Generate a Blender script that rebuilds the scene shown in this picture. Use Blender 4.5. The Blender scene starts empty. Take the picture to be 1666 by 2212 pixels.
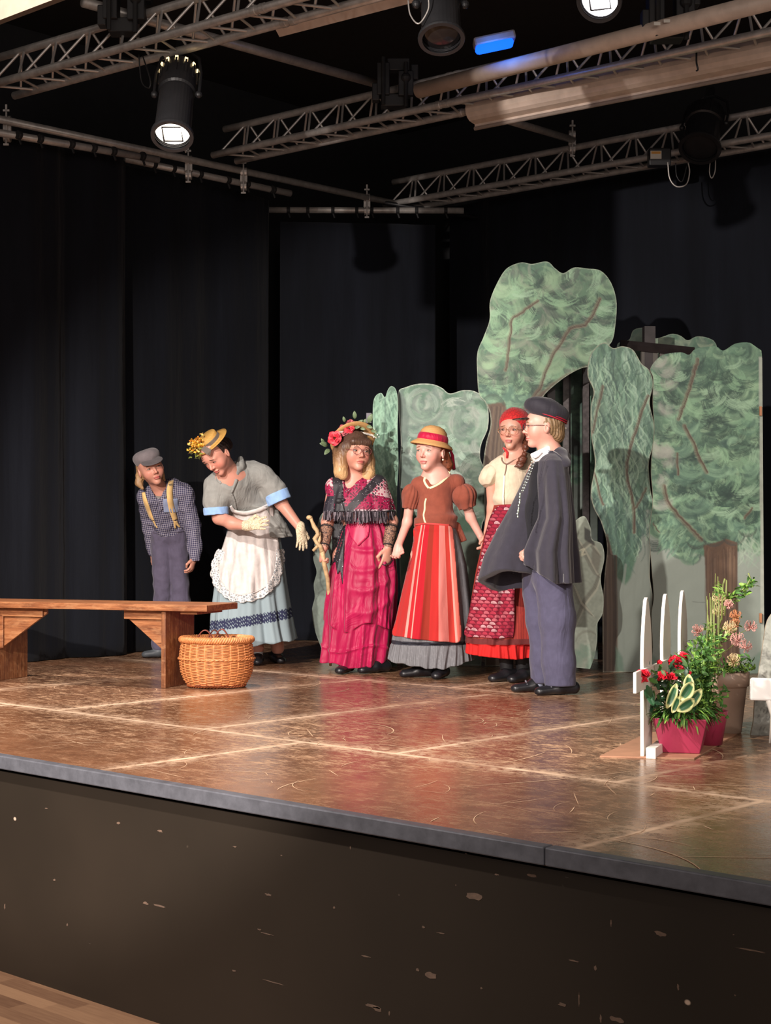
import bpy, bmesh, math, random
import numpy as np
from mathutils import Vector, Matrix, Euler

SC = bpy.context.scene
COL = SC.collection
rng = np.random.RandomState(7)
random.seed(7)

# ------------------------------------------------------------------ camera, world, lights, exposure
F_PX = 3361.0; CX = 833.0; CY = 1106.0; HZ = 1154.0; EYE = 1.617
STAGE = 0.80
PSI = math.radians(42.4); PIT = math.atan((HZ-CY)/F_PX)
vR = np.array([math.cos(PSI), math.sin(PSI), 0.0])          # to the right of the view
vF = np.array([-math.sin(PSI), math.cos(PSI), 0.0])         # away from the viewer
cam_d = bpy.data.cameras.new('camera'); cam = bpy.data.objects.new('camera', cam_d); COL.objects.link(cam)
cam.location = (0, 0, EYE); cam.rotation_euler = (math.pi/2+PIT, 0, PSI)
cam_d.sensor_fit = 'HORIZONTAL'; cam_d.sensor_width = 36.0; cam_d.lens = 36.0*F_PX/1666.0
cam_d.clip_start = 0.05; cam_d.clip_end = 100
SC.camera = cam
SC.view_settings.view_transform = 'Standard'
SC.view_settings.look = 'None'
SC.view_settings.gamma = 1.0
SC.view_settings.exposure = 0.0
SC.view_settings.use_curve_mapping = False

world = bpy.data.worlds.new('world'); SC.world = world; world.use_nodes = True
bg = world.node_tree.nodes['Background']
bg.inputs[0].default_value = (0.95, 0.82, 0.74, 1); bg.inputs[1].default_value = 0.30

def cw(x, d, z):
    """camera aligned metres (right, away, absolute height) -> world"""
    p = vR*x + vF*d
    return Vector((p[0], p[1], z))

def spot(name, loc, target, power, color, size_deg, blend=0.4, radius=0.06):
    l = bpy.data.lights.new(name, 'SPOT'); l.energy = power; l.color = color
    l.spot_size = math.radians(size_deg); l.spot_blend = blend; l.shadow_soft_size = radius
    o = bpy.data.objects.new(name, l); COL.objects.link(o); o.location = loc
    o.rotation_euler = (Vector(target)-Vector(loc)).to_track_quat('-Z', 'Y').to_euler()
    return o
WARM = (1.0, 0.90, 0.83)
spot('key_spot', cw(-3.2, 0.2, 3.62), cw(0.15, 8.8, 1.35), 3300, WARM, 38, 0.3, 0.05)
spot('steep_spot', cw(-2.6, 4.2, 4.15), cw(-0.3, 7.1, 0.8), 1350, WARM, 86, 0.6, 0.07)
spot('right_spot', cw(2.6, 1.2, 4.4), cw(1.2, 8.2, 1.1), 330, WARM, 44, 0.5, 0.07)
spot('hall_fill', cw(1.2, -2.0, 3.2), cw(0.3, 7.5, 3.2), 560, (1.0, 0.86, 0.77), 120, 0.8, 1.2)  # unseen soft fill added for hall ambient and bounce on the trusses

# ------------------------------------------------------------------ placing by picture position
def ray(px, py):
    cp, sp = math.cos(PIT), math.sin(PIT); v = (py-CY)/F_PX
    return (px-CX)/F_PX, cp+sp*v, sp-cp*v            # right, away, up
def PZ(px, py, z):
    r = ray(px, py); t = (z-EYE)/r[2]
    return cw(r[0]*t, r[1]*t, z)
def PD(px, py, d):
    r = ray(px, py); t = d/r[1]
    return cw(r[0]*t, d, EYE+r[2]*t)
def DZ(px, py, z):
    r = ray(px, py); return r[1]*(z-EYE)/r[2]

# ------------------------------------------------------------------ objects and tags
def tag(o, label=None, cat=None, group=None, kind=None):
    if label: o['label'] = label
    if cat: o['category'] = cat
    if group: o['group'] = group
    if kind: o['kind'] = kind
    return o
def empty(name, loc=(0, 0, 0), rot=None, label=None, cat=None, group=None):
    o = bpy.data.objects.new(name, None); COL.objects.link(o); o.location = loc
    o.empty_display_size = 0.1
    if rot is not None: o.rotation_euler = rot
    return tag(o, label, cat, group)
def mesh_obj(name, verts, faces, mat=None, parent=None, smooth=True, loc=None, attrs=None, cols=None):
    me = bpy.data.meshes.new(name)
    V = np.asarray(verts, dtype=np.float32).reshape(-1, 3)
    if isinstance(faces, np.ndarray):
        n, k = faces.shape
        me.vertices.add(len(V)); me.vertices.foreach_set('co', V.ravel())
        me.loops.add(n*k); me.loops.foreach_set('vertex_index', faces.astype(np.int32).ravel())
        me.polygons.add(n); me.polygons.foreach_set('loop_start', np.arange(0, n*k, k, dtype=np.int32))
        me.polygons.foreach_set('loop_total', np.full(n, k, dtype=np.int32))
        me.update(calc_edges=True); me.validate()
    else:
        me.from_pydata(V.tolist(), [], faces)
    if len(me.polygons): me.polygons.foreach_set('use_smooth', np.full(len(me.polygons), smooth, dtype=bool))
    if attrs:
        for an, arr in attrs.items():
            a = me.attributes.new(an, 'FLOAT_VECTOR', 'POINT'); a.data.foreach_set('vector', np.asarray(arr, dtype=np.float32).ravel())
    if cols is not None:
        a = me.color_attributes.new('Col', 'FLOAT_COLOR', 'POINT')
        c = np.ones((len(V), 4), dtype=np.float32); c[:, :3] = cols; a.data.foreach_set('color', c.ravel())
    if mat: me.materials.append(mat)
    o = bpy.data.objects.new(name, me); COL.objects.link(o)
    if loc is not None: o.location = loc
    if parent: o.parent = parent
    return o

class MB:
    """collects simple shapes into one mesh"""
    def __init__(s): s.v = []; s.f = []; s.c = []; s.col = (1, 1, 1)
    def add(s, V, F):
        b = len(s.v); s.v += [tuple(v) for v in V]; s.f += [[b+i for i in f] for f in F]; s.c += [s.col]*len(V)
    def box(s, c, size, rot=None, bevel=0):
        sx, sy, sz = [a/2 for a in size]
        V = [Vector((x*sx, y*sy, z*sz)) for x in (-1, 1) for y in (-1, 1) for z in (-1, 1)]
        if rot is not None: V = [rot @ v for v in V]
        c = Vector(c)
        s.add([v+c for v in V], [(0, 1, 3, 2), (4, 6, 7, 5), (0, 4, 5, 1), (2, 3, 7, 6), (0, 2, 6, 4), (1, 5, 7, 3)])
    def tube(s, pts, r, n=8, cap=True, flat=1.0):
        pts = [Vector(p) for p in pts]; R = r if hasattr(r, '__len__') else [r]*len(pts)
        d0 = (pts[1]-pts[0]).normalized()
        up = Vector((0, 0, 1)) if abs(d0.z) < .9 else Vector((1, 0, 0))
        u = d0.cross(up).normalized(); V = []; F = []
        for i, p in enumerate(pts):
            d = (pts[min(i+1, len(pts)-1)]-pts[max(i-1, 0)]).normalized()
            u = (u-d*u.dot(d)).normalized(); w = d.cross(u)
            for k in range(n):
                a = 2*math.pi*k/n; V.append(p+(u*math.cos(a)+w*math.sin(a)*flat)*R[i])
        m = len(pts)
        for i in range(m-1):
            for k in range(n):
                k2 = (k+1) % n; F.append((i*n+k, i*n+k2, (i+1)*n+k2, (i+1)*n+k))
        if cap: F.append(tuple(range(n))[::-1]); F.append(tuple((m-1)*n+k for k in range(n)))
        s.add(V, F)
    def lathe(s, prof, n=32, mtx=None, capb=True, capt=True):
        V = []; F = []
        for r, z in prof:
            for k in range(n):
                a = 2*math.pi*k/n; V.append(Vector((r*math.cos(a), r*math.sin(a), z)))
        m = len(prof)
        for i in range(m-1):
            for k in range(n):
                k2 = (k+1) % n; F.append((i*n+k, i*n+k2, (i+1)*n+k2, (i+1)*n+k))
        if capb: F.append(tuple(range(n))[::-1])
        if capt: F.append(tuple((m-1)*n+k for k in range(n)))
        if mtx is not None: V = [mtx @ v for v in V]
        s.add(V, F)
    def ball(s, c, r, n=10, mtx=None):
        V = []; F = []; c = Vector(c); rr = r if hasattr(r, '__len__') else (r, r, r)
        for i in range(n+1):
            t = math.pi*i/n
            for k in range(2*n):
                a = math.pi*k/n; v = Vector((rr[0]*math.sin(t)*math.cos(a), rr[1]*math.sin(t)*math.sin(a), rr[2]*math.cos(t)))
                if mtx is not None: v = mtx @ v
                V.append(v+c)
        w = 2*n
        for i in range(n):
            for k in range(w):
                k2 = (k+1) % w; F.append((i*w+k, (i+1)*w+k, (i+1)*w+k2, i*w+k2))
        s.add(V, F)
    def leaf(s, base, d, nrm, L, W, bend=0.3, n=5, fold=0.15):
        base = Vector(base); d = Vector(d).normalized(); nrm = Vector(nrm)
        sd = d.cross(nrm)
        if sd.length < 1e-3: sd = d.cross(Vector((1, .2, .1)))
        sd.normalize(); up = sd.cross(d).normalized(); V = []; F = []
        for i in range(n+1):
            t = i/n; w = W*math.sin(math.pi*min(1, t*.93+.04))**.8*.5
            p = base+d*(L*t)-up*(bend*L*t*t)
            V += [p-sd*w+up*w*fold*2, p, p+sd*w+up*w*fold*2]
        for i in range(n):
            a = i*3; F += [(a, a+1, a+4, a+3), (a+1, a+2, a+5, a+4)]
        s.add(V, F)
    def build(s, name, mat, parent=None, smooth=False, vc=False, bevel=0, loc=None, auto=None):
        o = mesh_obj(name, s.v, s.f, mat, parent, smooth, loc, cols=np.array(s.c) if vc else None)
        if bevel:
            m = o.modifiers.new('bevel', 'BEVEL'); m.width = bevel; m.segments = 2; m.limit_method = 'ANGLE'
        return o

def solidify(o, t, off=0.0):
    m = o.modifiers.new('thick', 'SOLIDIFY'); m.thickness = t; m.offset = off; return o

# ------------------------------------------------------------------ materials
class G:
    def __init__(s, name):
        s.m = bpy.data.materials.new(name); s.m.use_nodes = True; s.nt = s.m.node_tree
        s.b = s.nt.nodes['Principled BSDF']; s.L = s.nt.links
    def n(s, t, **kw):
        n = s.nt.nodes.new(t)
        for k, v in kw.items(): setattr(n, k, v)
        return n
    def link(s, a, b):
        if isinstance(a, (int, float)): b.default_value = a
        elif isinstance(a, tuple): b.default_value = a+(1,) if len(a) == 3 and b.type == 'RGBA' else a
        else: s.L.new(a, b)
    def math(s, op, a, b=0.0, c=0.0, clamp=False):
        n = s.n('ShaderNodeMath', operation=op, use_clamp=clamp); s.link(a, n.inputs[0]); s.link(b, n.inputs[1]); s.link(c, n.inputs[2]); return n.outputs[0]
    def mix(s, f, a, b, mode='MIX'):
        n = s.n('ShaderNodeMix', data_type='RGBA', blend_type=mode); s.link(f, n.inputs[0]); s.link(a, n.inputs[6]); s.link(b, n.inputs[7]); return n.outputs[2]
    def coord(s, kind='Object', scale=(1, 1, 1), rot=(0, 0, 0)):
        if kind in ('fc', 'uvw'):
            o = s.n('ShaderNodeAttribute', attribute_name=kind).outputs['Vector']
        else: o = s.n('ShaderNodeTexCoord').outputs[kind]
        if scale == (1, 1, 1) and rot == (0, 0, 0): return o
        mp = s.n('ShaderNodeMapping'); mp.inputs[3].default_value = scale; mp.inputs[2].default_value = rot; s.L.new(o, mp.inputs[0]); return mp.outputs[0]
    def noise(s, vec, scale, detail=3, rough=.5, dist=0.0, out=0):
        n = s.n('ShaderNodeTexNoise'); s.L.new(vec, n.inputs['Vector']); n.inputs['Scale'].default_value = scale
        n.inputs['Detail'].default_value = detail; n.inputs['Roughness'].default_value = rough; n.inputs['Distortion'].default_value = dist
        return n.outputs[out]
    def voro(s, vec, scale, feat='F1', out=0, rnd=1.0):
        n = s.n('ShaderNodeTexVoronoi', feature=feat); s.L.new(vec, n.inputs['Vector']); n.inputs['Scale'].default_value = scale
        n.inputs['Randomness'].default_value = rnd; return n.outputs[out]
    def wave(s, vec, scale, dist=0, detail=2, dirn='X', prof='SIN', kind='BANDS'):
        n = s.n('ShaderNodeTexWave', bands_direction=dirn, wave_profile=prof, wave_type=kind); s.L.new(vec, n.inputs['Vector'])
        n.inputs['Scale'].default_value = scale; n.inputs['Distortion'].default_value = dist; n.inputs['Detail'].default_value = detail
        return n.outputs[1]
    def sep(s, vec):
        n = s.n('ShaderNodeSeparateXYZ'); s.L.new(vec, n.inputs[0]); return n.outputs
    def comb(s, x, y, z):
        n = s.n('ShaderNodeCombineXYZ'); s.link(x, n.inputs[0]); s.link(y, n.inputs[1]); s.link(z, n.inputs[2]); return n.outputs[0]
    def ramp(s, f, stops, interp='LINEAR'):
        n = s.n('ShaderNodeValToRGB'); n.color_ramp.interpolation = interp; s.L.new(f, n.inputs[0])
        el = n.color_ramp.elements
        while len(el) < len(stops): el.new(.5)
        for e, (p, c) in zip(el, stops): e.position = p; e.color = (c+(1,)) if hasattr(c, '__len__') else (c, c, c, 1)
        return n.outputs[0]
    def step(s, a, lo, hi):
        n = s.n('ShaderNodeMapRange'); s.link(a, n.inputs[0]); n.inputs[1].default_value = lo; n.inputs[2].default_value = hi; return n.outputs[0]
    def bump(s, h, strength=.3, dist=.01):
        n = s.n('ShaderNodeBump'); n.inputs['Strength'].default_value = strength; n.inputs['Distance'].default_value = dist
        s.link(h, n.inputs['Height']); s.L.new(n.outputs[0], s.b.inputs['Normal'])
    def done(s, col=None, rough=.6, metal=0, spec=.5, coat=0, emis=None, es=0, sheen=0, trans=0, alpha=None, sss=0):
        b = s.b
        if col is not None: s.link(col, b.inputs['Base Color'])
        s.link(rough, b.inputs['Roughness']); b.inputs['Metallic'].default_value = metal
        b.inputs['Specular IOR Level'].default_value = spec; b.inputs['Coat Weight'].default_value = coat
        if emis: b.inputs['Emission Color'].default_value = emis+(1,); b.inputs['Emission Strength'].default_value = es
        if sheen: b.inputs['Sheen Weight'].default_value = sheen
        if trans: b.inputs['Transmission Weight'].default_value = trans
        if alpha is not None: s.link(alpha, b.inputs['Alpha'])
        if sss: b.inputs['Subsurface Weight'].default_value = sss; b.inputs['Subsurface Radius'].default_value = (.012, .005, .003); b.inputs['Subsurface Scale'].default_value = 1.0
        return s.m

def plain(name, col, rough=.5, var=.12, vs=14, bs=0, bscale=60, bd=.002, **kw):
    g = G(name); co = g.coord(); nz = g.noise(co, vs, 4)
    a = tuple(c*(1-var) for c in col); b = tuple(min(1, c*(1+var)) for c in col)
    if bs: g.bump(g.noise(co, bscale, 3), bs, bd)
    return g.done(g.ramp(nz, [(.3, a), (.7, b)]), rough, **kw)
def cloth(name, col, rough=.85, wr=.5, wscale=9, weave=700, var=.10, sheen=.15, stretch=(1, 1, .35)):
    g = G(name); co = g.coord(); nz = g.noise(g.coord(scale=stretch), wscale, 3, .55, .8)
    w = g.noise(co, weave, 1)
    h = g.math('ADD', g.math('MULTIPLY', nz, 1.0), g.math('MULTIPLY', w, .03)); g.bump(h, wr, .03)
    v = g.noise(co, 30, 4)
    c = g.ramp(v, [(.3, tuple(c*(1-var) for c in col)), (.7, tuple(min(1, c*(1+var)) for c in col))])
    return g.done(c, rough, spec=.25, sheen=sheen)
def vcol(name, rough=.6, bs=0.0, bscale=200, **kw):
    g = G(name); a = g.n('ShaderNodeAttribute', attribute_name='Col')
    if bs: g.bump(g.noise(g.coord(), bscale, 3), bs, .003)
    return g.done(a.outputs['Color'], rough, **kw)
def emit(name, col, s):
    g = G(name); return g.done((0, 0, 0), 1, emis=col, es=s)

# ------------------------------------------------------------------ smooth distance-field modelling
def nrm(v):
    v = np.asarray(v, float); return v/(np.linalg.norm(v)+1e-12)
class SDF:
    def __init__(s): s.p = []
    def cap(s, a, b, ra, rb=None, k=.02, q=1.0, w=None, sub=False):
        """tapered capsule; q flattens it along direction w"""
        a = np.array(a, float); b = np.array(b, float); rb = ra if rb is None else rb
        d = b-a; L2 = max(d@d, 1e-9)
        if w is not None:
            w = np.array(w, float); w = w-d*(w@d)/L2; w = nrm(w)
        def fn(P, a=a, d=d, L2=L2, ra=ra, rb=rb, q=q, w=w):
            X = P-a; t = np.clip(X@d/L2, 0, 1); Y = X-t[..., None]*d
            if w is not None and q != 1.0:
                c = Y@w; Y = Y+(c*(1/q-1))[..., None]*w
                n = np.sqrt((Y*Y).sum(-1)); r = ra+(rb-ra)*t
                # scale back by how much of the distance lies along w
                g = np.abs(c)/(np.abs(c)/q*1.0+1e-9+np.maximum(n-np.abs(c)/q, 0))
                sc = q+(1-q)*np.clip(1-(np.abs(c)/q)/(n+1e-9), 0, 1)
                return (n-r)*sc
            return np.sqrt((Y*Y).sum(-1))-(ra+(rb-ra)*t)
        s.p.append((fn, (a+b)/2, math.sqrt(L2)/2+max(ra, rb), k, sub)); return s
    def ell(s, c, r, R=None, k=.02, sub=False):
        c = np.array(c, float); r = np.array(r, float)*np.ones(3)
        R = None if R is None else np.array(R)
        def fn(P, c=c, r=r, R=R):
            X = P-c
            if R is not None: X = X@R
            k0 = np.sqrt(((X/r)**2).sum(-1)); k1 = np.sqrt(((X/r**2)**2).sum(-1))+1e-9
            return k0*(k0-1)/k1
        s.p.append((fn, c, r.max(), k, sub)); return s
    def chain(s, pts, rs, k=.02, q=1.0, w=None):
        for i in range(len(pts)-1): s.cap(pts[i], pts[i+1], rs[i], rs[i+1], k, q, w)
        return s
    def half(s, p, n, k=.004, c=None, R=9.0):
        """cut away the side n points to (within radius R of c)"""
        p = np.array(p, float); n = nrm(n); c = p if c is None else np.array(c, float)
        def fn(P, p=p, n=n, c=c, R=R):
            d = -((P-p)@n)
            if R < 5: d = np.maximum(d, np.sqrt(((P-c)**2).sum(-1))-R)
            return d
        s.p.append((fn, c, R, k, True)); return s
    def ev(s, P, cen=None, rad=0):
        D = np.full(P.shape[:-1], 1.0)
        for fn, c, R, k, sub in s.p:
            if cen is not None and np.linalg.norm(cen-c) > R+rad+k+.02: continue
            d = fn(P)
            if sub:
                h = np.clip(.5-.5*(D+d)/k, 0, 1); D = D*(1-h)+(-d)*h+k*h*(1-h)
            else:
                h = np.clip(.5+.5*(D-d)/k, 0, 1); D = D*(1-h)+d*h-k*h*(1-h)
        return D
    def bounds(s):
        lo = np.full(3, 9.); hi = -lo
        for fn, c, R, k, sub in s.p:
            if not sub: lo = np.minimum(lo, c-R-k); hi = np.maximum(hi, c+R+k)
        return lo-.01, hi+.01
    def mesh(s, vox=.004, disp=None):
        lo, hi = s.bounds(); B = 14; n = np.ceil((hi-lo)/vox/B).astype(int)*B+1
        D = np.ones(n, np.float32)
        nb = (n-1)//B; h = B*vox; rad = h*.87
        for bx in range(nb[0]):
            for by in range(nb[1]):
                for bz in range(nb[2]):
                    b0 = np.array([bx, by, bz])*B; cen = lo+(b0+B/2)*vox
                    dc = s.ev(cen[None], cen, 0)[0] if False else s.ev(cen[None], cen, rad)[0]
                    if abs(dc) > rad*1.9+.03: D[b0[0]:b0[0]+B+1, b0[1]:b0[1]+B+1, b0[2]:b0[2]+B+1] = math.copysign(1, dc); continue
                    ax = [lo[i]+(b0[i]+np.arange(B+1))*vox for i in range(3)]
                    P = np.stack(np.meshgrid(*ax, indexing='ij'), -1)
                    d = s.ev(P, cen, rad)
                    if disp is not None: d = d-disp(P)
                    D[b0[0]:b0[0]+B+1, b0[1]:b0[1]+B+1, b0[2]:b0[2]+B+1] = d
        return nets(D, lo, vox)
def nets(D, lo, vox):
    S = D < 0; n = D.shape
    cs = [S[i:n[0]-1+i, j:n[1]-1+j, k:n[2]-1+k] for i in (0, 1) for j in (0, 1) for k in (0, 1)]
    cnt = sum(c.astype(np.int8) for c in cs); act = (cnt > 0) & (cnt < 8)
    I = np.argwhere(act); idx = np.full(act.shape, -1, np.int32); idx[act] = np.arange(len(I))
    acc = np.zeros((len(I), 3)); num = np.zeros(len(I)); off = [(i, j, k) for i in (0, 1) for j in (0, 1) for k in (0, 1)]
    val = {o: D[I[:, 0]+o[0], I[:, 1]+o[1], I[:, 2]+o[2]] for o in off}
    for o in off:
        for a in range(3):
            if o[a]: continue
            p = list(o); p[a] = 1; p = tuple(p); A = val[o]; Bv = val[p]; m = (A < 0) != (Bv < 0)
            t = np.where(m, A/(A-Bv+1e-12), 0); q = np.tile(np.array(o, float), (len(I), 1)); q[:, a] = t
            acc[m] += q[m]; num[m] += 1
    V = lo+(I+acc/np.maximum(num, 1)[:, None])*vox
    Fs = []
    for a in range(3):
        b, c = [(1, 2), (2, 0), (0, 1)][a]
        sl0 = [slice(None)]*3; sl1 = [slice(None)]*3; sl0[a] = slice(0, -1); sl1[a] = slice(1, None)
        e = S[tuple(sl0)] != S[tuple(sl1)]
        E = np.argwhere(e); E = E[(E[:, b] > 0) & (E[:, c] > 0) & (E[:, b] < n[b]-1) & (E[:, c] < n[c]-1)]
        def at(db, dc):
            q = E.copy(); q[:, b] -= db; q[:, c] -= dc; return idx[q[:, 0], q[:, 1], q[:, 2]]
        qd = np.stack([at(1, 1), at(0, 1), at(0, 0), at(1, 0)], 1)
        flip = ~S[E[:, 0], E[:, 1], E[:, 2]]; qd[flip] = qd[flip][:, ::-1]; Fs.append(qd)
    Fq = np.concatenate(Fs); Fq = Fq[(Fq >= 0).all(1)]
    # light smoothing
    nb = np.zeros((len(V), 3)); ct = np.zeros(len(V))
    for i in range(4):
        a_, b_ = Fq[:, i], Fq[:, (i+1) % 4]
        np.add.at(nb, a_, V[b_]); np.add.at(ct, a_, 1)
    V = V*.5+.5*nb/np.maximum(ct, 1)[:, None]
    return V, Fq

def rotm(yaw=0, pitch=0, roll=0):
    y, p, r = [math.radians(a) for a in (yaw, pitch, roll)]
    Rz = np.array([[math.cos(y), -math.sin(y), 0], [math.sin(y), math.cos(y), 0], [0, 0, 1]])
    Rx = np.array([[1, 0, 0], [0, math.cos(p), -math.sin(p)], [0, math.sin(p), math.cos(p)]])
    Ry = np.array([[math.cos(r), 0, math.sin(r)], [0, 1, 0], [-math.sin(r), 0, math.cos(r)]])
    return Ry @ Rz @ Rx
def C0(r, g, b):
    return tuple((v/255)**2.2 for v in (r, g, b))
# ------------------------------------------------------------------ setting
def mat_stage():
    g = G('stage_boards'); co = g.coord(); X, Y, _ = g.sep(co)
    def band(v, at, w, amp=.02):
        wob = g.math('MULTIPLY', g.math('SUBTRACT', g.noise(co, 2.0, 2), .5), amp)
        d = g.math('ABSOLUTE', g.math('ADD', g.math('SUBTRACT', v, at), wob)); return d
    fine = g.noise(co, 60, 5, .7); mid = g.noise(g.coord(scale=(1, 1, 1), rot=(0, 0, .5)), 9, 6, .68, .6)
    def seam(d, gate=None):
        core = g.math('MULTIPLY', g.step(d, .022, .008), g.step(g.noise(co, 22, 6, .8), .33, .44))
        fz = g.math('MULTIPLY', g.step(d, .13, .0), g.step(g.noise(co, 20, 6, .8), .44, .56))
        m = g.math('MAXIMUM', core, g.math('MULTIPLY', fz, .85))
        if gate is not None: m = g.math('MULTIPLY', m, gate)
        return m
    row1 = g.math('LESS_THAN', Y, 4.31); row2 = g.math('MULTIPLY', g.math('GREATER_THAN', Y, 4.31), g.math('LESS_THAN', Y, 6.37)); row3 = g.math('GREATER_THAN', Y, 6.37)
    ms = [seam(band(Y, 4.31, 1)), seam(band(Y, 6.37, 1)), seam(band(Y, 8.43, 1))]
    for x in (-8.37, -6.37, -4.37, -2.37): ms.append(seam(band(X, x, 1, .01), row1))
    for x in (-7.04, -6.01, -4.97, -3.89, -2.90): ms.append(seam(band(X, x, 1, .01), row2))
    for x in (-7.4, -5.34, -3.28): ms.append(seam(band(X, x, 1, .01), row3))
    sm = ms[0]; gate_ = g.math('ADD', .25, g.math('MULTIPLY', g.step(g.noise(co, 1.7, 4, .7), .40, .56), .75))
    for m in ms[1:]: sm = g.math('MAXIMUM', sm, m)
    sm = g.math('MULTIPLY', sm, gate_)
    # worn patches, mostly in the middle of the playing area
    area = g.step(g.noise(co, .9, 2), .38, .62)
    flake = g.step(g.noise(g.coord(scale=(1, 2.2, 1), rot=(0, 0, .74)), 15, 8, .82, .6), .535, .60)
    flake2 = g.step(g.noise(g.coord(scale=(1.0, 3.5, 1), rot=(0, 0, -.35)), 7, 8, .82, .7), .545, .61)
    st = None
    for (ro, s_, lo) in ((.25, 5.0, .585), (1.15, 6.5, .60), (1.9, 5.5, .60), (2.7, 7.0, .59), (.7, 9.0, .60)):
        q = g.step(g.noise(g.coord(scale=(1, 11, 1), rot=(0, 0, ro)), s_, 4, .72, .35), lo, lo+.03); st = q if st is None else g.math('MAXIMUM', st, q)
    st = g.math('MULTIPLY', st, g.step(g.noise(co, 11, 5, .7), .47, .56))
    wear = g.math('MULTIPLY', g.math('MAXIMUM', g.math('MULTIPLY', g.math('MAXIMUM', flake, flake2), .75), st), g.math('ADD', .30, g.math('MULTIPLY', area, .75)))
    front = g.step(Y, 3.5, 4.6); wear = g.math('MULTIPLY', wear, g.math('ADD', .38, g.math('MULTIPLY', front, .62)))
    base = g.ramp(mid, [(.25, (.095, .040, .020)), (.55, (.17, .078, .040)), (.8, (.27, .135, .074))])
    c = g.mix(wear, base, (.60, .38, .23)); c = g.mix(sm, c, (.68, .48, .33))
    r = g.math('ADD', g.math('MULTIPLY', g.math('MAXIMUM', wear, sm), .30), g.math('ADD', .17, g.math('MULTIPLY', mid, .14)))
    g.bump(g.math('ADD', g.noise(co, 7, 3), g.math('MULTIPLY', fine, .1)), .12, .01)
    return g.done(c, r, spec=.55)
def mat_fascia():
    g = G('stage_fascia_paint'); co = g.coord(); n1 = g.noise(co, 1.2, 3)
    base = g.ramp(n1, [(.3, (.014, .0105, .0072)), (.7, (.022, .016, .011))])
    chip = g.step(g.noise(g.coord(scale=(1, 1, 1.6)), 9, 5, .7, .2), .745, .76)
    scr = g.step(g.noise(g.coord(scale=(.6, 1, 7)), 10, 4, .65), .73, .76)
    spk = g.step(g.voro(g.coord(scale=(1, 1, 1.3)), 5.5), .055, .03)
    spk = g.math('MULTIPLY', spk, g.step(g.noise(co, 3, 2), .48, .55))
    c = g.mix(chip, base, (.42, .28, .2)); c = g.mix(g.math('MULTIPLY', scr, .5), c, (.2, .17, .15)); c = g.mix(spk, c, (.45, .33, .25))
    return g.done(c, .42, spec=.4)
def mat_steel(name, col=(.40, .38, .36), rough=.32, metal=.9):
    g = G(name); co = g.coord(); n = g.noise(co, 18, 5, .65)
    c = g.ramp(n, [(.3, tuple(x*.72 for x in col)), (.7, tuple(min(1, x*1.15) for x in col))])
    g.bump(g.noise(co, 70, 3), .08, .003)
    return g.done(c, g.math('ADD', rough-.08, g.math('MULTIPLY', n, .2)), metal=metal)
M_alu = mat_steel('truss_aluminium', (.60, .57, .54), .36, .45)
M_pipe = mat_steel('steel_pipe', (.50, .47, .44), .38, .4)
M_trim = mat_steel('edge_trim', (.125, .128, .148), .40, .35)
M_blk = plain('black_metal', (.018, .018, .020), .42)
M_blk2 = plain('black_rubber', (.012, .012, .013), .7)
def mat_curtain(name, c=(.0048, .0060, .0100)):
    g = G(name); co = g.coord(); n = g.noise(g.coord(scale=(1, 1, .12)), 5, 3)
    g.bump(g.noise(g.coord(scale=(1, 1, .15)), 16, 3), .5, .02)
    return g.done(g.ramp(n, [(.3, tuple(x*.7 for x in c)), (.7, tuple(x*1.3 for x in c))]), .9, spec=.2, sheen=.06)
M_cur = mat_curtain('black_curtain')

# stage deck
EDGE = 3.28
deck = MB(); deck.box((-4.5, (EDGE+.03+10.6)/2, STAGE-.03), (15, 10.6-EDGE-.03, .06))
tag(deck.build('stage_floor', mat_stage()), kind='structure', label='scuffed brown stage floor of jointed boards', cat='stage floor')
# hall floor
def mat_parquet():
    g = G('hall_parquet'); co = g.coord(); X, Y, _ = g.sep(co)
    pl = g.math('FLOOR', g.math('MULTIPLY', Y, 14.0)); off = g.math('MULTIPLY', pl, .37)
    cell = g.comb(g.math('FLOOR', g.math('MULTIPLY', g.math('ADD', X, off), 2.2)), pl, 0)
    wn = g.n('ShaderNodeTexWhiteNoise'); g.L.new(cell, wn.inputs[0])
    gr = g.noise(g.coord(scale=(1, 12, 1)), 8, 4)
    c = g.ramp(g.math('ADD', g.math('MULTIPLY', wn.outputs[0], .6), g.math('MULTIPLY', gr, .4)), [(.2, (.10, .050, .028)), (.8, (.22, .125, .070))])
    return g.done(c, .38)
fl = MB(); fl.box((-3, 2.0, -.05), (16, 14, .1)); tag(fl.build('floor', mat_parquet()), kind='structure', label='brown parquet hall floor below the stage', cat='floor')
fa = MB(); fa.box((-4.5, EDGE+.07, (STAGE-.054)/2), (15, .08, STAGE-.054))
tag(fa.build('stage_fascia', mat_fascia()), kind='structure', label='dark brown chipped board front of the stage', cat='stage front')
for i, (x0, x1) in enumerate(((-12, -2.436), (-2.432, 3))):
    t = MB(); t.box(((x0+x1)/2, EDGE+.02, STAGE-.022), (x1-x0, .045, .049)); tag(t.build('trim_%d' % (i+1), M_trim, bevel=.004), kind='structure', label='dark grey metal stage edge strip, %s of the joint' % ('left', 'right')[i], cat='edge trim')
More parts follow.
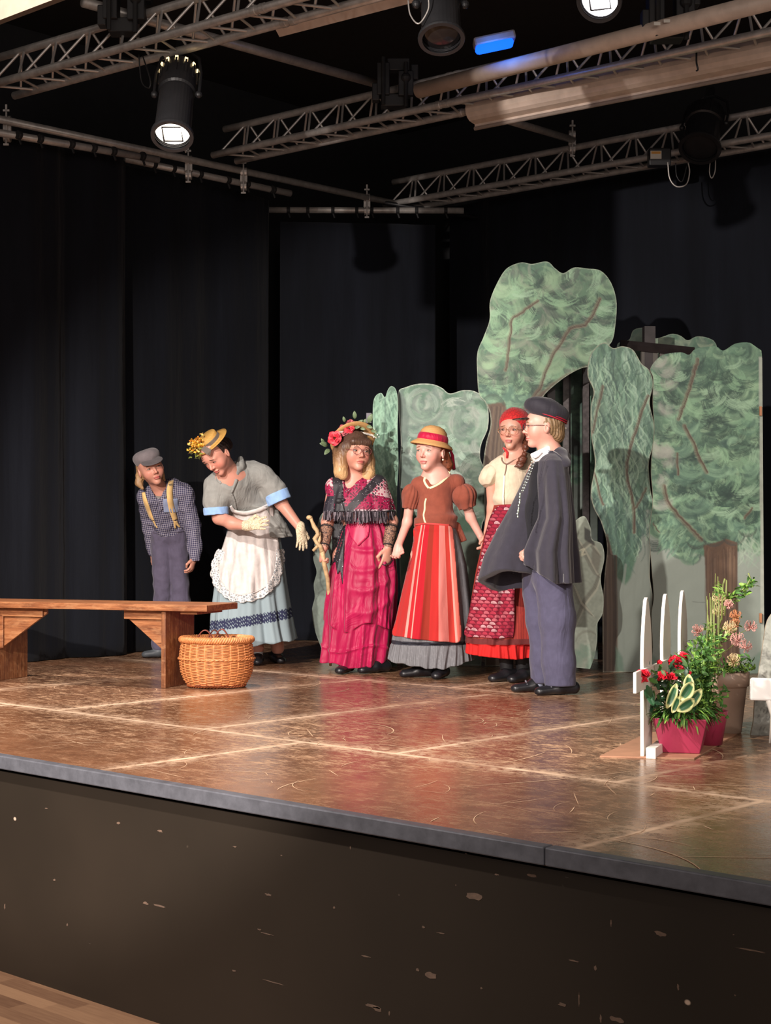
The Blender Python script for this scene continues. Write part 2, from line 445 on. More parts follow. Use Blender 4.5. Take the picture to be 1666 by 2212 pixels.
# long curved scratches in the stage boards
sc = MB()
def scratch(p, L, ang, curv, w):
    q = Vector((p[0], p[1], STAGE+.0012)); pts = []
    n = 10
    for i in range(n+1):
        pts.append(q.copy()); ang += curv*L/n; q = q+Vector((math.cos(ang), math.sin(ang), 0))*L/n
    V = []; Fc = []
    for i, a in enumerate(pts):
        d = (pts[min(i+1, n)]-pts[max(i-1, 0)]).normalized(); s_ = Vector((-d.y, d.x, 0)); ww = w*(.3+.7*math.sin(math.pi*(i+.3)/(n+.6)))
        V += [a+s_*ww, a-s_*ww]
    for i in range(n): Fc.append((2*i, 2*i+1, 2*i+3, 2*i+2))
    sc.add(V, Fc)
for (px, py, L, a, cv) in [(1265, 1500, .55, -.5, 2.0), (760, 1560, .5, .2, -3), (700, 1610, .45, 1.2, -4), (660, 1500, .4, .9, 3), (1000, 1700, .7, .95, .4), (1080, 1650, .35, 1.4, 1),
                          (830, 1500, .4, 1.0, -3), (1400, 1690, .4, .2, 1), (1290, 1810, .5, 0, -2), (1440, 1850, .5, .5, .2), (1010, 1480, .3, 1.2, 3), (620, 1490, .5, 1.3, 2.), (1560, 1640, .35, 1.8, 2), (900, 1560, .5, .6, 1.2), (1150, 1560, .45, -.4, 2)]:
    p = PZ(px, py, STAGE); scratch(p, L, a+PSI-.6, cv, .0028)
for i in range(420):
    px = random.uniform(0, 1666); py = random.choice([random.uniform(1440, 1620), random.uniform(1460, 1850)])
    if py > 1620+.17*px: continue
    p = PZ(px, py, STAGE); scratch(p, random.uniform(.04, .28), random.uniform(0, math.pi), random.uniform(-5, 5), random.uniform(.0006, .0021))
sco = sc.build('scratch_marks', plain('bare_wood_scratch', (.62, .42, .27), .6)); tag(sco, kind='structure', label='pale curved scratches worn into the stage floor', cat='scratches')

ch = MB()
def chip(px, py, w, h, n=12, seed=0):
    r = np.random.RandomState(seed); rr = ray(px, py); d = vR*rr[0]+vF*rr[1]; t = (EDGE+.0292)/d[1]; c0 = Vector((d[0]*t, EDGE+.0292, EYE+rr[2]*t)); sx = w*t/F_PX/.74*.5; sz = h*t/F_PX*.5
    V = [c0+Vector((sx*math.cos(a)*k, 0, sz*math.sin(a)*k)) for a, k in [(2*math.pi*i/n, r.uniform(.55, 1.1)) for i in range(n)]]; ch.add(V+[v+Vector((0, .002, 0)) for v in V], [tuple(range(n))]+[(i, n+i, n+(i+1) % n, (i+1) % n) for i in range(n)])
for i, (x, y, w_, h_) in enumerate(((1025, 1936, 38, 17), (929, 2106, 32, 19), (902, 2095, 9, 8), (1427, 2018, 26, 13), (1320, 1995, 3, 17), (1240, 2076, 22, 4), (1286, 2091, 6, 14), (1465, 2133, 5, 15), (255, 1778, 10, 6), (345, 1795, 16, 7), (314, 1951, 16, 7), (345, 1957, 44, 4), (580, 1933, 17, 6), (722, 1961, 6, 5), (560, 2008, 10, 4), (575, 2017, 34, 3), (507, 1829, 12, 3), (757, 1831, 3, 9), (608, 1848, 4, 3), (100, 1746, 9, 3), (117, 1901, 7, 5), (10, 1958, 4, 16), (145, 1998, 5, 7), (505, 2097, 10, 5), (590, 2122, 46, 3), (790, 2066, 22, 4), (805, 2174, 44, 7), (815, 2180, 20, 10), (1073, 1889, 10, 4), (1007, 1844, 5, 3), (915, 2003, 7, 6), (952, 2016, 18, 3), (1040, 2135, 5, 5), (1215, 2170, 20, 8), (1251, 2160, 3, 40), (1298, 2200, 5, 20), (1330, 2202, 34, 12), (1588, 2150, 4, 4), (841, 2190, 4, 12), (1148, 1891, 22, 7), (985, 1912, 3, 3), (1585, 2019, 4, 3), (1620, 2052, 60, 4))):
    chip(x, y, w_, h_, 12, i)
tag(ch.build('chipped_paint', plain('bare_board', C0(92, 74, 62), .7, .25, 60)), kind='structure', label='pale chips and scratches in the dark stage front', cat='paint chips')
hs = [(820, 1818), (806, 1838), (785, 1862), (773, 1885), (768, 1905), (765, 1926)]
# walls and blackout ceiling behind the drapes
M_wall = plain('black_wall', (.012, .012, .014), .9)
w = MB(); w.box((-4.5, 10.7, 2.6), (15, .1, 5.4)); tag(w.build('wall_back', M_wall), kind='structure', label='black back wall of the stage', cat='wall')
w = MB(); w.box((-9.6, 5.5, 2.6), (.1, 10.4, 5.4)); tag(w.build('wall_left', M_wall), kind='structure', label='black side wall of the stage', cat='wall')
w = MB(); w.box((-4.5, 7.2, 5.35), (15, 7.0, .1)); tag(w.build('ceiling', plain('blackout_ceiling', (.020, .017, .016), .8)), kind='structure', label='black ceiling over the stage', cat='ceiling')

def curtain(name, pts, z0, z1, amp, wl, label, seed=0, mat=None, step=.012, flare=0.3):
    r = np.random.RandomState(seed); P = [np.array(p, float) for p in pts]; seg = [np.linalg.norm(P[i+1]-P[i]) for i in range(len(P)-1)]; L = sum(seg)
    n = int(L/step)+1; s_ = np.linspace(0, L, n); xs = np.interp(s_, np.cumsum([0]+seg), [p[0] for p in P]); ys = np.interp(s_, np.cumsum([0]+seg), [p[1] for p in P])
    dx = np.gradient(xs); dy = np.gradient(ys); l = np.hypot(dx, dy); nx, ny = -dy/l, dx/l
    m = 40; V = []
    ph = np.cumsum(r.uniform(.6, 1.5, n))*step/wl*2*math.pi; ph2 = r.uniform(0, 6)
    for j in range(m+1):
        t = j/m; z = z0+(z1-z0)*t
        a = amp*(1-flare*t)*(1+.5*np.sin(s_*1.7+seed+t*1.5)); d = a*(np.sin(ph+.25*np.sin(3*t+s_*2))+.35*np.sin(2.3*ph+ph2+t))
        V.append(np.stack([xs+nx*d, ys+ny*d, np.full(n, z)], 1))
    V = np.concatenate(V); a = np.arange(n-1); Fq = np.concatenate([np.stack([j*n+a, j*n+a+1, (j+1)*n+a+1, (j+1)*n+a], 1) for j in range(m)])
    o = mesh_obj(name, V, Fq, mat or M_cur); solidify(o, .004); return tag(o, label, 'curtain', 'black stage curtains')
curtain('stage_curtain', [(-8.40, 4.2), (-8.42, 6.62)], STAGE+.005, 4.16, .040, .62, 'black curtain hanging in broad folds along the left side, in front of the bench end', 3)
curtain('stage_curtain', [(-8.52, 6.5), (-8.60, 8.12)], STAGE+.005, 4.16, .020, .8, 'smoother black curtain on the left side behind the bowing pair', 5)
curtain('stage_curtain', [(-8.64, 8.26), (-7.84, 9.16)], STAGE+.005, 4.02, .016, .5, 'flat black curtain set diagonally across the stage corner', 9)
curtain('stage_curtain', [(-8.2, 9.75), (-1.0, 9.9)], STAGE+.005, 4.3, .022, .75, 'black back curtain hanging behind the painted trees', 12)

# ------------------------------------------------------------------ trusses and pipes
_unit = None
def unit_bar(mat):
    global _unit
    key = mat.name
    if _unit is None: _unit = {}
    if key not in _unit:
        b = MB(); b.lathe([(1, 0), (1, 1)], 10); o = b.build('bar_mesh', mat, smooth=False)
        me = o.data; bpy.data.objects.remove(o); _unit[key] = me
    return _unit[key]
def bar(name, a, b, r, mat, parent=None):
    a = Vector(a); b = Vector(b); o = bpy.data.objects.new(name, unit_bar(mat)); COL.objects.link(o)
    o.location = a; d = b-a; o.rotation_euler = d.to_track_quat('Z', 'Y').to_euler(); o.scale = (r, r, d.length)
    if parent: o.parent = parent
    return o
def truss(A, B, label, step=.285, up=.20, w=.225, sm=.5):
    A = Vector(A); B = Vector(B); d = (B-A).normalized(); L = (B-A).length
    h = Vector((-d.y, d.x, 0)).normalized()
    if h.dot(Vector(vF)) < 0: h = -h
    root = empty('lighting_truss', A, None, label, 'truss', 'triangular trusses over the stage')
    O = [Vector((0, 0, 0)), h*w, h*w*.5+Vector((0, 0, up))]
    for o in O:
        c = MB(); n = 14; pts = [o+d*(L*i/n) for i in range(n+1)]; c.tube(pts, .0235, 14); c.build('chord', M_alu, root, smooth=True)
    n = int(L/step); k = 0
    for i in range(n):
        t0 = .06+i*step; m_ = t0+step*.5; t1 = t0+step
        for (p, q) in ((0, 2), (1, 2)):
            bar('brace', O[p]+d*t0, O[q]+d*m_, .0075, M_alu, root); bar('brace', O[q]+d*(m_+.03), O[p]+d*(t1-.03), .0075, M_alu, root)
        bar('brace', O[0]+d*t0, O[1]+d*m_, .0075, M_alu, root); bar('brace', O[1]+d*(m_+.03), O[0]+d*(t1-.03), .0075, M_alu, root)
    for o in O:
        c = MB(); t = L*sm; c.tube([o+d*t, o+d*(t+.03), o+d*(t+.034), o+d*(t+.055), o+d*(t+.06), o+d*(t+.09)], [.0265, .0265, .024, .024, .0265, .0265], 14); c.build('coupler', M_pipe, root, smooth=False)
    return root, d
def ext(p, q, a, b):
    p = Vector(p); q = Vector(q); return p+(q-p)*a, p+(q-p)*b
ZR = EYE+2.6
A, B = ext(PZ(0, 178, ZR), PZ(525, 30, ZR), -.08, 2.7); truss(A, B, 'nearest aluminium truss crossing the top left corner', sm=.40)
A, B = ext(PZ(460, 335, ZR), PZ(1666, 68, ZR), 0, 1.12); truss(A, B, 'middle aluminium truss running under the roll-up screen', sm=.42)
A, B = ext(PZ(830, 443, ZR), PZ(1390, 342, ZR), 0, 1.62); truss(A, B, 'farthest aluminium truss in front of the black back curtain', sm=.99)
def pipe(name, a, b, r, label, mat=None, group='steel pipes of the rig'):
    c = MB(); c.tube([Vector(a), (Vector(a)+Vector(b))/2, Vector(b)], r, 16); return tag(c.build(name, mat or M_pipe, smooth=True), label, 'pipe', group)
A, B = ext(PZ(0, 258, ZR), PZ(785, 425, ZR), -.12, 1.14); pipe('rig_pipe', A, B, .025, 'long steel pipe above the left side curtains')
pipe('rig_pipe', PD(-30, 282, 9.55), PD(342, 345, 10.4), .024, 'shorter curtain pipe tied under the long left pipe, nearer end')
pipe('rig_pipe', PD(270, 343, 10.6), PD(628, 418, 11.35), .024, 'second curtain pipe, ending in mid air above the bowing pair')
pipe('rig_pipe', PD(568, 453.5, 12.05), PD(1002, 455, 12.05), .024, 'level curtain pipe over the diagonal corner curtain')
A, B = ext(PZ(300, 38, ZR+.25), PZ(812, 180, ZR+.25), -.2, 1.0); pipe('rig_pipe', A, B, .028, 'bare ceiling pipe joining the near and middle trusses')
pipe('rig_pipe', PD(1090, 258, 9.8), PD(1238, 302, 11.0), .024, 'short bare pipe between the roll-up screen and the far truss')
pipe('rig_pipe', PD(830, 438, 12.1), PD(1030, 470, 12.5), .018, 'thin dull pipe sloping away behind the level curtain pipe', M_blk)
# half couplers
def clampobj(p, label, s=1.0):
    r = empty('pipe_clamp', p, (0, 0, PSI), label, 'clamp', 'silver pipe clamps of the rig')
    c = MB(); c.lathe([(.034, -.022), (.034, .022)], 14, Matrix.Rotation(math.pi/2, 4, 'Y')); c.box((0, 0, -.05), (.05, .03, .05)); c.lathe([(.034, -.02), (.034, .02)], 14, Matrix.Translation((0, 0, -.1)) @ Matrix.Rotation(math.pi/2, 4, 'Y')); c.build('clamp_body', M_alu, r)
    b = MB(); b.tube([(0, -.03, .05), (0, -.03, -.15)], .006, 8); b.box((0, -.03, .06), (.04, .012, .012)); b.box((0, -.03, -.155), (.034, .012, .012)); b.box((0, -.03, .075), (.012, .012, .045)); b.build('wing_bolt', M_alu, r)
    return r
clampobj(PD(16, 262, 9.8), 'silver clamp with wing bolt at the left frame edge')
clampobj(PD(408, 347, 10.8), 'silver clamp where the middle truss meets the long left pipe')
clampobj(PD(527, 372, 11.1), 'silver clamp to the right on the long left pipe')
clampobj(PD(793, 428, 12.0), 'silver clamp holding the level curtain pipe')
clampobj(PD(1236, 292, 11.0), 'silver clamp standing on the far truss')
# cable ties along the curtain pipes
ORD = ['first', 'second', 'third', 'fourth', 'fifth', 'sixth', 'seventh', 'eighth']
for (a, b, n, d0, d1) in (((15, 287), (335, 342), 6, 9.6, 10.35), ((300, 348), (620, 416), 6, 10.65, 11.3), ((590, 453.5), (985, 455), 8, 12.05, 12.05)):
    for i in range(n):
        t = (i+.5)/n+random.uniform(-.03, .03); d = d0+(d1-d0)*t
        p = PD(a[0]+(b[0]-a[0])*t, a[1]+(b[1]-a[1])*t, d)
        c = MB(); ang = math.radians(90) if d0 != d1 else PSI
        Mx = Matrix.Translation(p) @ Matrix.Rotation(ang, 4, 'Z') @ Matrix.Rotation(math.pi/2, 4, 'Y')
        c.lathe([(.027, -.013), (.030, -.006), (.030, .006), (.027, .013)], 12, Mx); c.tube([p+Vector((0, 0, -.02)), p+Vector((.01, .01, -.06))], .008, 6)
        tag(c.build('curtain_tie', M_blk2), 'black curtain tie, %s from the left on the %s pipe' % (ORD[i], 'nearer left curtain' if d0 == 9.6 else 'farther left curtain' if d0 == 10.65 else 'level corner curtain'), 'tie', 'black curtain ties')

# ------------------------------------------------------------------ lamps and fittings
M_lens = emit('lamp_lens_glow', (1.0, .88, .72), 7)
M_lensw = emit('lamp_lens_glow_white', (1.0, .93, .95), 9)
def par_can(top, bot, r, label, lit=None, glow=True):
    top = Vector(top); bot = Vector(bot); d = (bot-top); L = d.length
    root = empty('stage_lamp', top, d.to_track_quat('Z', 'Y').to_euler(), label, 'stage lamp', 'black theatre spotlights')
    b = MB(); b.lathe([(r*.30, -.02), (r*.62, 0), (r*.86, .03), (r*.92, .09), (r*.93, L*.38), (r*.84, L*.40), (r*.86, L*.43), (r*.90, L*.96)], 32, capt=False)
    for k in range(12):
        a = k*math.pi/6; b.box((r*.93*math.cos(a), r*.93*math.sin(a), .10), (.012, .012, .09), Matrix.Rotation(a, 3, 'Z'))
    b.build('lamp_housing', M_blk, root, smooth=False)
    rim = MB(); rim.lathe([(r*.86, L*.95), (r*1.04, L*.95), (r*1.06, L*.975), (r*1.04, L), (r*.86, L)], 32, capb=False, capt=False); rim.build('front_rim', M_blk, root)
    if lit:
        hf = MB(); q = r*.46; hf.tube([(-q, -q, L*.962), (q, -q, L*.962), (q, q, L*.962), (-q, q, L*.962), (-q, -q, L*.962)], r*.05, 6); hf.build('filter_frame', M_blk, root)
    if glow is not None:
        ln = MB(); ln.lathe([(r*.84, L*.93), (r*.5, L*.955), (.001, L*.965)], 32, capb=False); ln.build('lens', glow, root, smooth=True)
    y = MB(); y.tube([(r*1.12, 0, L*.42), (r*1.12, 0, L*.12), (r*.95, 0, -.05), (r*.3, 0, -.12), (-r*.3, 0, -.12), (-r*.95, 0, -.05), (-r*1.12, 0, L*.12), (-r*1.12, 0, L*.42)], .009, 8)
    y.box((0, 0, -.16), (.05, .04, .08)); y.ball((r*1.1, 0, L*.42), .02, 6); y.ball((-r*1.1, 0, L*.42), .02, 6); y.build('yoke', M_blk, root)
    v = MB()
    if lit:
        for k in range(12):
            a = k*math.pi/6; v.box((r*.935*math.cos(a), r*.935*math.sin(a), .055), (.008, .016, .028), Matrix.Rotation(a, 3, 'Z'))
        v.build('lit_vent', emit('vent_glow', (1, .72, .35), 2.5), root)
    return root
par_can(PD(388, 140, 8.36), PD(372, 296, 8.08), .107, 'lit black spotlight with glowing lens and vents, hanging from the near truss', True, M_lens)
p0 = PD(372, 296, 8.08)
spot('lamp_beam', p0+Vector((0, 0, -.03)), PZ(190, 1475, STAGE), 330, WARM, 56, .6, .05)
par_can(PD(950, -45, 6.9), PD(954, 86, 6.75), .098, 'unlit black spotlight cut by the top frame edge', False, plain('dark_lens', (.012, .011, .012), .15, spec=.5))
par_can(PD(1330, -75, 6.3), PD(1294, 2, 6.0), .085, 'lit spotlight showing only its glowing ring at the top edge', True, M_lensw)
par_can(PD(1528, 235, 10.5), PD(1512, 322, 10.3), .135, 'bulky unlit black lamp on the far truss, seen from behind', False, M_blk)
def clump(p, r, label):
    root = empty('cable_clamp', p, (0, 0, PSI), label, 'truss clamp', 'black truss clamps and plugs')
    c = MB()
    for (x, y, z, a, b_, h) in ((-.04, 0, .02, .05, .07, .13), (.05, -.01, .0, .06, .06, .10), (.0, .02, -.06, .10, .07, .05), (.02, 0, .08, .09, .05, .05), (-.07, 0, -.03, .03, .05, .07), (.085, 0, .05, .03, .05, .06)):
        c.box((x*r, y*r, z*r), (a*r, b_*r, h*r))
    c.build('clamp_body', M_blk, root, bevel=.006)
    b = MB(); b.tube([(-.04*r, -.05*r, .1*r), (-.04*r, -.05*r, -.09*r)], .008*r, 8); b.tube([(.05*r, -.05*r, .08*r), (.05*r, -.05*r, -.1*r)], .008*r, 8); b.ball((.05*r, -.045*r, .02*r), .02*r, 6); b.build('bolt', M_blk2, root)
    return root
clump(PD(266, 18, 8.3), 1.55, 'black clamp and plug box on the near truss')
clump(PD(850, 185, 9.62), 1.55, 'black double clamp on the middle truss below the bare ceiling pipe')
clump(PD(1443, 28, 7.9), 1.6, 'black double clamp with small white stickers on the middle truss')
c = MB()
for x in (1420, 1441): c.box(PD(x, 51-(x-1420)*.27, 7.72), (.032, .002, .016), Matrix.Rotation(PSI, 3, 'Z'))
# stickers are part of the clamp
st = c.build('sticker', plain('white_sticker', (.7, .68, .62), .6)); cl = [o for o in COL.objects if o.name.startswith('cable_clamp')][2]
bpy.context.view_layer.update(); st.parent = cl; st.matrix_parent_inverse = cl.matrix_world.inverted()
r = empty('dimmer_box', PD(1418, 338, 10.6), (0, 0, PSI), 'small black box with an orange and white warning label on the far truss', 'control box')
c = MB(); c.box((.02, 0, -.01), (.15, .09, .12)); c.build('box_body', M_blk, r, bevel=.008)
c = MB(); c.box((-.01, -.047, .0), (.075, .003, .055)); c.build('warning_label', plain('label_white', (.7, .66, .58), .6), r)
c = MB(); c.box((-.01, -.0495, .014), (.062, .002, .016)); c.build('warning_stripe', plain('label_orange', (.75, .36, .06), .6), r)
# safety cables
def cable(pts, r, label, mat=None, nm='safety_cable'):
    P = [Vector(p) for p in pts]; out = []
    for i in range(len(P)-1):
        a = P[max(i-1, 0)]; b = P[i]; c_ = P[i+1]; d = P[min(i+2, len(P)-1)]
        for k in range(6):
            t = k/6; out.append(.5*((2*b)+(c_-a)*t+(2*a-5*b+4*c_-d)*t*t+(-a+3*b-3*c_+d)*t**3))
    out.append(P[-1]); m = MB(); m.tube(out, r, 6); return tag(m.build(nm, mat or M_pipe, smooth=True), label, 'cable', 'loops of cable on the lamps')
cable([PD(300, 118, 8.4), PD(306, 176, 8.4), PD(322, 190, 8.35), PD(324, 170, 8.35), PD(308, 120, 8.4)], .004, 'dark cable loop left of the lit spotlight', M_blk)
cable([PD(384, 304, 8.45), PD(390, 315, 8.4), PD(398, 322, 8.4), PD(402, 330, 8.4)], .004, 'thin chain below the lit spotlight')
cable([PD(882, 0, 6.8), PD(886, 30, 6.75), PD(900, 50, 6.7), PD(912, 45, 6.7), PD(926, 18, 6.7), PD(925, -10, 6.7)], .0035, 'silver safety cable beside the unlit spotlight at the top edge')
cable([PD(1443, 350, 10.42), PD(1447, 385, 10.42), PD(1462, 403, 10.42), PD(1483, 398, 10.42), PD(1490, 372, 10.42), PD(1487, 352, 10.42)], .005, 'big hanging cable loop under the far lamp')
cable([PD(1460, 352, 10.42), PD(1462, 380, 10.42), PD(1474, 392, 10.42), PD(1484, 358, 10.42)], .004, 'inner hanging cable loop under the far lamp', M_blk)
cable([PD(1535, 345, 10.42), PD(1533, 372, 10.42), PD(1538, 385, 10.42), PD(1545, 370, 10.42), PD(1546, 345, 10.42)], .004, 'narrow cable loop right of the far lamp')
cable([PD(1505, 112, 8.34), PD(1505, 135, 8.3), PD(1508, 150, 8.3), PD(1504, 153, 8.3)], .005, 'short black hook on the roll-up screen', M_blk)
# safety sign
r = empty('exit_light', PD(1068, 98, 8.6), (0, 0, PSI), 'small lamp housing glowing blue above the middle truss', 'light')
Rr = Matrix.Rotation(math.radians(-12), 3, 'Y')
c = MB(); c.box((0, 0, .03), (.235, .10, .05), Rr); c.build('lamp_body', plain('pale_plastic', (.35, .32, .33), .5), r, bevel=.012)
c = MB(); c.box((0, -.01, -.008), (.215, .085, .045), Rr); c.build('blue_diffuser', emit('blue_glow', (.005, .09, 1.0), 2.6), r, bevel=.02)
pl = bpy.data.lights.new('blue_light', 'POINT'); pl.energy = 1.2; pl.color = (.05, .25, 1); pl.shadow_soft_size = .05
po = bpy.data.objects.new('blue_light', pl); COL.objects.link(po); po.location = PD(1068, 108, 8.5)
# roll-up screens
M_cream = plain('cream_casing', (.62, .50, .42), .5)
def screen(a, b, r, label, drop=.09):
    a = Vector(a); b = Vector(b); d = (b-a).normalized(); side = Vector((-d.y, d.x, 0)).normalized()
    if side.dot(Vector(vF)) < 0: side = -side
    root = empty('projection_screen', a, None, label, 'projection screen')
    V = []; Fc = []; prof = []
    for k in range(9):
        an = math.pi*.5+math.pi*k/8; prof.append((math.cos(an)*r, math.sin(an)*r))
    prof = [(r*1.1, r)]+prof+[(r*.4, -r-.004), (r*.4, -r-drop*.25), (r*.55, -r-drop*.25), (r*1.1, -r)]
    m = len(prof)
    for t in (0, (b-a).length):
        for (y, z) in prof: V.append(d*t+side*y+Vector((0, 0, z)))
    Fc = [(k, (k+1) % m, m+(k+1) % m, m+k) for k in range(m)]+[tuple(range(m))[::-1], tuple(range(m, 2*m))]
    mesh_obj('screen_casing', V, Fc, M_cream, root, smooth=False)
    c = MB(); c.tube([side*r*.4+Vector((0, 0, -r-drop*.33)), side*r*.4+Vector((0, 0, -r-drop*.33))+(b-a)], .012, 10); c.build('bottom_bar', plain('dark_bar', (.25, .2, .17), .5), root)
    return root
A = PZ(1020, 240, ZR-.02); B = PZ(1680, 105, ZR-.02); A, B = ext(A, B, 0, 1.1)
screen(A, B, .072, 'long cream roll-up screen casing hanging under the middle truss')
A = PZ(604, 66, ZR+.15); B = PZ(880, -6, ZR+.15); A, B = ext(A, B, 0, 1.5)
r = empty('strip_light', A, None, 'cream strip light cut by the top edge beside the unlit spotlight', 'strip light')
c = MB(); c.tube([Vector((0, 0, 0)), B-A], .036, 4); c.build('light_body', M_cream, r)
c = MB(); c.tube([Vector((0, .0, .045)), (B-A)+Vector((0, 0, .045))], .02, 4); c.build('mounting_rail', M_blk, r)
# pale ceiling panel of the hall in the top left corner
A = PD(-60, 66, 5.8); B = PD(160, -18, 5.2)
c = MB(); c.add([A, B, B+Vector((0, 0, .6)), A+Vector((0, 0, .6)), A+Vector((-.03, .03, 0)), B+Vector((-.03, .03, 0)), B+Vector((-.03, .03, .6)), A+Vector((-.03, .03, .6))], [(0, 1, 2, 3), (7, 6, 5, 4), (0, 4, 5, 1), (1, 5, 6, 2), (3, 2, 6, 7), (0, 3, 7, 4)])
tag(c.build('trim_3', plain('hall_ceiling_paint', (.12, .088, .064), .7)), kind='structure', label='cream edge of the hall ceiling in the top left corner', cat='ceiling edge')
# pale lower casing seen through the middle truss
pipe('rig_pipe', PD(905, 196, 9.2), PD(1680, -2, 7.3), .045, 'cream boxed pipe running close behind the top of the middle truss', M_cream)
# ------------------------------------------------------------------ painted scenery
def C(r, g, b):
    return tuple(((v/255+.055)/1.055)**2.4 if v > 10 else v/255/12.92 for v in (r, g, b))
def smooth_closed(P, n=8):
    P = [np.array(p, float) for p in P]; out = []; m = len(P)
    for i in range(m):
        a, b, c, d = P[i-1], P[i], P[(i+1) % m], P[(i+2) % m]
        sharp = len(P[i]) > 2 or len(P[(i+1) % m]) > 2
        if sharp:
            a_, b_, c_, d_ = a[:2], b[:2], c[:2], d[:2]
            for k in range(n): out.append(b_+(c_-b_)*k/n)
            continue
        a, b, c, d = a[:2], b[:2], c[:2], d[:2]
        for k in range(n):
            t = k/n; out.append(.5*((2*b)+(c-a)*t+(2*a-5*b+4*c-d)*t*t+(-a+3*b-3*c+d)*t**3))
    return np.array(out)
def inside(P, X, Y):
    r = np.zeros(X.shape, bool); n = len(P)
    for i in range(n):
        x0, y0 = P[i]; x1, y1 = P[(i+1) % n]
        if y0 == y1: continue
        c = ((y0 > Y) != (y1 > Y)) & (X < (x1-x0)*(Y-y0)/(y1-y0)+x0); r ^= c
    return r
class Panel:
    def __init__(s, poly, D, step=1.6, base=C(86, 116, 98), raw=False, seed=1):
        s.P = np.array([p[:2] for p in poly], float) if raw else smooth_closed(poly); s.D = D; s.st = step; s.r = np.random.RandomState(seed)
        s.x0, s.y0 = s.P.min(0)-step; s.x1, s.y1 = s.P.max(0)+step
        s.gx = np.arange(s.x0, s.x1+step, step); s.gy = np.arange(s.y0, s.y1+step, step)
        s.X, s.Y = np.meshgrid(s.gx, s.gy); s.c = np.zeros(s.X.shape+(3,))+np.array(base)
        s.mott(.16)
    def nz(s, f, seed=None):
        r = np.random.RandomState(seed) if seed else s.r
        n = np.zeros(s.X.shape)
        for k in range(6):
            a = r.uniform(0, 6.28); w = f*r.uniform(.6, 1.8); n += np.sin((s.X*math.cos(a)+s.Y*math.sin(a))*w+r.uniform(0, 6)+1.3*np.sin(s.X*w*.4+r.uniform(0, 6))+1.3*np.sin(s.Y*w*.5+r.uniform(0, 6)))
        return n/6
    def mott(s, a):
        s.c *= (1+a*(s.nz(.12)+s.nz(.4)))[..., None]
    def win(s, xa, xb, ya, yb):
        i0 = max(0, int((ya-s.y0)/s.st)); i1 = min(len(s.gy), int((yb-s.y0)/s.st)+2); j0 = max(0, int((xa-s.x0)/s.st)); j1 = min(len(s.gx), int((xb-s.x0)/s.st)+2)
        return slice(i0, max(i1, i0)), slice(j0, max(j1, j0))
    def blend(s, sl, a, col):
        s.c[sl] = s.c[sl]*(1-a[..., None])+np.array(col)*a[..., None]
    def stroke(s, pts, w, col, al=.9, taper=True, bristle=.5):
        pts = np.array(pts, float); sl = s.win(pts[:, 0].min()-w, pts[:, 0].max()+w, pts[:, 1].min()-w, pts[:, 1].max()+w)
        X = s.X[sl]; Y = s.Y[sl]
        if X.size == 0: return
        best = np.full(X.shape, 1e9); sg = np.zeros(X.shape); tt = np.zeros(X.shape); n = len(pts)-1
        for i in range(n):
            a = pts[i]; d = pts[i+1]-a; L = d@d+1e-9; t = np.clip(((X-a[0])*d[0]+(Y-a[1])*d[1])/L, 0, 1)
            ex = X-a[0]-t*d[0]; ey = Y-a[1]-t*d[1]; dd = np.hypot(ex, ey); m = dd < best
            best[m] = dd[m]; sg[m] = (np.sign(ex*d[1]-ey*d[0])*dd)[m]; tt[m] = ((i+t)/n)[m]
        ww = w*(np.clip(np.sin(math.pi*tt), 0, 1)**.5 if taper else 1)+.01
        ph = s.r.uniform(0, 6); br = 1-bristle*(.5+.5*np.sin(sg*s.r.uniform(1.3, 2.2)+ph+1.5*np.sin(sg*.9+ph)))
        a = np.clip((1-best/ww)*2.2, 0, 1)*al*br; s.blend(sl, a, col)
    def arc(s, c, R, a0, a1, w, col, al=.8, sq=1.0):
        t = np.linspace(a0, a1, 9); s.stroke(np.stack([c[0]+R*np.cos(t), c[1]+R*sq*np.sin(t)], 1), w, col, al)
    def foliage(s, n, box, R=(20, 55), pal=None, mask=None, al=.68, w=(4, 11), mode='swirl'):
        pal = pal or [C(58, 82, 72), C(70, 98, 84), C(144, 174, 144), C(160, 186, 154), C(100, 132, 108), C(120, 150, 126), C(48, 70, 66), C(80, 108, 94)]
        for _ in range(n):
            c = (s.r.uniform(box[0], box[2]), s.r.uniform(box[1], box[3]))
            if mask is not None and not mask(*c): continue
            if mode == 'swirl':
                Rm = s.r.uniform(*R); ang = s.r.normal(1.35, .75); sq = s.r.uniform(.75, 1.15)
                if s.r.rand() < .6: al_ = .45
                for k in range(s.r.randint(9, 16)):
                    rr = Rm*s.r.uniform(.25, 1); a0 = ang+s.r.normal(0, .35); sp = s.r.uniform(.8, 2.1)
                    s.arc((c[0]+s.r.normal(0, 2), c[1]+s.r.normal(0, 2)), rr, a0-sp/2, a0+sp, s.r.uniform(*w), pal[s.r.randint(len(pal))], al*s.r.uniform(.5, 1), sq)
            else:
                a = math.pi/2+s.r.normal(0, .22); L = s.r.uniform(25, 75); cv = s.r.normal(0, 8)
                p0 = np.array(c); d = np.array([math.cos(a), math.sin(a)]); nn = np.array([-d[1], d[0]])
                s.stroke([p0+d*L*t+nn*cv*math.sin(t*3.1)+nn*3*math.sin(t*7) for t in np.linspace(0, 1, 7)], s.r.uniform(*w), pal[s.r.randint(len(pal))], al*s.r.uniform(.5, 1))
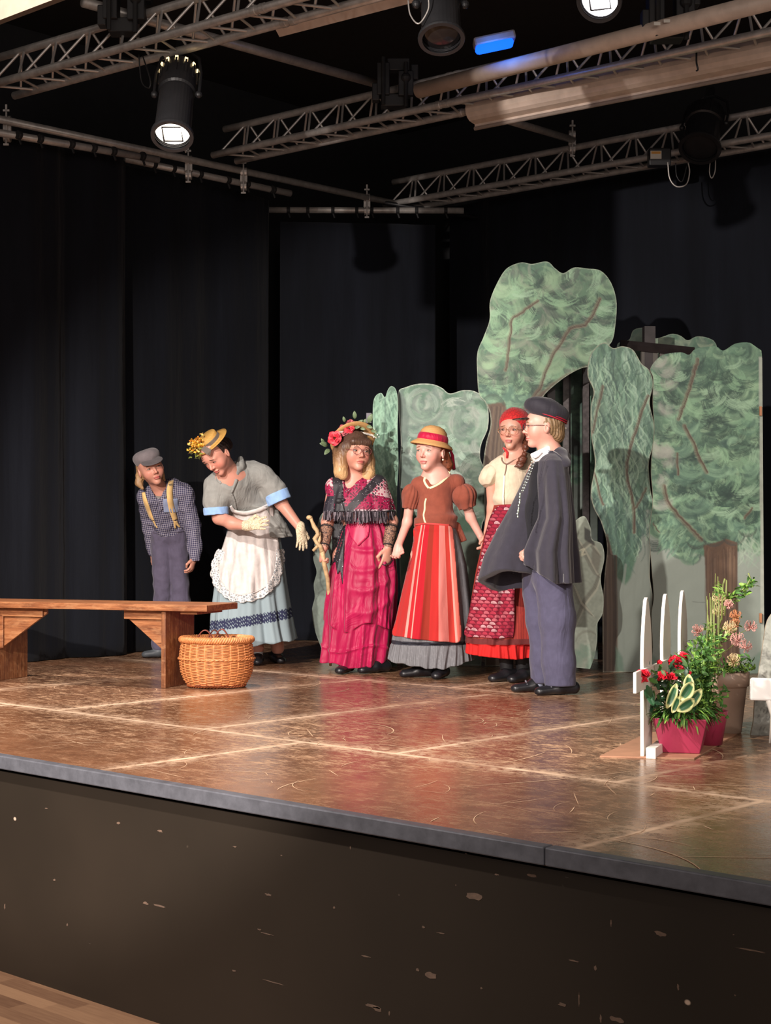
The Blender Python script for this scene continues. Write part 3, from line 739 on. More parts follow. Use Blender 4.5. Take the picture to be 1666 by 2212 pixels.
    def bristles(s, n, box, R=(12, 46), pal=None, ang=1.35):
        pal = pal or [C(34, 56, 52), C(48, 74, 66), C(150, 184, 150), C(164, 192, 164), C(40, 62, 58), C(134, 168, 138)]
        for _ in range(n):
            c = (s.r.uniform(box[0], box[2]), s.r.uniform(box[1], box[3])); Rm = s.r.uniform(*R); a = s.r.normal(ang, .8); col = pal[s.r.randint(len(pal))]; sp = s.r.uniform(.7, 1.6); sq = s.r.uniform(.75, 1.1)
            for k in range(s.r.randint(5, 11)):
                a0 = a+s.r.normal(0, .15); s.arc(c, Rm+k*2.3, a0-sp/2, a0+sp/2, s.r.uniform(1.2, 2.4), col, s.r.uniform(.4, .9), sq)
    def branch(s, pts, w, wash=True):
        w = w*.72
        pts = [np.array(p, float) for p in pts]; fine = []
        for i in range(len(pts)-1):
            for k in range(5): fine.append(pts[i]+(pts[i+1]-pts[i])*k/5+s.r.normal(0, .7, 2))
        fine.append(pts[-1])
        s.stroke(fine, w*1.5, C(150, 138, 120), .55, False, .6); s.stroke([f+np.array([.4, 0]) for f in fine], w, C(104, 74, 60), .9, False, .55); s.stroke([f+np.array([w*.35, 0]) for f in fine], w*.4, C(66, 46, 40), .7, False, .4)
    def fill(s, poly, col, al=1, soft=0, var=.15, f=.25):
        m = inside(np.array(poly, float), s.X, s.Y).astype(float)*al
        for _ in range(soft):
            m[1:-1, 1:-1] = (m[1:-1, 1:-1]+m[:-2, 1:-1]+m[2:, 1:-1]+m[1:-1, :-2]+m[1:-1, 2:])/5
        cc = np.array(col)*(1+var*s.nz(f))[..., None]; s.c = s.c*(1-m[..., None])+cc*m[..., None]
    def edge(s, w, col, al=.6):
        Q = np.vstack([s.P, s.P[:1]])
        for i in range(0, len(Q)-1, 4): s.stroke(Q[i:i+6], w, col, al, False, .2)
    def build(s, name, label, thick=.014, cat='scenery tree', group='painted wooden scenery trees', yaw=0.0, piv=None, rough=.55):
        ni, nj = s.X.shape; ctr = inside(s.P, s.X[:-1, :-1]+s.st/2, s.Y[:-1, :-1]+s.st/2)
        used = np.zeros((ni, nj), bool)
        for a in (0, 1):
            for b in (0, 1): used[a:ni-1+a, b:nj-1+b] |= ctr
        full = np.zeros((ni, nj), int)
        for a in (0, 1):
            for b in (0, 1): full[a:ni-1+a, b:nj-1+b] += ctr
        idx = np.full((ni, nj), -1); idx[used] = np.arange(used.sum()); px = s.X[used].copy(); py = s.Y[used].copy(); bd = (full[used] < 4)
        A = s.P; Bq = np.roll(s.P, -1, 0); bi = np.where(bd)[0]
        Q = np.stack([px[bi], py[bi]], 1); d = Bq-A; L = (d*d).sum(1)+1e-9
        t = np.clip(((Q[:, None]-A[None])*d[None]).sum(-1)/L, 0, 1); pr = A[None]+t[..., None]*d[None]; dist = ((pr-Q[:, None])**2).sum(-1); k = dist.argmin(1)
        pr = pr[np.arange(len(k)), k]; ok = dist.min(1) < (s.st*1.6)**2; px[bi[ok]] = pr[ok, 0]; py[bi[ok]] = pr[ok, 1]
        u = (px-CX)/F_PX; v = (py-CY)/F_PX; cp, sp = math.cos(PIT), math.sin(PIT)
        xp = (s.x0+s.x1)/2 if piv is None else piv; Xp = (xp-CX)/F_PX*s.D; tn = math.tan(math.radians(yaw))
        fd = cp+sp*v; tt = (s.D-Xp*tn)/(fd-u*tn); Xc = u*tt; dd = fd*tt; zz = EYE+(sp-cp*v)*tt
        org = vR*Xp+vF*s.D; W = Xc[:, None]*vR[None]+dd[:, None]*vF[None]; W[:, 2] = zz
        base = np.array([org[0], org[1], zz.min()]); W = W-base
        nv = len(W); nrmv = vF*math.cos(math.radians(yaw))-vR*math.sin(math.radians(yaw)); Wb = W+nrmv*thick
        q = np.argwhere(ctr); a = idx[q[:, 0], q[:, 1]]; b = idx[q[:, 0], q[:, 1]+1]; c = idx[q[:, 0]+1, q[:, 1]+1]; e = idx[q[:, 0]+1, q[:, 1]]
        Ff = np.stack([a, e, c, b], 1); Fb = np.stack([a, b, c, e], 1)+nv
        from_e = {}
        E = np.concatenate([Ff[:, [0, 1]], Ff[:, [1, 2]], Ff[:, [2, 3]], Ff[:, [3, 0]]]); key = E[:, 0].astype(np.int64)*nv*2+E[:, 1]; rk = E[:, 1].astype(np.int64)*nv*2+E[:, 0]
        B = E[~np.isin(key, rk)]
        # rim has its own vertices so its colour stays separate
        bs = np.unique(B); mp = np.full(nv, -1); mp[bs] = np.arange(len(bs)); r0 = 2*nv; r1 = r0+len(bs)
        Fs = np.stack([r0+mp[B[:, 0]], r1+mp[B[:, 0]], r1+mp[B[:, 1]], r0+mp[B[:, 1]]], 1)
        V = np.concatenate([W, Wb, W[bs], Wb[bs]]); cc = s.c[used]
        cols = np.concatenate([cc*np.array([.80, .88, .83]), np.tile(C(96, 84, 70), (nv, 1)), np.tile(C(168, 158, 140), (2*len(bs), 1))])
        o = mesh_obj(name, V, np.concatenate([Ff, Fb, Fs]), vcol('painted_board', rough, .25, 60) if 'painted_board' not in bpy.data.materials else bpy.data.materials['painted_board'], None, False, loc=tuple(base), cols=np.clip(cols, 0, 1))
        return tag(o, label, cat, group)
DKPAL = [C(58, 84, 78), C(72, 102, 92), C(92, 124, 108), C(148, 180, 152), C(124, 156, 132), C(66, 94, 86)]
PALE = C(146, 150, 144)

# right hand tree
p = Panel([(1407, 1452, 0), (1411, 1400), (1408, 1330), (1413, 1290), (1409, 1230), (1404, 1150), (1411, 1080), (1407, 1010), (1414, 930), (1411, 870), (1412, 818), (1406, 795), (1430, 768), (1470, 761), (1489, 766), (1505, 753), (1545, 748), (1563, 757), (1590, 742), (1622, 741), (1645, 757, 0), (1647, 775, 0), (1652, 1458, 0)], 9.15, seed=5)
p.fill([(1400, 1150), (1440, 1165), (1490, 1190), (1530, 1205), (1600, 1190), (1655, 1170), (1655, 1470), (1400, 1470)], PALE, 1, 3, .05, .1)
p.foliage(230, (1405, 750, 1650, 1150), (16, 48))
p.bristles(150, (1415, 760, 1645, 1140)); p.foliage(30, (1440, 860, 1650, 1150), (14, 40), DKPAL)
p.foliage(12, (1405, 770, 1450, 1120), (12, 30), [C(170, 165, 160), C(150, 146, 142), C(188, 188, 176)], al=.3)
for (cx, cy) in ((1430, 1130), (1455, 1160), (1480, 1185), (1620, 1150), (1640, 1170), (1560, 1140)):
    p.foliage(2, (cx-14, cy-10, cx+14, cy+10), (14, 32))
for k in range(60):
    x = p.r.uniform(1430, 1525); y = 1130+(x-1430)*.5+p.r.uniform(-20, 40); p.stroke([(x, y), (x-8+p.r.uniform(-6, 6), y+12), (x-14+p.r.uniform(-6, 6), y+26)], 2.6, [C(78, 108, 96), C(140, 170, 145), C(96, 128, 110)][k % 3], .7)
for k in range(50):
    x = p.r.uniform(1600, 1640); y = 1150+p.r.uniform(-20, 50); p.stroke([(x, y), (x+p.r.uniform(-9, 9), y+14), (x+p.r.uniform(-16, 16), y+30)], 2.2, [C(176, 186, 170), C(140, 164, 145), C(158, 170, 156)][k % 3], .55)
p.branch([(1508, 776), (1500, 800), (1490, 840), (1478, 870), (1466, 905)], 6); p.branch([(1478, 920), (1495, 950), (1508, 985), (1527, 1020)], 6); p.branch([(1434, 1050), (1441, 1085), (1470, 1120), (1500, 1150), (1515, 1166)], 7); p.branch([(1463, 980), (1465, 1025)], 4); p.branch([(1608, 1120), (1625, 1098)], 4)
p.fill([(1520, 1178), (1545, 1172), (1570, 1164), (1594, 1172), (1593, 1260), (1598, 1400), (1604, 1452), (1530, 1452), (1530, 1330), (1524, 1220)], C(100, 72, 56), 1, 1, .2, .12)
for k in range(60):
    x = p.r.uniform(1524, 1593); p.stroke([(x, 1178+p.r.uniform(0, 30)), (x+p.r.uniform(-2, 4), 1290), (x+p.r.uniform(0, 6), 1300+p.r.uniform(20, 145))], p.r.uniform(1.2, 2.8), [C(72, 50, 40), C(134, 104, 84), C(88, 62, 50)][k % 3], .5, False)
for a, b, c_ in ((1505, 1162, 22), (1542, 1150, 28), (1585, 1150, 26), (1615, 1135, 22)):
    p.arc((a, b), c_, .3, 2.7, 5, C(58, 62, 60), .7)
p.branch([(1410, 1130), (1425, 1150)], 2)
p.stroke([(1497, 1300), (1530, 1302)], 1.2, C(110, 112, 108), .8, False)
p.fill([(1405, 1410), (1430, 1430), (1500, 1446), (1600, 1440), (1652, 1400), (1652, 1460), (1405, 1460)], C(108, 128, 116), .7, 4, .3, .2)
p.fill([(1640, 770), (1650, 770), (1655, 1460), (1645, 1460)], C(182, 180, 172), .8, 1)
t5 = p.build('painted_tree_panel', 'tall straight-sided painted tree panel at the right, broad brown trunk painted on pale grey', yaw=0)
for y in (888, 1335):
    c = MB(); c.box(PD(1643.5, y, 9.135), (.014, .012, .055), Matrix.Rotation(PSI, 3, 'Z')); h = c.build('hinge', plain('brass_hinge', C(176, 120, 84), .5)); bpy.context.view_layer.update(); h.parent = t5; h.matrix_parent_inverse = t5.matrix_world.inverted()
# tall slim tree left of it
p = Panel([(1303, 1452, 0), (1302, 1330), (1307, 1240), (1312, 1180), (1300, 1130), (1283, 1096), (1277, 1060), (1286, 1000), (1278, 940), (1277, 880), (1283, 845), (1270, 810), (1275, 770), (1290, 748), (1308, 740), (1325, 752), (1345, 748), (1368, 756), (1386, 785), (1403, 800), (1411, 830), (1404, 870), (1414, 920), (1412, 960), (1402, 1000), (1406, 1060), (1414, 1100), (1408, 1160), (1404, 1240), (1410, 1290), (1406, 1340), (1413, 1390), (1412, 1425), (1402, 1450, 0), (1345, 1452, 0)], 9.22, seed=8)
p.fill([(1325, 1230), (1335, 1250), (1350, 1265), (1362, 1250), (1385, 1170), (1395, 1100), (1420, 1100), (1420, 1460), (1325, 1460)], PALE, 1, 3, .05, .1)
SL = [C(58, 82, 80), C(76, 104, 98), C(146, 176, 158), C(170, 194, 176), C(112, 140, 122), C(128, 160, 140), C(96, 118, 104)]
p.foliage(620, (1270, 735, 1412, 1110), mode='v', pal=SL, w=(2.5, 7)); p.foliage(300, (1272, 745, 1408, 1150), mode='v', pal=[C(44, 66, 64), C(60, 86, 80), C(172, 200, 174), C(184, 206, 184)], w=(1.2, 2.6), al=.8); p.foliage(110, (1282, 1060, 1385, 1190), mode='v', pal=SL[:2]+[C(48, 68, 70), C(110, 142, 126)], w=(2.5, 6))
p.branch([(1302, 835), (1292, 875), (1280, 930), (1276, 940)], 5); p.branch([(1400, 855), (1385, 895), (1368, 945), (1354, 1000), (1356, 1040), (1370, 1095), (1370, 1150)], 5); p.branch([(1396, 1055), (1380, 1085), (1370, 1100)], 4); p.branch([(1283, 1020), (1295, 1070), (1303, 1090)], 4)
p.fill([(1300, 1200), (1312, 1150), (1325, 1200), (1330, 1240), (1331, 1330), (1336, 1460), (1300, 1460)], C(80, 60, 50), 1, 1, .25, .15)
for k in range(30):
    x = p.r.uniform(1305, 1334); p.stroke([(x, 1200), (x+2, 1330), (x+1, 1450)], p.r.uniform(1, 2.5), [C(58, 42, 38), C(104, 82, 70), C(122, 98, 84)][k % 3], .5, False)
for xx in (1352, 1377, 1394): p.stroke([(xx, 1220), (xx-8, 1290), (xx-6, 1350), (xx-2, 1440)], 3.5, C(142, 146, 140), .7, False, .2)
p.fill([(1330, 1395), (1345, 1420), (1350, 1460), (1330, 1460)], C(96, 122, 108), .7, 3); p.edge(2.2, C(186, 176, 160), .5)
p.build('painted_tree_panel', 'tall slim wavy-edged painted tree panel beside the widest one, dark trunk at its lower left')
# big crown on a bent trunk
p = Panel([(1048, 1439, 0), (1047, 1060), (1044, 1010), (1050, 960), (1060, 920), (1058, 890), (1048, 868), (1035, 850), (1031, 800), (1032, 760), (1046, 725), (1058, 690), (1059, 650), (1075, 610), (1095, 580), (1125, 567), (1150, 570), (1182, 565), (1200, 580), (1217, 590), (1240, 578), (1268, 580), (1298, 585), (1320, 610), (1332, 650), (1330, 700), (1322, 738), (1300, 758), (1282, 788), (1255, 796), (1225, 812), (1195, 835), (1175, 855), (1168, 872), (1150, 890), (1120, 905), (1098, 930), (1088, 980), (1078, 1060), (1086, 1439, 0)], 9.62, seed=3)
GP = [C(66, 90, 78), C(80, 108, 90), C(140, 168, 136), C(152, 178, 146), C(98, 130, 106), C(150, 150, 138), C(84, 92, 88), C(112, 138, 114), C(90, 118, 98)]
p.foliage(190, (1035, 575, 1325, 870), (18, 60), GP); p.bristles(140, (1045, 590, 1320, 860)); p.foliage(8, (1050, 600, 1320, 850), (14, 40), [C(150, 176, 144), C(160, 184, 152)], al=.4)
p.foliage(10, (1040, 830, 1130, 890), (10, 26), DKPAL)
p.branch([(1162, 650), (1135, 668), (1105, 690), (1100, 740), (1095, 785), (1092, 800)], 5); p.branch([(1295, 645), (1280, 680), (1265, 702), (1232, 708), (1215, 735), (1195, 765), (1180, 800), (1165, 840), (1145, 870)], 6); p.branch([(1268, 795), (1225, 812), (1190, 838), (1160, 862), (1120, 900)], 8)
p.fill([(1040, 875), (1090, 868), (1100, 900), (1092, 960), (1095, 1445), (1040, 1445)], C(98, 76, 64), 1, 2, .2, .12)
for k in range(40):
    x = p.r.uniform(1050, 1092); p.stroke([(x, 880), (x-8, 960), (x-14, 1050), (x-14, 1140)], p.r.uniform(1.2, 3), [C(74, 54, 46), C(126, 102, 86), C(90, 70, 60)][k % 3], .5, False)
p.arc((1065, 880), 24, 3.3, 6.1, 8, C(70, 88, 78), .8); p.edge(2.4, C(178, 184, 168), .45)
p.build('painted_tree_panel', 'largest painted tree crown, towering above the pair on the right')
# cloud shaped tree
p = Panel([(862, 1180, 0), (866, 1100), (862, 1020), (866, 960), (862, 900), (860, 848), (878, 836), (905, 829), (935, 830), (955, 838), (972, 850), (1000, 843), (1025, 845), (1044, 858), (1055, 885), (1054, 925), (1040, 960), (1038, 990), (1050, 1020), (1056, 1060), (1050, 1110), (1040, 1150), (1046, 1250), (1040, 1438, 0), (872, 1438, 0)], 9.66, seed=11)
CP = [C(92, 106, 102), C(110, 130, 118), C(146, 170, 150), C(164, 176, 166), C(122, 146, 128), C(170, 170, 164), C(102, 116, 110)]
p.foliage(90, (868, 840, 1050, 1100), (16, 44), CP, al=.55); p.bristles(60, (870, 845, 1045, 1100), (10, 30), [C(86, 100, 98), C(176, 196, 180), C(196, 200, 192), C(104, 120, 114)], 2.5); [p.arc((916+p.r.normal(0, 1.5), 874), r_, a_, a_+p.r.uniform(1.2, 3), 6, CP[i % 7], .5, 1.0) for i, (r_, a_) in enumerate([(4+k*1.4, p.r.uniform(0, 6.3)) for k in range(30)])]; [p.arc((1012, 915), r_, a_, a_+p.r.uniform(1, 2.6), 7, CP[(i*3) % 7], .5, 1.1) for i, (r_, a_) in enumerate([(6+k*1.3, p.r.uniform(0, 6.3)) for k in range(26)])]
p.fill([(860, 850), (872, 850), (884, 900), (880, 960), (892, 1020), (884, 1090), (892, 1180), (862, 1180)], C(96, 110, 104), .8, 3, .2)
p.fill([(960, 1150), (1060, 1150), (1060, 1445), (860, 1445), (862, 1250)], C(132, 140, 132), .8, 3)
p.edge(2.4, C(196, 196, 186), .6)
p.build('painted_tree_panel', 'pale cloud-shaped painted tree panel behind the straw hat with the red ribbon')
# slim double lobed panel
p = Panel([(806, 1110, 0), (808, 1000), (806, 930), (806, 875), (812, 855), (824, 849), (832, 858), (838, 842), (846, 834), (856, 843), (860, 875), (859, 930), (861, 1000), (858, 1060), (858, 1120, 0), (858, 1440, 0), (812, 1440, 0)], 9.60, seed=13)
p.foliage(420, (804, 838, 862, 1100), mode='v', pal=[C(60, 96, 84), C(84, 124, 106), C(150, 188, 164), C(120, 156, 134), C(168, 198, 176)], w=(1.5, 4)); p.stroke([(832, 856), (832, 900), (828, 950)], 2.5, C(70, 98, 88), .8, False); p.edge(1.8, C(160, 182, 166), .5)
p.build('painted_tree_panel', 'narrow two-lobed painted cypress panel beside the flowered hat')
# tree seen between the posts
p = Panel([(1150, 1424, 0), (1160, 900), (1172, 850), (1185, 812), (1210, 800), (1245, 792), (1275, 800), (1292, 850, 0), (1292, 1424, 0)], 10.15, seed=17)
p.foliage(150, (1160, 790, 1290, 960), (12, 34), [C(48, 68, 64), C(66, 92, 84), C(104, 136, 116), C(84, 112, 98)])
p.fill([(1215, 975), (1235, 940), (1262, 965), (1250, 1000), (1240, 1040), (1215, 1000)], C(40, 44, 44), .9, 2)
p.fill([(1150, 1020), (1292, 1020), (1292, 1430), (1150, 1430)], C(130, 136, 132), 1, 2); p.foliage(30, (1200, 985, 1290, 1040), (8, 18), DKPAL)
p.build('painted_tree_panel', 'dark painted tree panel glimpsed between the black posts')
p = Panel([(1335, 800, 0), (1333, 748), (1345, 738), (1360, 733), (1368, 714), (1385, 708), (1400, 712), (1414, 730), (1430, 728), (1452, 721), (1470, 725), (1486, 735), (1505, 727), (1530, 730), (1548, 745), (1560, 800, 0)], 10.3, seed=19)
p.foliage(26, (1335, 715, 1555, 790), (10, 30), [C(120, 134, 118), C(136, 150, 130), C(154, 164, 142), C(92, 110, 100), C(70, 92, 86)])
p.fill([(1333, 700), (1395, 700), (1395, 800), (1333, 800)], C(84, 108, 98), .55, 2); p.edge(1.8, C(150, 158, 142), .5)
pt = p.build('painted_tree_panel', 'low bumpy row of painted treetops showing over the tallest panels')
c = MB(); c.box(PD(1345, 1200, 10.38), (.05, .04, 1.0), Matrix.Rotation(PSI, 3, 'Z'))
# the bumps stand on a batten reaching the floor
bx = PD(1390, 1100, 10.36); c = MB(); c.box((bx.x, bx.y, STAGE+.62), (.06, .04, 1.24+.55), Matrix.Rotation(PSI, 3, 'Z')); bt = c.build('rear_batten', M_blk); bpy.context.view_layer.update(); bt.parent = pt; bt.matrix_parent_inverse = pt.matrix_world.inverted()
# timber frame behind
M_dwood = plain('dark_stained_timber', C(44, 38, 38), .5, .3)
r = empty('timber_frame', PD(1440, 1440, 10.0), None, 'black timber frame of posts and a beam between the painted trees', 'timber frame')
r.location.z = STAGE
bpy.context.view_layer.update()
def fr(name, a, b, w, mat=M_dwood, w2=None):
    c = MB(); a = Vector(a)-r.location; b = Vector(b)-r.location; c.tube([a, b], w*.7071, 4); o = c.build(name, mat, r); return o
M_post = plain('worn_grey_post', C(92, 86, 86), .45, .35, 40)
for (x, y0, m, w) in ((1222, 800, M_post, .036), (1265, 783, M_post, .038), (1190, 838, M_dwood, .05), (1402, 706, M_dwood, .07)):
    t = PD(x, y0, 9.95); fr('post', (t.x, t.y, STAGE), t, w, m)
for x in (1229, 1271): t = PD(x, 790, 9.98); fr('post', (t.x, t.y, STAGE), t, .020, M_dwood)
fr('beam', PD(1340, 744, 9.9), PD(1500, 760, 9.9), .042)
for x in (1390, 1430, 1415): t = PD(x, 757, 9.93); fr('lath', PD(x, 830, 9.93), t, .03, plain('grey_lath', C(84, 80, 74), .6))
# grey painted bushes
BP = [C(120, 124, 116), C(150, 156, 146), C(104, 102, 96), C(168, 172, 162), C(132, 128, 116)]
p = Panel([(1225, 1440, 0), (1225, 1150, 0), (1238, 1130), (1262, 1115), (1276, 1140), (1280, 1165), (1300, 1175), (1306, 1205), (1298, 1250), (1304, 1290), (1302, 1325), (1290, 1350), (1290, 1385), (1284, 1420), (1275, 1445, 0)], 9.05, base=C(138, 140, 130), seed=23)
for pts in ([(1238, 1150), (1262, 1190), (1285, 1235), (1300, 1250)], [(1240, 1350), (1262, 1300), (1285, 1270), (1295, 1240)], [(1235, 1260), (1252, 1300), (1280, 1330)], [(1250, 1190), (1275, 1170), (1295, 1200)]):
    p.stroke(pts, 7, C(96, 90, 82), .8, True, .3); p.stroke([(x+5, y+3) for x, y in pts], 3, C(176, 170, 156), .7, True, .3)
p.fill([(1262, 1138), (1282, 1150), (1285, 1180), (1262, 1165)], C(44, 42, 42), .9, 1); p.fill([(1225, 1160), (1252, 1165), (1250, 1215), (1232, 1230), (1225, 1230)], C(62, 58, 58), .8, 1); p.fill([(1280, 1180), (1300, 1200), (1292, 1240), (1278, 1215)], C(100, 92, 84), .7, 2)
p.stroke([(1250, 1190), (1262, 1186), (1256, 1200), (1268, 1196)], 3, C(190, 180, 160), .9); p.arc((1270, 1390), 26, 3.3, 5.6, 4, C(108, 104, 94), .7); p.edge(2.2, C(176, 180, 170), .5); p.foliage(14, (1230, 1390, 1290, 1440), (8, 20), [C(104, 124, 110), C(120, 130, 118)], al=.4)
p.build('painted_bush_panel', 'grey painted bush cut-out behind the dark cape', cat='scenery bush', group='grey painted bush cut-outs')
p = Panel([(700, 1422, 0), (694, 1400), (680, 1360), (674, 1320), (680, 1290), (678, 1262), (684, 1235), (677, 1205), (682, 1160), (690, 1120), (705, 1105), (740, 1110, 0), (790, 1180, 0), (800, 1422, 0)], 10.25, base=C(128, 136, 128), seed=29)
p.stroke([(681, 1300), (690, 1280), (700, 1272)], 2, C(92, 100, 94), .9); p.stroke([(700, 1215), (692, 1235), (692, 1260), (700, 1275)], 3, C(70, 74, 72), .7); p.edge(1.8, C(160, 168, 160), .5); p.foliage(14, (678, 1110, 760, 1390), (12, 40), [C(140, 148, 140), C(116, 124, 118), C(150, 158, 150)], al=.35)
p.build('painted_bush_panel', 'grey painted bush cut-out behind the magenta dress', cat='scenery bush', group='grey painted bush cut-outs')

# ------------------------------------------------------------------ bench
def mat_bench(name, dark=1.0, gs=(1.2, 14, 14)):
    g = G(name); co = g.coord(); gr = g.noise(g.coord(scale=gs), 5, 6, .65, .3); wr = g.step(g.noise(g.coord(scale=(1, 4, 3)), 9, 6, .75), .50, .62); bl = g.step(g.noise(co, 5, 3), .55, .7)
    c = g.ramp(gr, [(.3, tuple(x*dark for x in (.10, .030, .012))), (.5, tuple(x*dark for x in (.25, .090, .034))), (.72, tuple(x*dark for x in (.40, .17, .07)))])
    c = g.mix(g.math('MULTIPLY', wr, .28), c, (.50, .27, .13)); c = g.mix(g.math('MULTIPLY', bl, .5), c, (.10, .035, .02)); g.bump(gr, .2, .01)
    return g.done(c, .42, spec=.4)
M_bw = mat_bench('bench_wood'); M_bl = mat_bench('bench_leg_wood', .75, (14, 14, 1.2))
bO = PZ(357, 1487, STAGE)
bench = empty('wooden_bench', bO, (0, 0, PSI+math.radians(159.55)), 'worn orange-brown wooden bench with triangular corner braces, cut by the left edge', 'bench')
def bpart(name, c, size, rot=None, bev=.003):
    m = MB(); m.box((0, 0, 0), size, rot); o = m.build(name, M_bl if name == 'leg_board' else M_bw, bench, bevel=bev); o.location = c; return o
bpart('seat_plank', (.62, -.155, .428), (1.76, .37, .034))
bpart('seat_batten', (-.13, -.165, .402), (.10, .30, .018)); 
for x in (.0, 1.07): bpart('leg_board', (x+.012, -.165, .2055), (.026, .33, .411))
def brace(name, X0, X1, y, zt, zb):
    m = MB(); V = [(X0, y, zt), (X1, y, zt), (X1, y, zt-.03), (X0, y, zb)]; V = V+[(a, b-.02, c) for a, b, c in V]
    m.add(V, [(0, 1, 2, 3), (7, 6, 5, 4), (0, 4, 5, 1), (1, 5, 6, 2), (2, 6, 7, 3), (3, 7, 4, 0)]); return m.build(name, M_bw, bench, bevel=.002)
brace('corner_brace', .026, .275, -.05, .410, .185); brace('corner_brace', 1.068, .765, -.05, .410, .175)
m = MB(); m.box((.545, -.05, .385), (1.03, .018, .045)); 
bpart('cleat', (.15, -.038, .385), (.24, .012, .048)); bpart('cleat', (.92, -.038, .385), (.28, .012, .048)); bpart('cleat', (1.05, -.038, .29), (.03, .012, .21))
# ------------------------------------------------------------------ wicker basket
M_wick = plain('wicker', C(196, 126, 76), .5, .3, 60); M_wick2 = plain('wicker_dark', C(150, 78, 42), .55, .2, 60)
bk = PD(468, 1484, 8.34); bk.z = STAGE
basket = empty('wicker_basket', bk, (0, 0, PSI), 'round orange-brown wicker basket standing beside the bench', 'basket')
def brad(t): return float(np.interp(t, [0, .12, .3, .6, .85, 1], [.150, .170, .188, .196, .190, .182]))
BHT = .262
m = MB(); NS = 26; rows = 34
def bpt(a, t, off=0.0):
    r = brad(t)+off; return Vector((r*1.0*math.cos(a), r*.80*math.sin(a), .012+t*(BHT-.025)))
for j in range(rows):
    t = (j+.5)/rows; N = NS*6; pts = []
    for k in range(N+1):
        a = 2*math.pi*k/N; pts.append(bpt(a, t+.006*math.sin(5*a), .0045*math.cos(NS*a*.5*1.0+(j % 2)*math.pi)))
    m.tube(pts, .0037, 5, cap=False)
wv = m.build('woven_wall', M_wick, basket, smooth=True)
m = MB()
for k in range(NS):
    a = 2*math.pi*(k+.5)/NS; m.tube([bpt(a, t) for t in np.linspace(0, 1, 9)], .0042, 6)
for j_ in range(1):
    for q in range(2):
        pts = [bpt(2*math.pi*k/120, .60+.012*math.sin(NS*math.pi*k/60+q*math.pi), .006+.004*math.cos(NS*math.pi*k/60+q*math.pi)) for k in range(121)]; m.tube(pts, .0045, 5, cap=False)
m.build('stake_weave', M_wick, basket, smooth=True)
m = MB()
for q in range(4):
    pts = []
    for k in range(241):
        a = 2*math.pi*k/240; ph = 22*a+q*math.pi/2; b = bpt(a, 1.0, 0); n = Vector((math.cos(a), math.sin(a), 0)); pts.append(b+n*(.013*math.cos(ph)+.003)+Vector((0, 0, .006+.012*math.sin(ph*2 if False else ph))))
    m.tube(pts, .0075, 6, cap=False)
m.build('braided_rim', M_wick, basket, smooth=True)
m = MB()
for q in range(3):
    pts = []
    for k in range(181):
        a = 2*math.pi*k/180; ph = 18*a+q*2.09; b = bpt(a, 0.0, 0); n = Vector((math.cos(a), math.sin(a), 0)); pts.append(b+n*(.006*math.cos(ph))+Vector((0, 0, .0+.005*math.sin(ph))))
    m.tube(pts, .005, 6, cap=False)
m.build('base_rim', M_wick2, basket, smooth=True)
m = MB(); m.lathe([(.001, .016), (.15, .016)], 24, capb=False, capt=False); m.build('basket_floor', M_wick2, basket)
M_leath = plain('brown_leather', C(110, 48, 34), .45)
bm2 = MB()
for (x0, x1, y, h) in ((-.115, .0, -.04, .055), (-.02, .085, -.05, .062), (-.06, .03, .03, .05)):
    bm2.tube([Vector((x0+(x1-x0)*t, y, BHT-.05+(h*.8+.05)*math.sin(math.pi*t)**.8)) for t in np.linspace(0, 1, 13)], .012, 6, flat=.35)
bm2.ball((-.03, 0, BHT-.035), (.13, .10, .035), 8)
tag(bm2.build('leather_bag', M_leath, None, smooth=True, loc=bk), 'folded brown leather bag with strap loops poking out of the wicker basket', 'bag')
bpy.data.objects['leather_bag'].rotation_euler = (0, 0, PSI)
# ------------------------------------------------------------------ picket fence
M_white = plain('white_paint', C(232, 226, 216), .5, .04); M_picket = plain('cream_paint', C(198, 184, 160), .55, .08)
fdir = math.atan2(.937, .35)      # in camera axes
fO = cw(.938, 5.70, STAGE)
fence = empty('picket_fence', fO, (0, 0, PSI+fdir), 'low white picket fence with pointed pickets, seen almost edge-on', 'fence')
def picket(x, z0, h, w=.165, th=.013):
    m = MB(); prof = [(-.5, 0), (.5, 0), (.5, .62), (.46, .74), (.34, .86), (.14, .96), (.0, 1.0), (-.12, .985), (-.3, .88), (-.44, .74), (-.5, .62)]
    V = [Vector((x+w*(a+.5), -th/2, z0+b*h)) for a, b in prof]+[Vector((x+w*(a+.5), th/2, z0+b*h)) for a, b in prof]; n = len(prof)
    m.add(V, [tuple(range(n)), tuple(range(2*n-1, n-1, -1))]+[(k, n+k, n+(k+1) % n, (k+1) % n) for k in range(n)])
    return m.build('picket', M_white, fence, bevel=.0015)
picket(0, .0, .583); picket(.395, .10, .482); picket(.79, .10, .482)
m = MB(); m.box((.36, -.012, .290), (1.10, .012, .075)); m.build('rail', M_white, fence, bevel=.002)
m = MB(); m.box((.10, -.036, .020), (.24, .036, .040)); m.build('foot_block', M_white, fence, bevel=.002)
m = MB()
bc = [PZ(1296, 1636, STAGE)-fO, PZ(1500, 1641, STAGE)-fO, PZ(1592, 1588, STAGE)-fO, PZ(1402, 1584, STAGE)-fO]
Rm = Matrix.Rotation(-(PSI+fdir), 3, 'Z'); bc = [Rm @ b for b in bc]
m.add([b+Vector((0, 0, .0005)) for b in bc]+[b+Vector((0, 0, .006)) for b in bc], [(0, 3, 2, 1), (4, 5, 6, 7), (0, 1, 5, 4), (1, 2, 6, 5), (2, 3, 7, 6), (3, 0, 4, 7)])
m.build('base_board', plain('hardboard', C(168, 124, 98), .45, .12), fence)
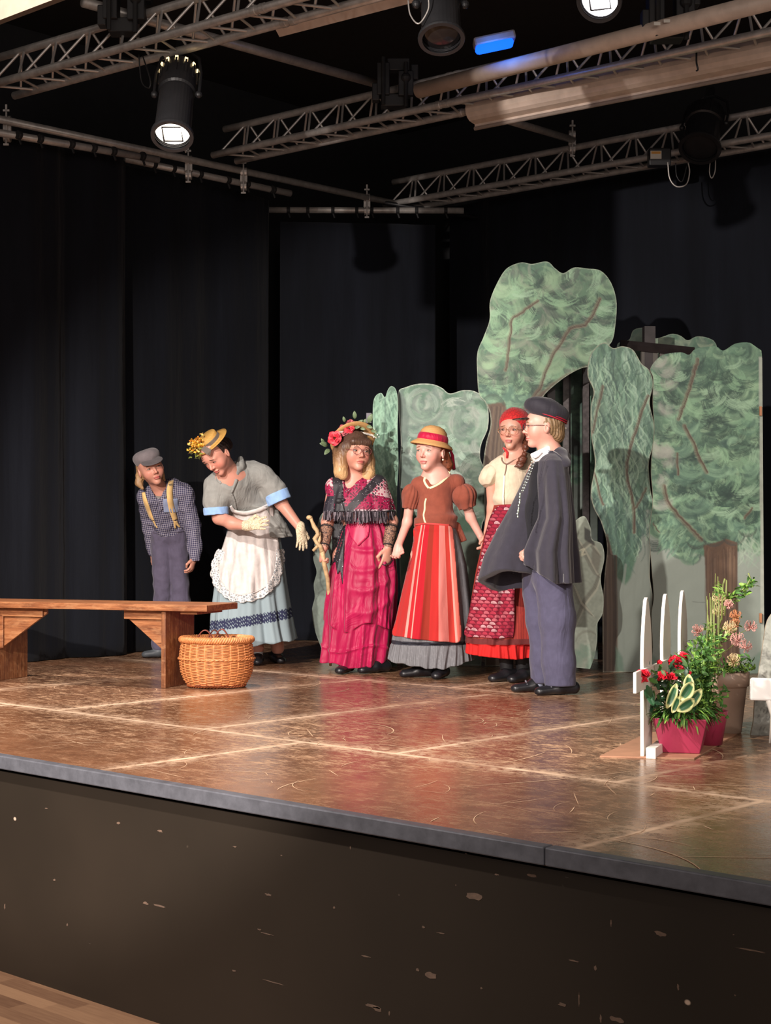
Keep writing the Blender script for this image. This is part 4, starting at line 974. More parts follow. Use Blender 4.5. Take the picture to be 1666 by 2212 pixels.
# ------------------------------------------------------------------ planters
M_lf = [plain('leaf_green', C(70, 112, 50), .5, .3, 40), plain('leaf_bright', C(128, 168, 72), .5, .25, 40), plain('leaf_dark', C(36, 74, 46), .45, .3, 40)]
M_var = None
g = G('variegated_leaf'); ca = g.n('ShaderNodeAttribute', attribute_name='Col'); M_var = g.done(ca.outputs['Color'], .42)
M_redf = plain('red_petal', C(214, 28, 52), .5, .2, 90)
def sph():
    a = random.uniform(0, 2*math.pi); z = random.uniform(-.2, 1); r = math.sqrt(1-z*z); return Vector((r*math.cos(a), r*math.sin(a), z))
rp = PD(1474, 1620, 5.84); rp.z = STAGE+.0065
pot = empty('red_planter', rp, (0, 0, PSI+math.radians(-16)), 'square tapered red planter with red flowers and variegated leaves', 'potted plant')
def L5(px, py, d): # picture point to planter axes
    q = PD(px, py, d)-rp; return Matrix.Rotation(-(PSI+math.radians(-16)), 3, 'Z') @ q
m = MB()
def frust(m, a, b, z0, z1, t=.006):
    V = []
    for (w, z) in ((a, z0), (b, z1), (b-t, z1), (b-t, z1-.02)): V += [Vector((w*sx, w*sy, z)) for sx, sy in ((-1, -1), (1, -1), (1, 1), (-1, 1))]
    F = [(3, 2, 1, 0)]
    for l in range(3): F += [(l*4+k, l*4+(k+1) % 4, l*4+4+(k+1) % 4, l*4+4+k) for k in range(4)]
    F.append((12, 13, 14, 15)); m.add(V, F)
frust(m, .070, .100, 0, .130); m.build('planter_box', plain('magenta_plastic', C(160, 50, 80), .32, .05), pot, bevel=.004)
m = MB(); m.box((0, 0, .114), (.18, .18, .006)); m.build('soil', plain('soil', C(60, 40, 30), .9), pot)
def flower_blob(name, c, r, parent, n=16):
    m = MB()
    for k in range(n):
        d = sph(); d.z = abs(d.z)*.8+.1 if random.random() < .6 else d.z; m.leaf(Vector(c)+d*r*.15, d, sph(), r*1.0, r*1.1, random.uniform(-.3, .6), 4, .3)
    return solidify(m.build(name, M_redf, parent, smooth=True), .0012)
for (x, y, d, r) in ((1389, 1458, 5.62, .022), (1388, 1470, 5.62, .017), (1433, 1464, 5.78, .022), (1453, 1465, 5.8, .020), (1459, 1432, 5.86, .024), (1477, 1420, 5.95, .019), (1466, 1446, 5.86, .018), (1425, 1432, 5.8, .010), (1487, 1456, 5.84, .012)):
    flower_blob('red_flower', L5(x, y, d), r*1.05, pot)
m = MB(); mk = MB()
for i in range(170):
    c = L5(random.uniform(1395, 1500), random.uniform(1438, 1540), random.uniform(5.74, 5.98)); d = sph()
    (m if i % 3 else mk).leaf(c, d+Vector((0, 0, .3)), sph(), random.uniform(.025, .05), random.uniform(.011, .02), .3, 4)
o = m.build('foliage', M_lf[2], pot, smooth=True); o['kind'] = 'stuff'; o = mk.build('light_foliage', M_lf[0], pot, smooth=True); o['kind'] = 'stuff'
m = MB()
for i in range(230):
    a = random.uniform(0, 2*math.pi); rr = random.uniform(.05, .105); c = Vector((max(-.1, min(.1, rr*1.2*math.cos(a))), max(-.1, min(.1, rr*1.2*math.sin(a))), .135+random.uniform(-.01, .035)))
    d = Vector((math.cos(a)*1.0+random.uniform(-.5, .5), math.sin(a)*1.0+random.uniform(-.5, .5), random.uniform(-.55, .7))); m.leaf(c, d, (0, 0, 1), random.uniform(.035, .072), random.uniform(.006, .011), .5, 4, .25)
o = m.build('bamboo_leaves', M_lf[0], pot, smooth=True); o['kind'] = 'stuff'
m = MB()
for i in range(90):
    a = random.uniform(0, 2*math.pi); rr = random.uniform(.06, .11); c = Vector((rr*math.cos(a), rr*math.sin(a), .135+random.uniform(-.01, .03)))
    m.leaf(c, Vector((math.cos(a), math.sin(a), random.uniform(-.7, .4))), (0, 0, 1), random.uniform(.03, .06), .009, .5, 4, .2)
o = m.build('tip_leaves', M_lf[1], pot, smooth=True); o['kind'] = 'stuff'
for (bx_, by_, tx, ty, w, d) in ((1440, 1530, 1465, 1478, .036, 5.72), (1484, 1500, 1492, 1458, .042, 5.74), (1470, 1512, 1500, 1475, .05, 5.70), (1478, 1532, 1520, 1490, .042, 5.72), (1462, 1535, 1504, 1512, .046, 5.68), (1452, 1540, 1470, 1505, .03, 5.7), (1398, 1480, 1405, 1515, .03, 5.68), (1412, 1525, 1396, 1478, .03, 5.7)):
    A_ = L5(bx_, by_, d); B_ = L5(tx, ty, d); D_ = (B_-A_); L_ = D_.length; vw = Matrix.Rotation(-(PSI+math.radians(-16)), 3, 'Z') @ Vector(-vF)
    nn = 10; mm = 8; V = []; cc = []; Fc = []; sd = D_.normalized().cross(vw).normalized()
    for i in range(nn+1):
        t = i/nn; ww = w*math.sin(math.pi*min(1, t*.94+.03))**.75*.5
        for j in range(mm+1):
            u = j/mm*2-1; V.append(A_+D_*t+sd*ww*u+vw*(abs(u)*ww*.5-.03*t*t)); e = max(abs(u), abs(t-.5)*2.05); rim = e > .72 or (abs(u) < .1 and False)
            cc.append(C(214, 216, 150) if rim and bx_ not in (1398, 1412) else C(46, 92, 58))
    for i in range(nn):
        for j in range(mm): a = i*(mm+1)+j; Fc.append((a, a+1, a+mm+2, a+mm+1))
    solidify(mesh_obj('variegated_leaf', V, Fc, M_var, pot, True, cols=np.array(cc)), .0012)
# second red pot, mostly hidden, and tall green bush
gp = PD(1535, 1600, 6.02); gp.z = STAGE+.0065
pot3 = empty('red_flower_pot', gp, (0, 0, PSI), 'small red pot with a tall leafy green bush, behind the square red planter', 'potted plant')
def L3(px, py, d): return Matrix.Rotation(-PSI, 3, 'Z') @ (PD(px, py, d)-gp)
m = MB(); m.lathe([(.045, 0), (.062, .10), (.068, .13), (.064, .13), (.058, .10), (.02, .09)], 24, capt=True); m.build('pot', bpy.data.materials['magenta_plastic'], pot3, smooth=True)
m = MB(); mk = MB(); ms = MB()
for i in range(70):
    t = random.random(); bxp = 1500+random.uniform(-30, 40); ty = 1390+abs(bxp-1525)*.9+random.uniform(0, 50)
    A_ = L3(1530+random.uniform(-8, 8), 1560, 6.0); B_ = L3(bxp, ty, random.uniform(5.88, 6.12)); ms.tube([A_, (A_+B_)/2+Vector((0, 0, .02)), B_], .0012, 4)
    for k in range(9):
        q = A_.lerp(B_, .25+.75*k/9); d = sph(); (m if (i+k) % 3 else mk).leaf(q, d+Vector((0, 0, .25)), sph(), random.uniform(.02, .042), random.uniform(.009, .015), .3, 4)
for i in range(420):
    px_ = random.gauss(1520, 22); py_ = random.uniform(1385, 1545); q = L3(px_, py_+abs(px_-1520)*.3, random.uniform(5.86, 6.12)); (m if i % 3 else mk).leaf(q, sph()+Vector((0, 0, .3)), sph(), random.uniform(.02, .045), random.uniform(.009, .016), .3, 4)
o = m.build('foliage', M_lf[0], pot3, smooth=True); o['kind'] = 'stuff'; o = mk.build('light_foliage', M_lf[1], pot3, smooth=True); o['kind'] = 'stuff'; o = ms.build('stems', M_lf[0], pot3); o['kind'] = 'stuff'
# grey pot
rp2 = PD(1568, 1580, 6.42); rp2.z = STAGE
pot2 = empty('grey_flower_pot', rp2, (0, 0, PSI), 'large round grey-brown pot with spidery pink flowers on tall stems', 'potted plant')
def L2(px, py, d): return Matrix.Rotation(-PSI, 3, 'Z') @ (PD(px, py, d)-rp2)
m = MB(); m.lathe([(.060, 0), (.064, .004), (.086, .190), (.088, .192), (.094, .194), (.098, .250), (.092, .252), (.088, .245), (.086, .215)], 48); m.build('pot', plain('taupe_pot', C(150, 128, 112), .5, .06), pot2, smooth=True, bevel=0)
m = MB(); m.lathe([(.001, .222), (.086, .218)], 24, capb=False, capt=False); m.build('soil', bpy.data.materials['soil'], pot2)
ms = MB(); st_ = plain('stem_green', C(128, 140, 76), .5, .15)
for i in range(15):
    x = random.uniform(1528, 1553); top = random.uniform(1238, 1330); dd = random.uniform(6.3, 6.45); ms.tube([L2(x+random.uniform(-2, 6), 1470, dd), L2(x+random.uniform(-3, 3), (1470+top)/2, dd), L2(x+random.uniform(-3, 3), top, dd)], .0014, 5)
ms.tube([L2(1560, 1340, 6.35), L2(1561, 1290, 6.35), L2(1563, 1262, 6.35), L2(1566, 1250, 6.35), L2(1570, 1254, 6.35), L2(1569, 1285, 6.35), L2(1566, 1330, 6.35)], .0035, 6)
br = [L2(1552, 1360, 6.4), L2(1565, 1310, 6.4), L2(1590, 1285, 6.4), L2(1612, 1268, 6.38), L2(1622, 1250, 6.38), L2(1617, 1238, 6.38)]; ms.tube(br, .0035, 6)
o = ms.build('stems', st_, pot2, smooth=True); o['kind'] = 'stuff'
m = MB(); mk = MB()
for (a, b, n) in (((1570, 1300), (1630, 1258), 95), ((1552, 1262), (1560, 1290), 26), ((1525, 1400), (1560, 1360), 60), ((1560, 1448), (1625, 1440), 90), ((1545, 1460), (1600, 1420), 60), ((1500, 1400), (1540, 1350), 40), ((1545, 1400), (1600, 1330), 40)):
    for i in range(n):
        t = random.random(); q = L2(a[0]+(b[0]-a[0])*t+random.gauss(0, 5), a[1]+(b[1]-a[1])*t+random.gauss(0, 6), random.uniform(6.3, 6.48)); (m if i % 2 else mk).leaf(q, sph(), sph(), random.uniform(.018, .034), random.uniform(.008, .013), .3, 4)
o = m.build('foliage', M_lf[0], pot2, smooth=True); o['kind'] = 'stuff'; o = mk.build('light_foliage', M_lf[1], pot2, smooth=True); o['kind'] = 'stuff'
M_sp = [plain('pink_filament', C(216, 160, 150), .5, .15), plain('orange_filament', C(196, 130, 88), .5, .15), plain('cream_filament', C(222, 196, 150), .5, .12)]
for i, (x, y, r, k) in enumerate(((1554, 1298, 17, 2), (1575, 1308, 12, 0), (1553, 1325, 15, 2), (1590, 1334, 15, 1), (1508, 1366, 16, 0), (1577, 1360, 17, 2), (1622, 1357, 16, 0), (1594, 1385, 18, 0), (1611, 1400, 16, 0), (1585, 1430, 17, 2), (1588, 1348, 13, 1))):
    c = L2(x, y, 6.28 if i % 2 else 6.4); m = MB(); R_ = r*6.3/3361
    for q in range(46):
        d = sph() if q % 2 else Vector((random.gauss(0, 1), random.gauss(0, 1), random.gauss(0, 1))).normalized(); s1 = sph(); m.tube([c+d*R_*.1, c+d*R_*.6+s1*R_*.06, c+d*R_*.9+Vector((0, 0, R_*.2)), c+d*R_*.78+Vector((0, 0, R_*.38))], [.0012, .0010, .0011, .0015], 4)
    m.ball(c, R_*.16, 5); m.build('pink_flower', M_sp[k], pot2, smooth=True)
    if i in (4, 6, 7, 9): ss = MB(); ss.tube([c, (c+L2(1560, y+25, 6.4))/2+Vector((0, 0, -.004)), L2(1560, y+30, 6.4)], .0013, 5); ss.build('flower_stem', st_, pot2)
# ------------------------------------------------------------------ painted rock and white board at the right edge
p = Panel([(1622, 1588, 0), (1628, 1560), (1632, 1500), (1640, 1450), (1648, 1400), (1656, 1350), (1668, 1326), (1700, 1290), (1740, 1330), (1760, 1600, 0)], 6.33, base=C(176, 172, 166), seed=31)
p.foliage(50, (1620, 1330, 1700, 1600), (6, 22), [C(150, 146, 142), C(206, 200, 194), C(120, 116, 114), C(190, 184, 178)], al=.6, w=(2, 5)); p.fill([(1615, 1505), (1700, 1505), (1700, 1600), (1615, 1600)], C(120, 116, 114), .55, 2, .5, .3)
for k in range(26):
    x = p.r.uniform(1624, 1668); y = p.r.uniform(1510, 1585); p.stroke([(x, y), (x+5, y-9)], 2.6, [C(70, 66, 66), C(176, 172, 168)][k % 2], .7)
p.build('painted_rock_panel', 'grey mottled painted rock cut-out at the right edge', cat='scenery rock', group='rock cut-out')
sg = PD(1668, 1490, 6.02); sgn_ = empty('white_board_sign', sg, (0, 0, PSI), 'blank white board in front of the painted rock, cut by the right edge', 'board')
m = MB(); m.box((.03, 0, 0), (.23, .018, .088), Matrix.Rotation(math.radians(1.5), 3, 'Y')); m.build('board', plain('bright_white_paint', C(246, 244, 240), .5, .02), sgn_, bevel=.008)
m = MB()
for x in (-.012, .10): m.tube([(x, .005, -.04), (x+.012, .004, -.10), (x+.004, .004, -.206)], [.012, .006, .004], 8)
m.build('board_foot', M_white, sgn_, smooth=True)
# ------------------------------------------------------------------ people: helpers
def mat_skin(name, base, brow, lip=(.44, .10, .09), blush=.5):
    g = G(name); fc = g.coord('fc'); X, Y, Z = g.sep(fc); ax = g.math('ABSOLUTE', X); front = g.step(Y, -.02, -.045)
    def ell(x0, z0, rx, rz, sharp, xx=None, rot=0):
        xx = ax if xx is None else xx; dx = g.math('SUBTRACT', xx, x0); dz = g.math('SUBTRACT', Z, z0)
        if rot: dz = g.math('SUBTRACT', dz, g.math('MULTIPLY', dx, rot))
        a = g.math('DIVIDE', dx, rx); b = g.math('DIVIDE', dz, rz); r = g.math('SQRT', g.math('ADD', g.math('MULTIPLY', a, a), g.math('MULTIPLY', b, b)))
        m = g.math('MULTIPLY', g.math('SUBTRACT', 1.0, r), sharp, clamp=True); return g.math('MULTIPLY', m, front)
    nz = g.noise(g.coord(), 22, 4)
    c = g.ramp(nz, [(.3, tuple(x*.93 for x in base)), (.7, tuple(min(1, x*1.06) for x in base))])
    red = (base[0]*.98, base[1]*.60, base[2]*.58)
    c = g.mix(g.math('MULTIPLY', ell(.042, -.030, .034, .030, 1.2), blush), c, red)
    c = g.mix(g.math('MULTIPLY', ell(0, -.030, .016, .014, 1.2), .35), c, red)
    c = g.mix(g.math('MULTIPLY', ell(.007, -.0385, .0038, .0022, 4), .75), c, (.16, .05, .04))
    c = g.mix(g.math('MULTIPLY', ell(0, -.0605, .0225, .0085, 3.5), .95), c, lip)
    c = g.mix(g.math('MULTIPLY', ell(0, -.0605, .020, .0013, 3), .8), c, (.12, .03, .03))
    c = g.mix(g.math('MULTIPLY', ell(.031, .0205, .0185, .0042, 3, rot=-.18), .95), c, brow)
    c = g.mix(g.math('MULTIPLY', ell(.031, .0, .0175, .0085, 2.5), .35), c, (base[0]*.55, base[1]*.36, base[2]*.34))  # eye socket shading put into the skin colour
    return g.done(c, .46, spec=.4, sss=.12)
SKIN = (.74, .40, .30)
class Fig:
    def __init__(s, D, px0, label, name='person'):
        s.D = D; s.X = (px0-CX)/F_PX*D; s.s = D/F_PX
        s.root = empty(name, cw(s.X, D, STAGE), (0, 0, PSI), label, 'person')
    def J(s, px, py, dy=0.0):
        r = ray(px, py); t = (s.D+dy)/r[1]; return np.array([r[0]*t-s.X, dy, EYE+r[2]*t-STAGE])
    def ring(s, py, xl, xr, ry, cy=0.0):
        a = s.J(xl, py, cy); b = s.J(xr, py, cy); return ((a+b)/2)[2], ((a+b)/2)[0], cy, abs(b[0]-a[0])/2, ry
    def surf(s, S, px, py, off=.003, y0=-.7, y1=.4):
        """front surface point of S seen at this picture position, lifted by off"""
        ys = np.arange(y0, y1, .012); P = np.array([s.J(px, py, y) for y in ys]); d = S.ev(P) if hasattr(S, 'ev') else S(P)
        m = np.where(d < 0)[0]
        if len(m) == 0:
            i = int(np.argmin(d)); y = ys[i]
            if getattr(s, 'last', None) is not None: y = s.last
        else:
            i = m[0]; y = ys[i] if i == 0 else ys[i-1]+(ys[i]-ys[i-1])*d[i-1]/(d[i-1]-d[i])
        s.last = y
        return s.J(px, py, y-off)
    def strip(s, S, name, pts, w, mat, off=.003, th=.002, n=6, parent=None, cols=None, m=2, y1=.4):
        s.last = None
        """band laid over the surface along picture points; w = width in picture units (scalar or list)"""
        pts = np.array(pts, float); t0 = np.linspace(0, 1, len(pts)); t = np.linspace(0, 1, (len(pts)-1)*n+1)
        X = np.interp(t, t0, pts[:, 0]); Y = np.interp(t, t0, pts[:, 1]); W = np.interp(t, t0, w) if hasattr(w, '__len__') else np.full(len(t), w)
        k = np.array([1, 2, 3, 2, 1])/9.; Xs = np.convolve(np.pad(X, 2, 'edge'), k, 'valid'); Ys = np.convolve(np.pad(Y, 2, 'edge'), k, 'valid')
        dx = np.gradient(Xs); dy = np.gradient(Ys); l = np.hypot(dx, dy)+1e-9; V = []
        for i in range(len(t)):
            for j in range(m+1):
                u = (j/m-.5)*W[i]; V.append(s.surf(S, Xs[i]-dy[i]/l[i]*u, Ys[i]+dx[i]/l[i]*u, off, y1=y1))
        V = np.array(V).reshape(len(t), m+1, 3); V[:, :, 1] = np.minimum(V[:, :, 1], np.median(V[:, :, 1], axis=1)[:, None]+.03)
        F = [(i*(m+1)+j, i*(m+1)+j+1, (i+1)*(m+1)+j+1, (i+1)*(m+1)+j) for i in range(len(t)-1) for j in range(m)]
        o = mesh_obj(name, V.reshape(-1, 3), F, mat, parent or s.root); return solidify(o, th, 0)
    def patch(s, S, name, poly, mat, off=.004, step=2.0, th=.003, colfn=None, fold=None, raw=False, parent=None, y1=.4):
        s.last = None; P = np.array([p[:2] for p in poly], float) if raw else smooth_closed(poly, 5)
        gx = np.arange(P[:, 0].min()-step, P[:, 0].max()+step*2, step); gy = np.arange(P[:, 1].min()-step, P[:, 1].max()+step*2, step)
        X, Y = np.meshgrid(gx, gy); ctr = inside(P, X[:-1, :-1]+step/2, Y[:-1, :-1]+step/2); ni, nj = X.shape; used = np.zeros((ni, nj), bool); full = np.zeros((ni, nj), int)
        for a in (0, 1):
            for b in (0, 1): used[a:ni-1+a, b:nj-1+b] |= ctr; full[a:ni-1+a, b:nj-1+b] += ctr
        idx = np.full((ni, nj), -1); idx[used] = np.arange(used.sum()); px = X[used].copy(); py = Y[used].copy(); bi = np.where(full[used] < 4)[0]
        A = P; Bq = np.roll(P, -1, 0); Q = np.stack([px[bi], py[bi]], 1); d = Bq-A; L = (d*d).sum(1)+1e-9; t = np.clip(((Q[:, None]-A[None])*d[None]).sum(-1)/L, 0, 1)
        pr = A[None]+t[..., None]*d[None]; dist = ((pr-Q[:, None])**2).sum(-1); k = dist.argmin(1); pr = pr[np.arange(len(k)), k]; px[bi] = pr[:, 0]; py[bi] = pr[:, 1]
        V = []
        for x, y in zip(px, py): s.last = None; V.append(s.surf(S, x, y, off, y1=y1))
        V = np.array(V)
        if fold is not None: V[:, 1] -= fold(px, py)
        q = np.argwhere(ctr); F = np.stack([idx[q[:, 0], q[:, 1]], idx[q[:, 0]+1, q[:, 1]], idx[q[:, 0]+1, q[:, 1]+1], idx[q[:, 0], q[:, 1]+1]], 1)
        o = mesh_obj(name, V, F, mat, parent or s.root, cols=None if colfn is None else colfn(px, py)); return solidify(o, th, 0)
    def mesh(s, S, name, mat, vox=.005, disp=None, cols=None, attr=None, parent=None):
        V, F = S.mesh(vox, disp); return mesh_obj(name, V, F, mat, parent or s.root, True, cols=None if cols is None else cols(V), attrs=None if attr is None else {'fc': attr(V)})
def rings(S, R, fold=None, k=.01, top=None, bot=None, sub=False, sh=0.0):
    """stack of elliptical rings (z, cx, cy, rx, ry); fold(th, z) swells it; bot(x, y) gives the hem height"""
    R = np.array(sorted(R), float); z0, z1 = R[0, 0], R[-1, 0]
    def fn(P):
        z = P[..., 2]; I = lambda c: np.interp(z, R[:, 0], R[:, c])
        rx = I(3)-sh; ry = I(4)-sh; X = (P[..., 0]-I(1))/rx; Y = (P[..., 1]-I(2))/ry; rr = np.sqrt(X*X+Y*Y)+1e-9; th = np.arctan2(X, -Y)
        d = (rr-1)*(1/np.sqrt((X/rr/rx)**2+(Y/rr/ry)**2))
        if fold is not None: d = d-fold(th, z)
        d = d*.85
        zb = z0 if bot is None else bot(P[..., 0], P[..., 1]); zt = z1
        return np.maximum(d, np.maximum(zb-z, z-zt))
    c = np.array([R[:, 1].mean(), R[:, 2].mean(), (z0+z1)/2]); rad = math.hypot((z1-z0)/2, max(R[:, 3].max(), R[:, 4].max())+.06)+.05
    S.p.append((fn, c, rad, k, sub))
    # tighter box for the mesher
    lo = np.array([(R[:, 1]-R[:, 3]).min()-.06, (R[:, 2]-R[:, 4]).min()-.06, z0-.06]); hi = np.array([(R[:, 1]+R[:, 3]).max()+.06, (R[:, 2]+R[:, 4]).max()+.06, z1+.02])
    if not sub: S.boxes = getattr(S, 'boxes', [])+[(lo, hi, len(S.p)-1)]
    return S
def _bounds(s):
    lo = np.full(3, 9.); hi = -lo; bx = {i: (a, b) for a, b, i in getattr(s, 'boxes', [])}
    for i, (fn, c, R, k, sub) in enumerate(s.p):
        if sub: continue
        a, b = bx.get(i, (c-R-k, c+R+k)); lo = np.minimum(lo, a); hi = np.maximum(hi, b)
    return lo-.01, hi+.01
SDF.bounds = _bounds
def head(S, c, R, sc=1.0, chin=0.0, ears=True, full=1.0, nose=1.0):
    def p(x, y, z): return c+R@(np.array([x, y, z])*sc)
    def E(x, y, z, r, k=.015, sub=False, R2=None): S.ell(p(x, y, z), np.array(r)*sc, R if R2 is None else R@R2, k*sc, sub)
    E(0, .012, .022, (.072, .088, .085), .02)
    E(0, -.020, -.030, (.056*full, .060, .070), .03)
    E(0, -.028, .030, (.060, .052, .045), .03)
    for x in (-1, 1):
        E(x*.034*full, -.046, -.030, (.026, .026, .028), .025)
    E(0, -.058, -.090+chin, (.022, .020, .017), .025)
    for x in (-1, 1): E(x*.031, -.090, .000, (.017, .013, .0105), .012, True)
    S.cap(p(-.040, -.070, .018), p(.040, -.070, .018), .006*sc, k=.02*sc)
    for x in (-1, 1): E(x*.031, -.0655, -.001, (.0165, .0135, .0125), .005)
    S.cap(p(0, -.078, .006), p(0, -.094-.004*nose, -.027), .0055*sc, .0088*sc, k=.010*sc)
    for x in (-1, 1): E(x*.0095, -.086, -.031, (.0072, .0085, .0062), .006)
    E(0, -.080, -.056, (.021, .009, .0052), .006); E(0, -.079, -.0662, (.0175, .0095, .0056), .006)
    E(0, -.098, -.0608, (.020, .0125, .0011), .003, True)
    if ears:
        for x in (-1, 1):
            Re = rotm(x*18, -12, 0); E(x*.073, .012, -.010, (.0085, .017, .030), .006, False, Re); E(x*.083, .007, -.008, (.006, .009, .018), .004, True, Re)
    return p
def fcattr(c, R, sc):
    def f(V):
        q = (V-c)@R/sc; far = (np.abs(q).max(1) > .14); q[far] = (0, 5, 0); return q
    return f
M_eye = None
def eyes(fig, S, c, R, sc, gaze=(0, 0), iris=C(92, 74, 60), open_=1.0, lash=C(60, 40, 34)):
    global M_eye
    if M_eye is None: M_eye = vcol('eye', .18)
    for x in (-1, 1):
        e = np.array([x*.031, 0, 0]); dr = None
        for y in np.arange(-.12, -.03, .001):
            if S.ev((c+R@(np.array([e[0], y, e[2]])*sc))[None])[0] < 0: break
        rx, ry, rz = .0138, .009, .0058*open_; y0 = y+ry-.0022; V = []; cc = []; F = []; n = 18
        for i in range(n+1):
            for k in range(2*n):
                # pole points forwards (-y)
                t = math.pi*i/n; a = math.pi*k/n; v = np.array([math.sin(t)*math.cos(a)*rx, -math.cos(t)*ry, math.sin(t)*math.sin(a)*rz])
                V.append(R@((np.array([e[0], y0, 0])+v)*sc)+c)
                d = math.hypot(v[0]-gaze[0]*.0062, v[2]-gaze[1]*.003); cc.append(C(14, 10, 10) if d < .0028 else iris if d < .0062 else C(168, 154, 148))
        w = 2*n
        for i in range(n):
            for k in range(w): F.append((i*w+k, i*w+(k+1) % w, (i+1)*w+(k+1) % w, (i+1)*w+k))
        m = MB(); m.v = [tuple(v) for v in V]; m.f = [list(f) for f in F]; m.c = cc
        m.col = lash; pts = []
        for a in np.linspace(-1, 1, 9):
            pts.append(c+R@(np.array([x*.031+a*.0150, y-.0012+abs(a)**2*.006, (.0068*open_)*(1-a*a)+.0002])*sc))
        m.tube(pts, [.0005*sc+.0014*sc*math.sin(math.pi*(i+.5)/9) for i in range(9)], 5)
        m.build('eye', M_eye, fig.root, smooth=True, vc=True)
def glasses(fig, c, R, sc, mat, rx=.0225, rz=.0205, y=-.098, lens=True, top=0.0):
    root = empty('glasses', (0, 0, 0)); root.parent = fig.root
    fm = MB()
    def p(a): return c+R@(np.array(a)*sc)
    for x in (-1, 1):
        pts = [p((x*.0305+rx*math.cos(t), y+.0035*abs(math.cos(t))*(1 if math.cos(t)*x > 0 else .2), -.002+rz*math.sin(t)*(1+top*(math.sin(t) > 0)))) for t in np.linspace(0, 2*math.pi, 25)]
        fm.tube(pts, .0013*sc, 6, cap=False)
        if lens:
            lm = MB(); lm.add([p((x*.0305, y, -.002))]+pts[:-1], [(0, i+1, (i+1) % 24+1) for i in range(24)]); lm.build('lens', M_glass, root, smooth=True)
        tm = MB(); tm.tube([p((x*(.0305+rx), y+.004, .004)), p((x*.072, -.04, .004)), p((x*.078, .010, .002)), p((x*.077, .026, -.014))], .0013*sc, 6); tm.build('temple', mat, root, smooth=True)
    fm.tube([p((-.0305+rx, y, .002)), p((0, y-.003, .006)), p((.0305-rx, y, .002))], .0013*sc, 6); fm.build('rims', mat, root, smooth=True)
    return root
g = G('clear_lens'); M_glass = g.done((.02, .02, .02), .02, alpha=.07, spec=.6)
def hand(S, w, d, n, sgn=1, curl=.35, sz=1.0, spread=.10, k=.006, thumb=.5, curls=None):
    """w wrist, d along the fingers, n the way the palm faces, thumb on side sgn*(d x n)"""
    d = nrm(d); n = np.array(n, float); n = nrm(n-d*(n@d)); t = np.cross(d, n)*sgn
    w = np.array(w, float); S.cap(w-d*.01, w+d*.022*sz, .021*sz, .026*sz, .012, .62, n); S.cap(w+d*.030*sz, w+d*.058*sz, .029*sz, .031*sz, .012, .42, n)
    Ls = (.058, .066, .062, .048); cur = curls or [curl]*4
    for i in range(4):
        a = (1.5-i)*spread; base = w+d*.066*sz*(1-.02*abs(i-1.3))+t*(.0235-.0157*i)*sz; dd = nrm(d*math.cos(a)+t*math.sin(a)); nn = n; P = [base]; r = (.0080, .0083, .0079, .0070)[i]*sz
        ang = cur[i]*.7
        for s_, L in enumerate((.46, .30, .24)):
            v = dd*math.cos(ang)+nn*math.sin(ang); P.append(P[-1]+v*Ls[i]*L*sz); ang += cur[i]*(1.0 if s_ == 0 else .7)
        S.chain(P, [r, r*.95, r*.9, r*.8], .0035)
    P = [w+d*.012*sz+t*.020*sz, w+d*.036*sz+t*.037*sz+n*.008, w+d*.058*sz+t*(.044+.01*(1-thumb))*sz+n*(.012+.012*thumb), w+d*.076*sz+t*(.040-.012*thumb)*sz+n*(.014+.02*thumb)]
    S.chain(P, [.0125*sz, .0105*sz, .0092*sz, .0078*sz], .006)
    return t
def strands(c, R, k=30, amp=.0018):
    def f(P):
        q = (P-c)@R; th = np.arctan2(q[..., 0], -q[..., 1]); return amp*(np.sin(k*th+4*np.sin(q[..., 2]*22)+3*np.sin(5*th))+.6*np.sin(k*1.7*th+q[..., 2]*50))
    return f
def wr(seed, amp=.004, f=26, st=(1, 1, .5)):
    r = np.random.RandomState(seed); K = [(r.normal(0, 1, 3)*np.array(st)*f, r.uniform(0, 6), r.normal(0, 1, 3)*f*.5, r.uniform(0, 6)) for _ in range(5)]
    def g_(P):
        v = 0
        for a, p, b, q in K: v = v+np.sin(P@a+p+1.6*np.sin(P@b+q))
        v = v/5; return amp*(1-np.abs(v)*2.2)
    return g_
def pleats(n, amp, z0, z1, seed=0, p=1.2, sharp=.0, wob=1.0):
    r = np.random.RandomState(seed); ph = r.uniform(0, 6, 6)
    def f(th, z):
        t = np.clip((z1-z)/(z1-z0), 0, 1); a = amp*(t**p)
        u = n*th+wob*(1.3*np.sin(2*th+ph[0]+t)+.9*np.sin(5*th+ph[1]-t*1.5)); v = np.sin(u)*.6+.4*np.sin(u*.53+ph[2])+.25*np.sin(u*2.1+ph[3]+2*t)
        return a*(v+sharp*(np.abs(np.sin(u*.5))-.6))
    return f
def shoe(fig, name, p, ang, L=.22, mat=None, h=.05, sole=True):
    S = SDF(); a = math.radians(ang); d = np.array([math.cos(a), math.sin(a), 0]); p = np.array(p, float); sd = np.array([-d[1], d[0], 0])
    S.cap(p-d*L*.36+[0, 0, .036], p-d*L*.05+[0, 0, .040], .034, .036, .02); S.cap(p+[0, 0, .030], p+d*L*.33+[0, 0, .022], .036, .032, .02, .75, (0, 0, 1)); S.half(p+[0, 0, .004], (0, 0, -1), .003); S.cap(p-d*L*.34+[0, 0, .05], p-d*L*.2+[0, 0, .09], .022, .028, .01) if h > .06 else None
    o = fig.mesh(S, name, mat, .004)
    return o
M_blkleather = plain('black_leather', C(26, 26, 30), .36, .2)
PARTC = {}
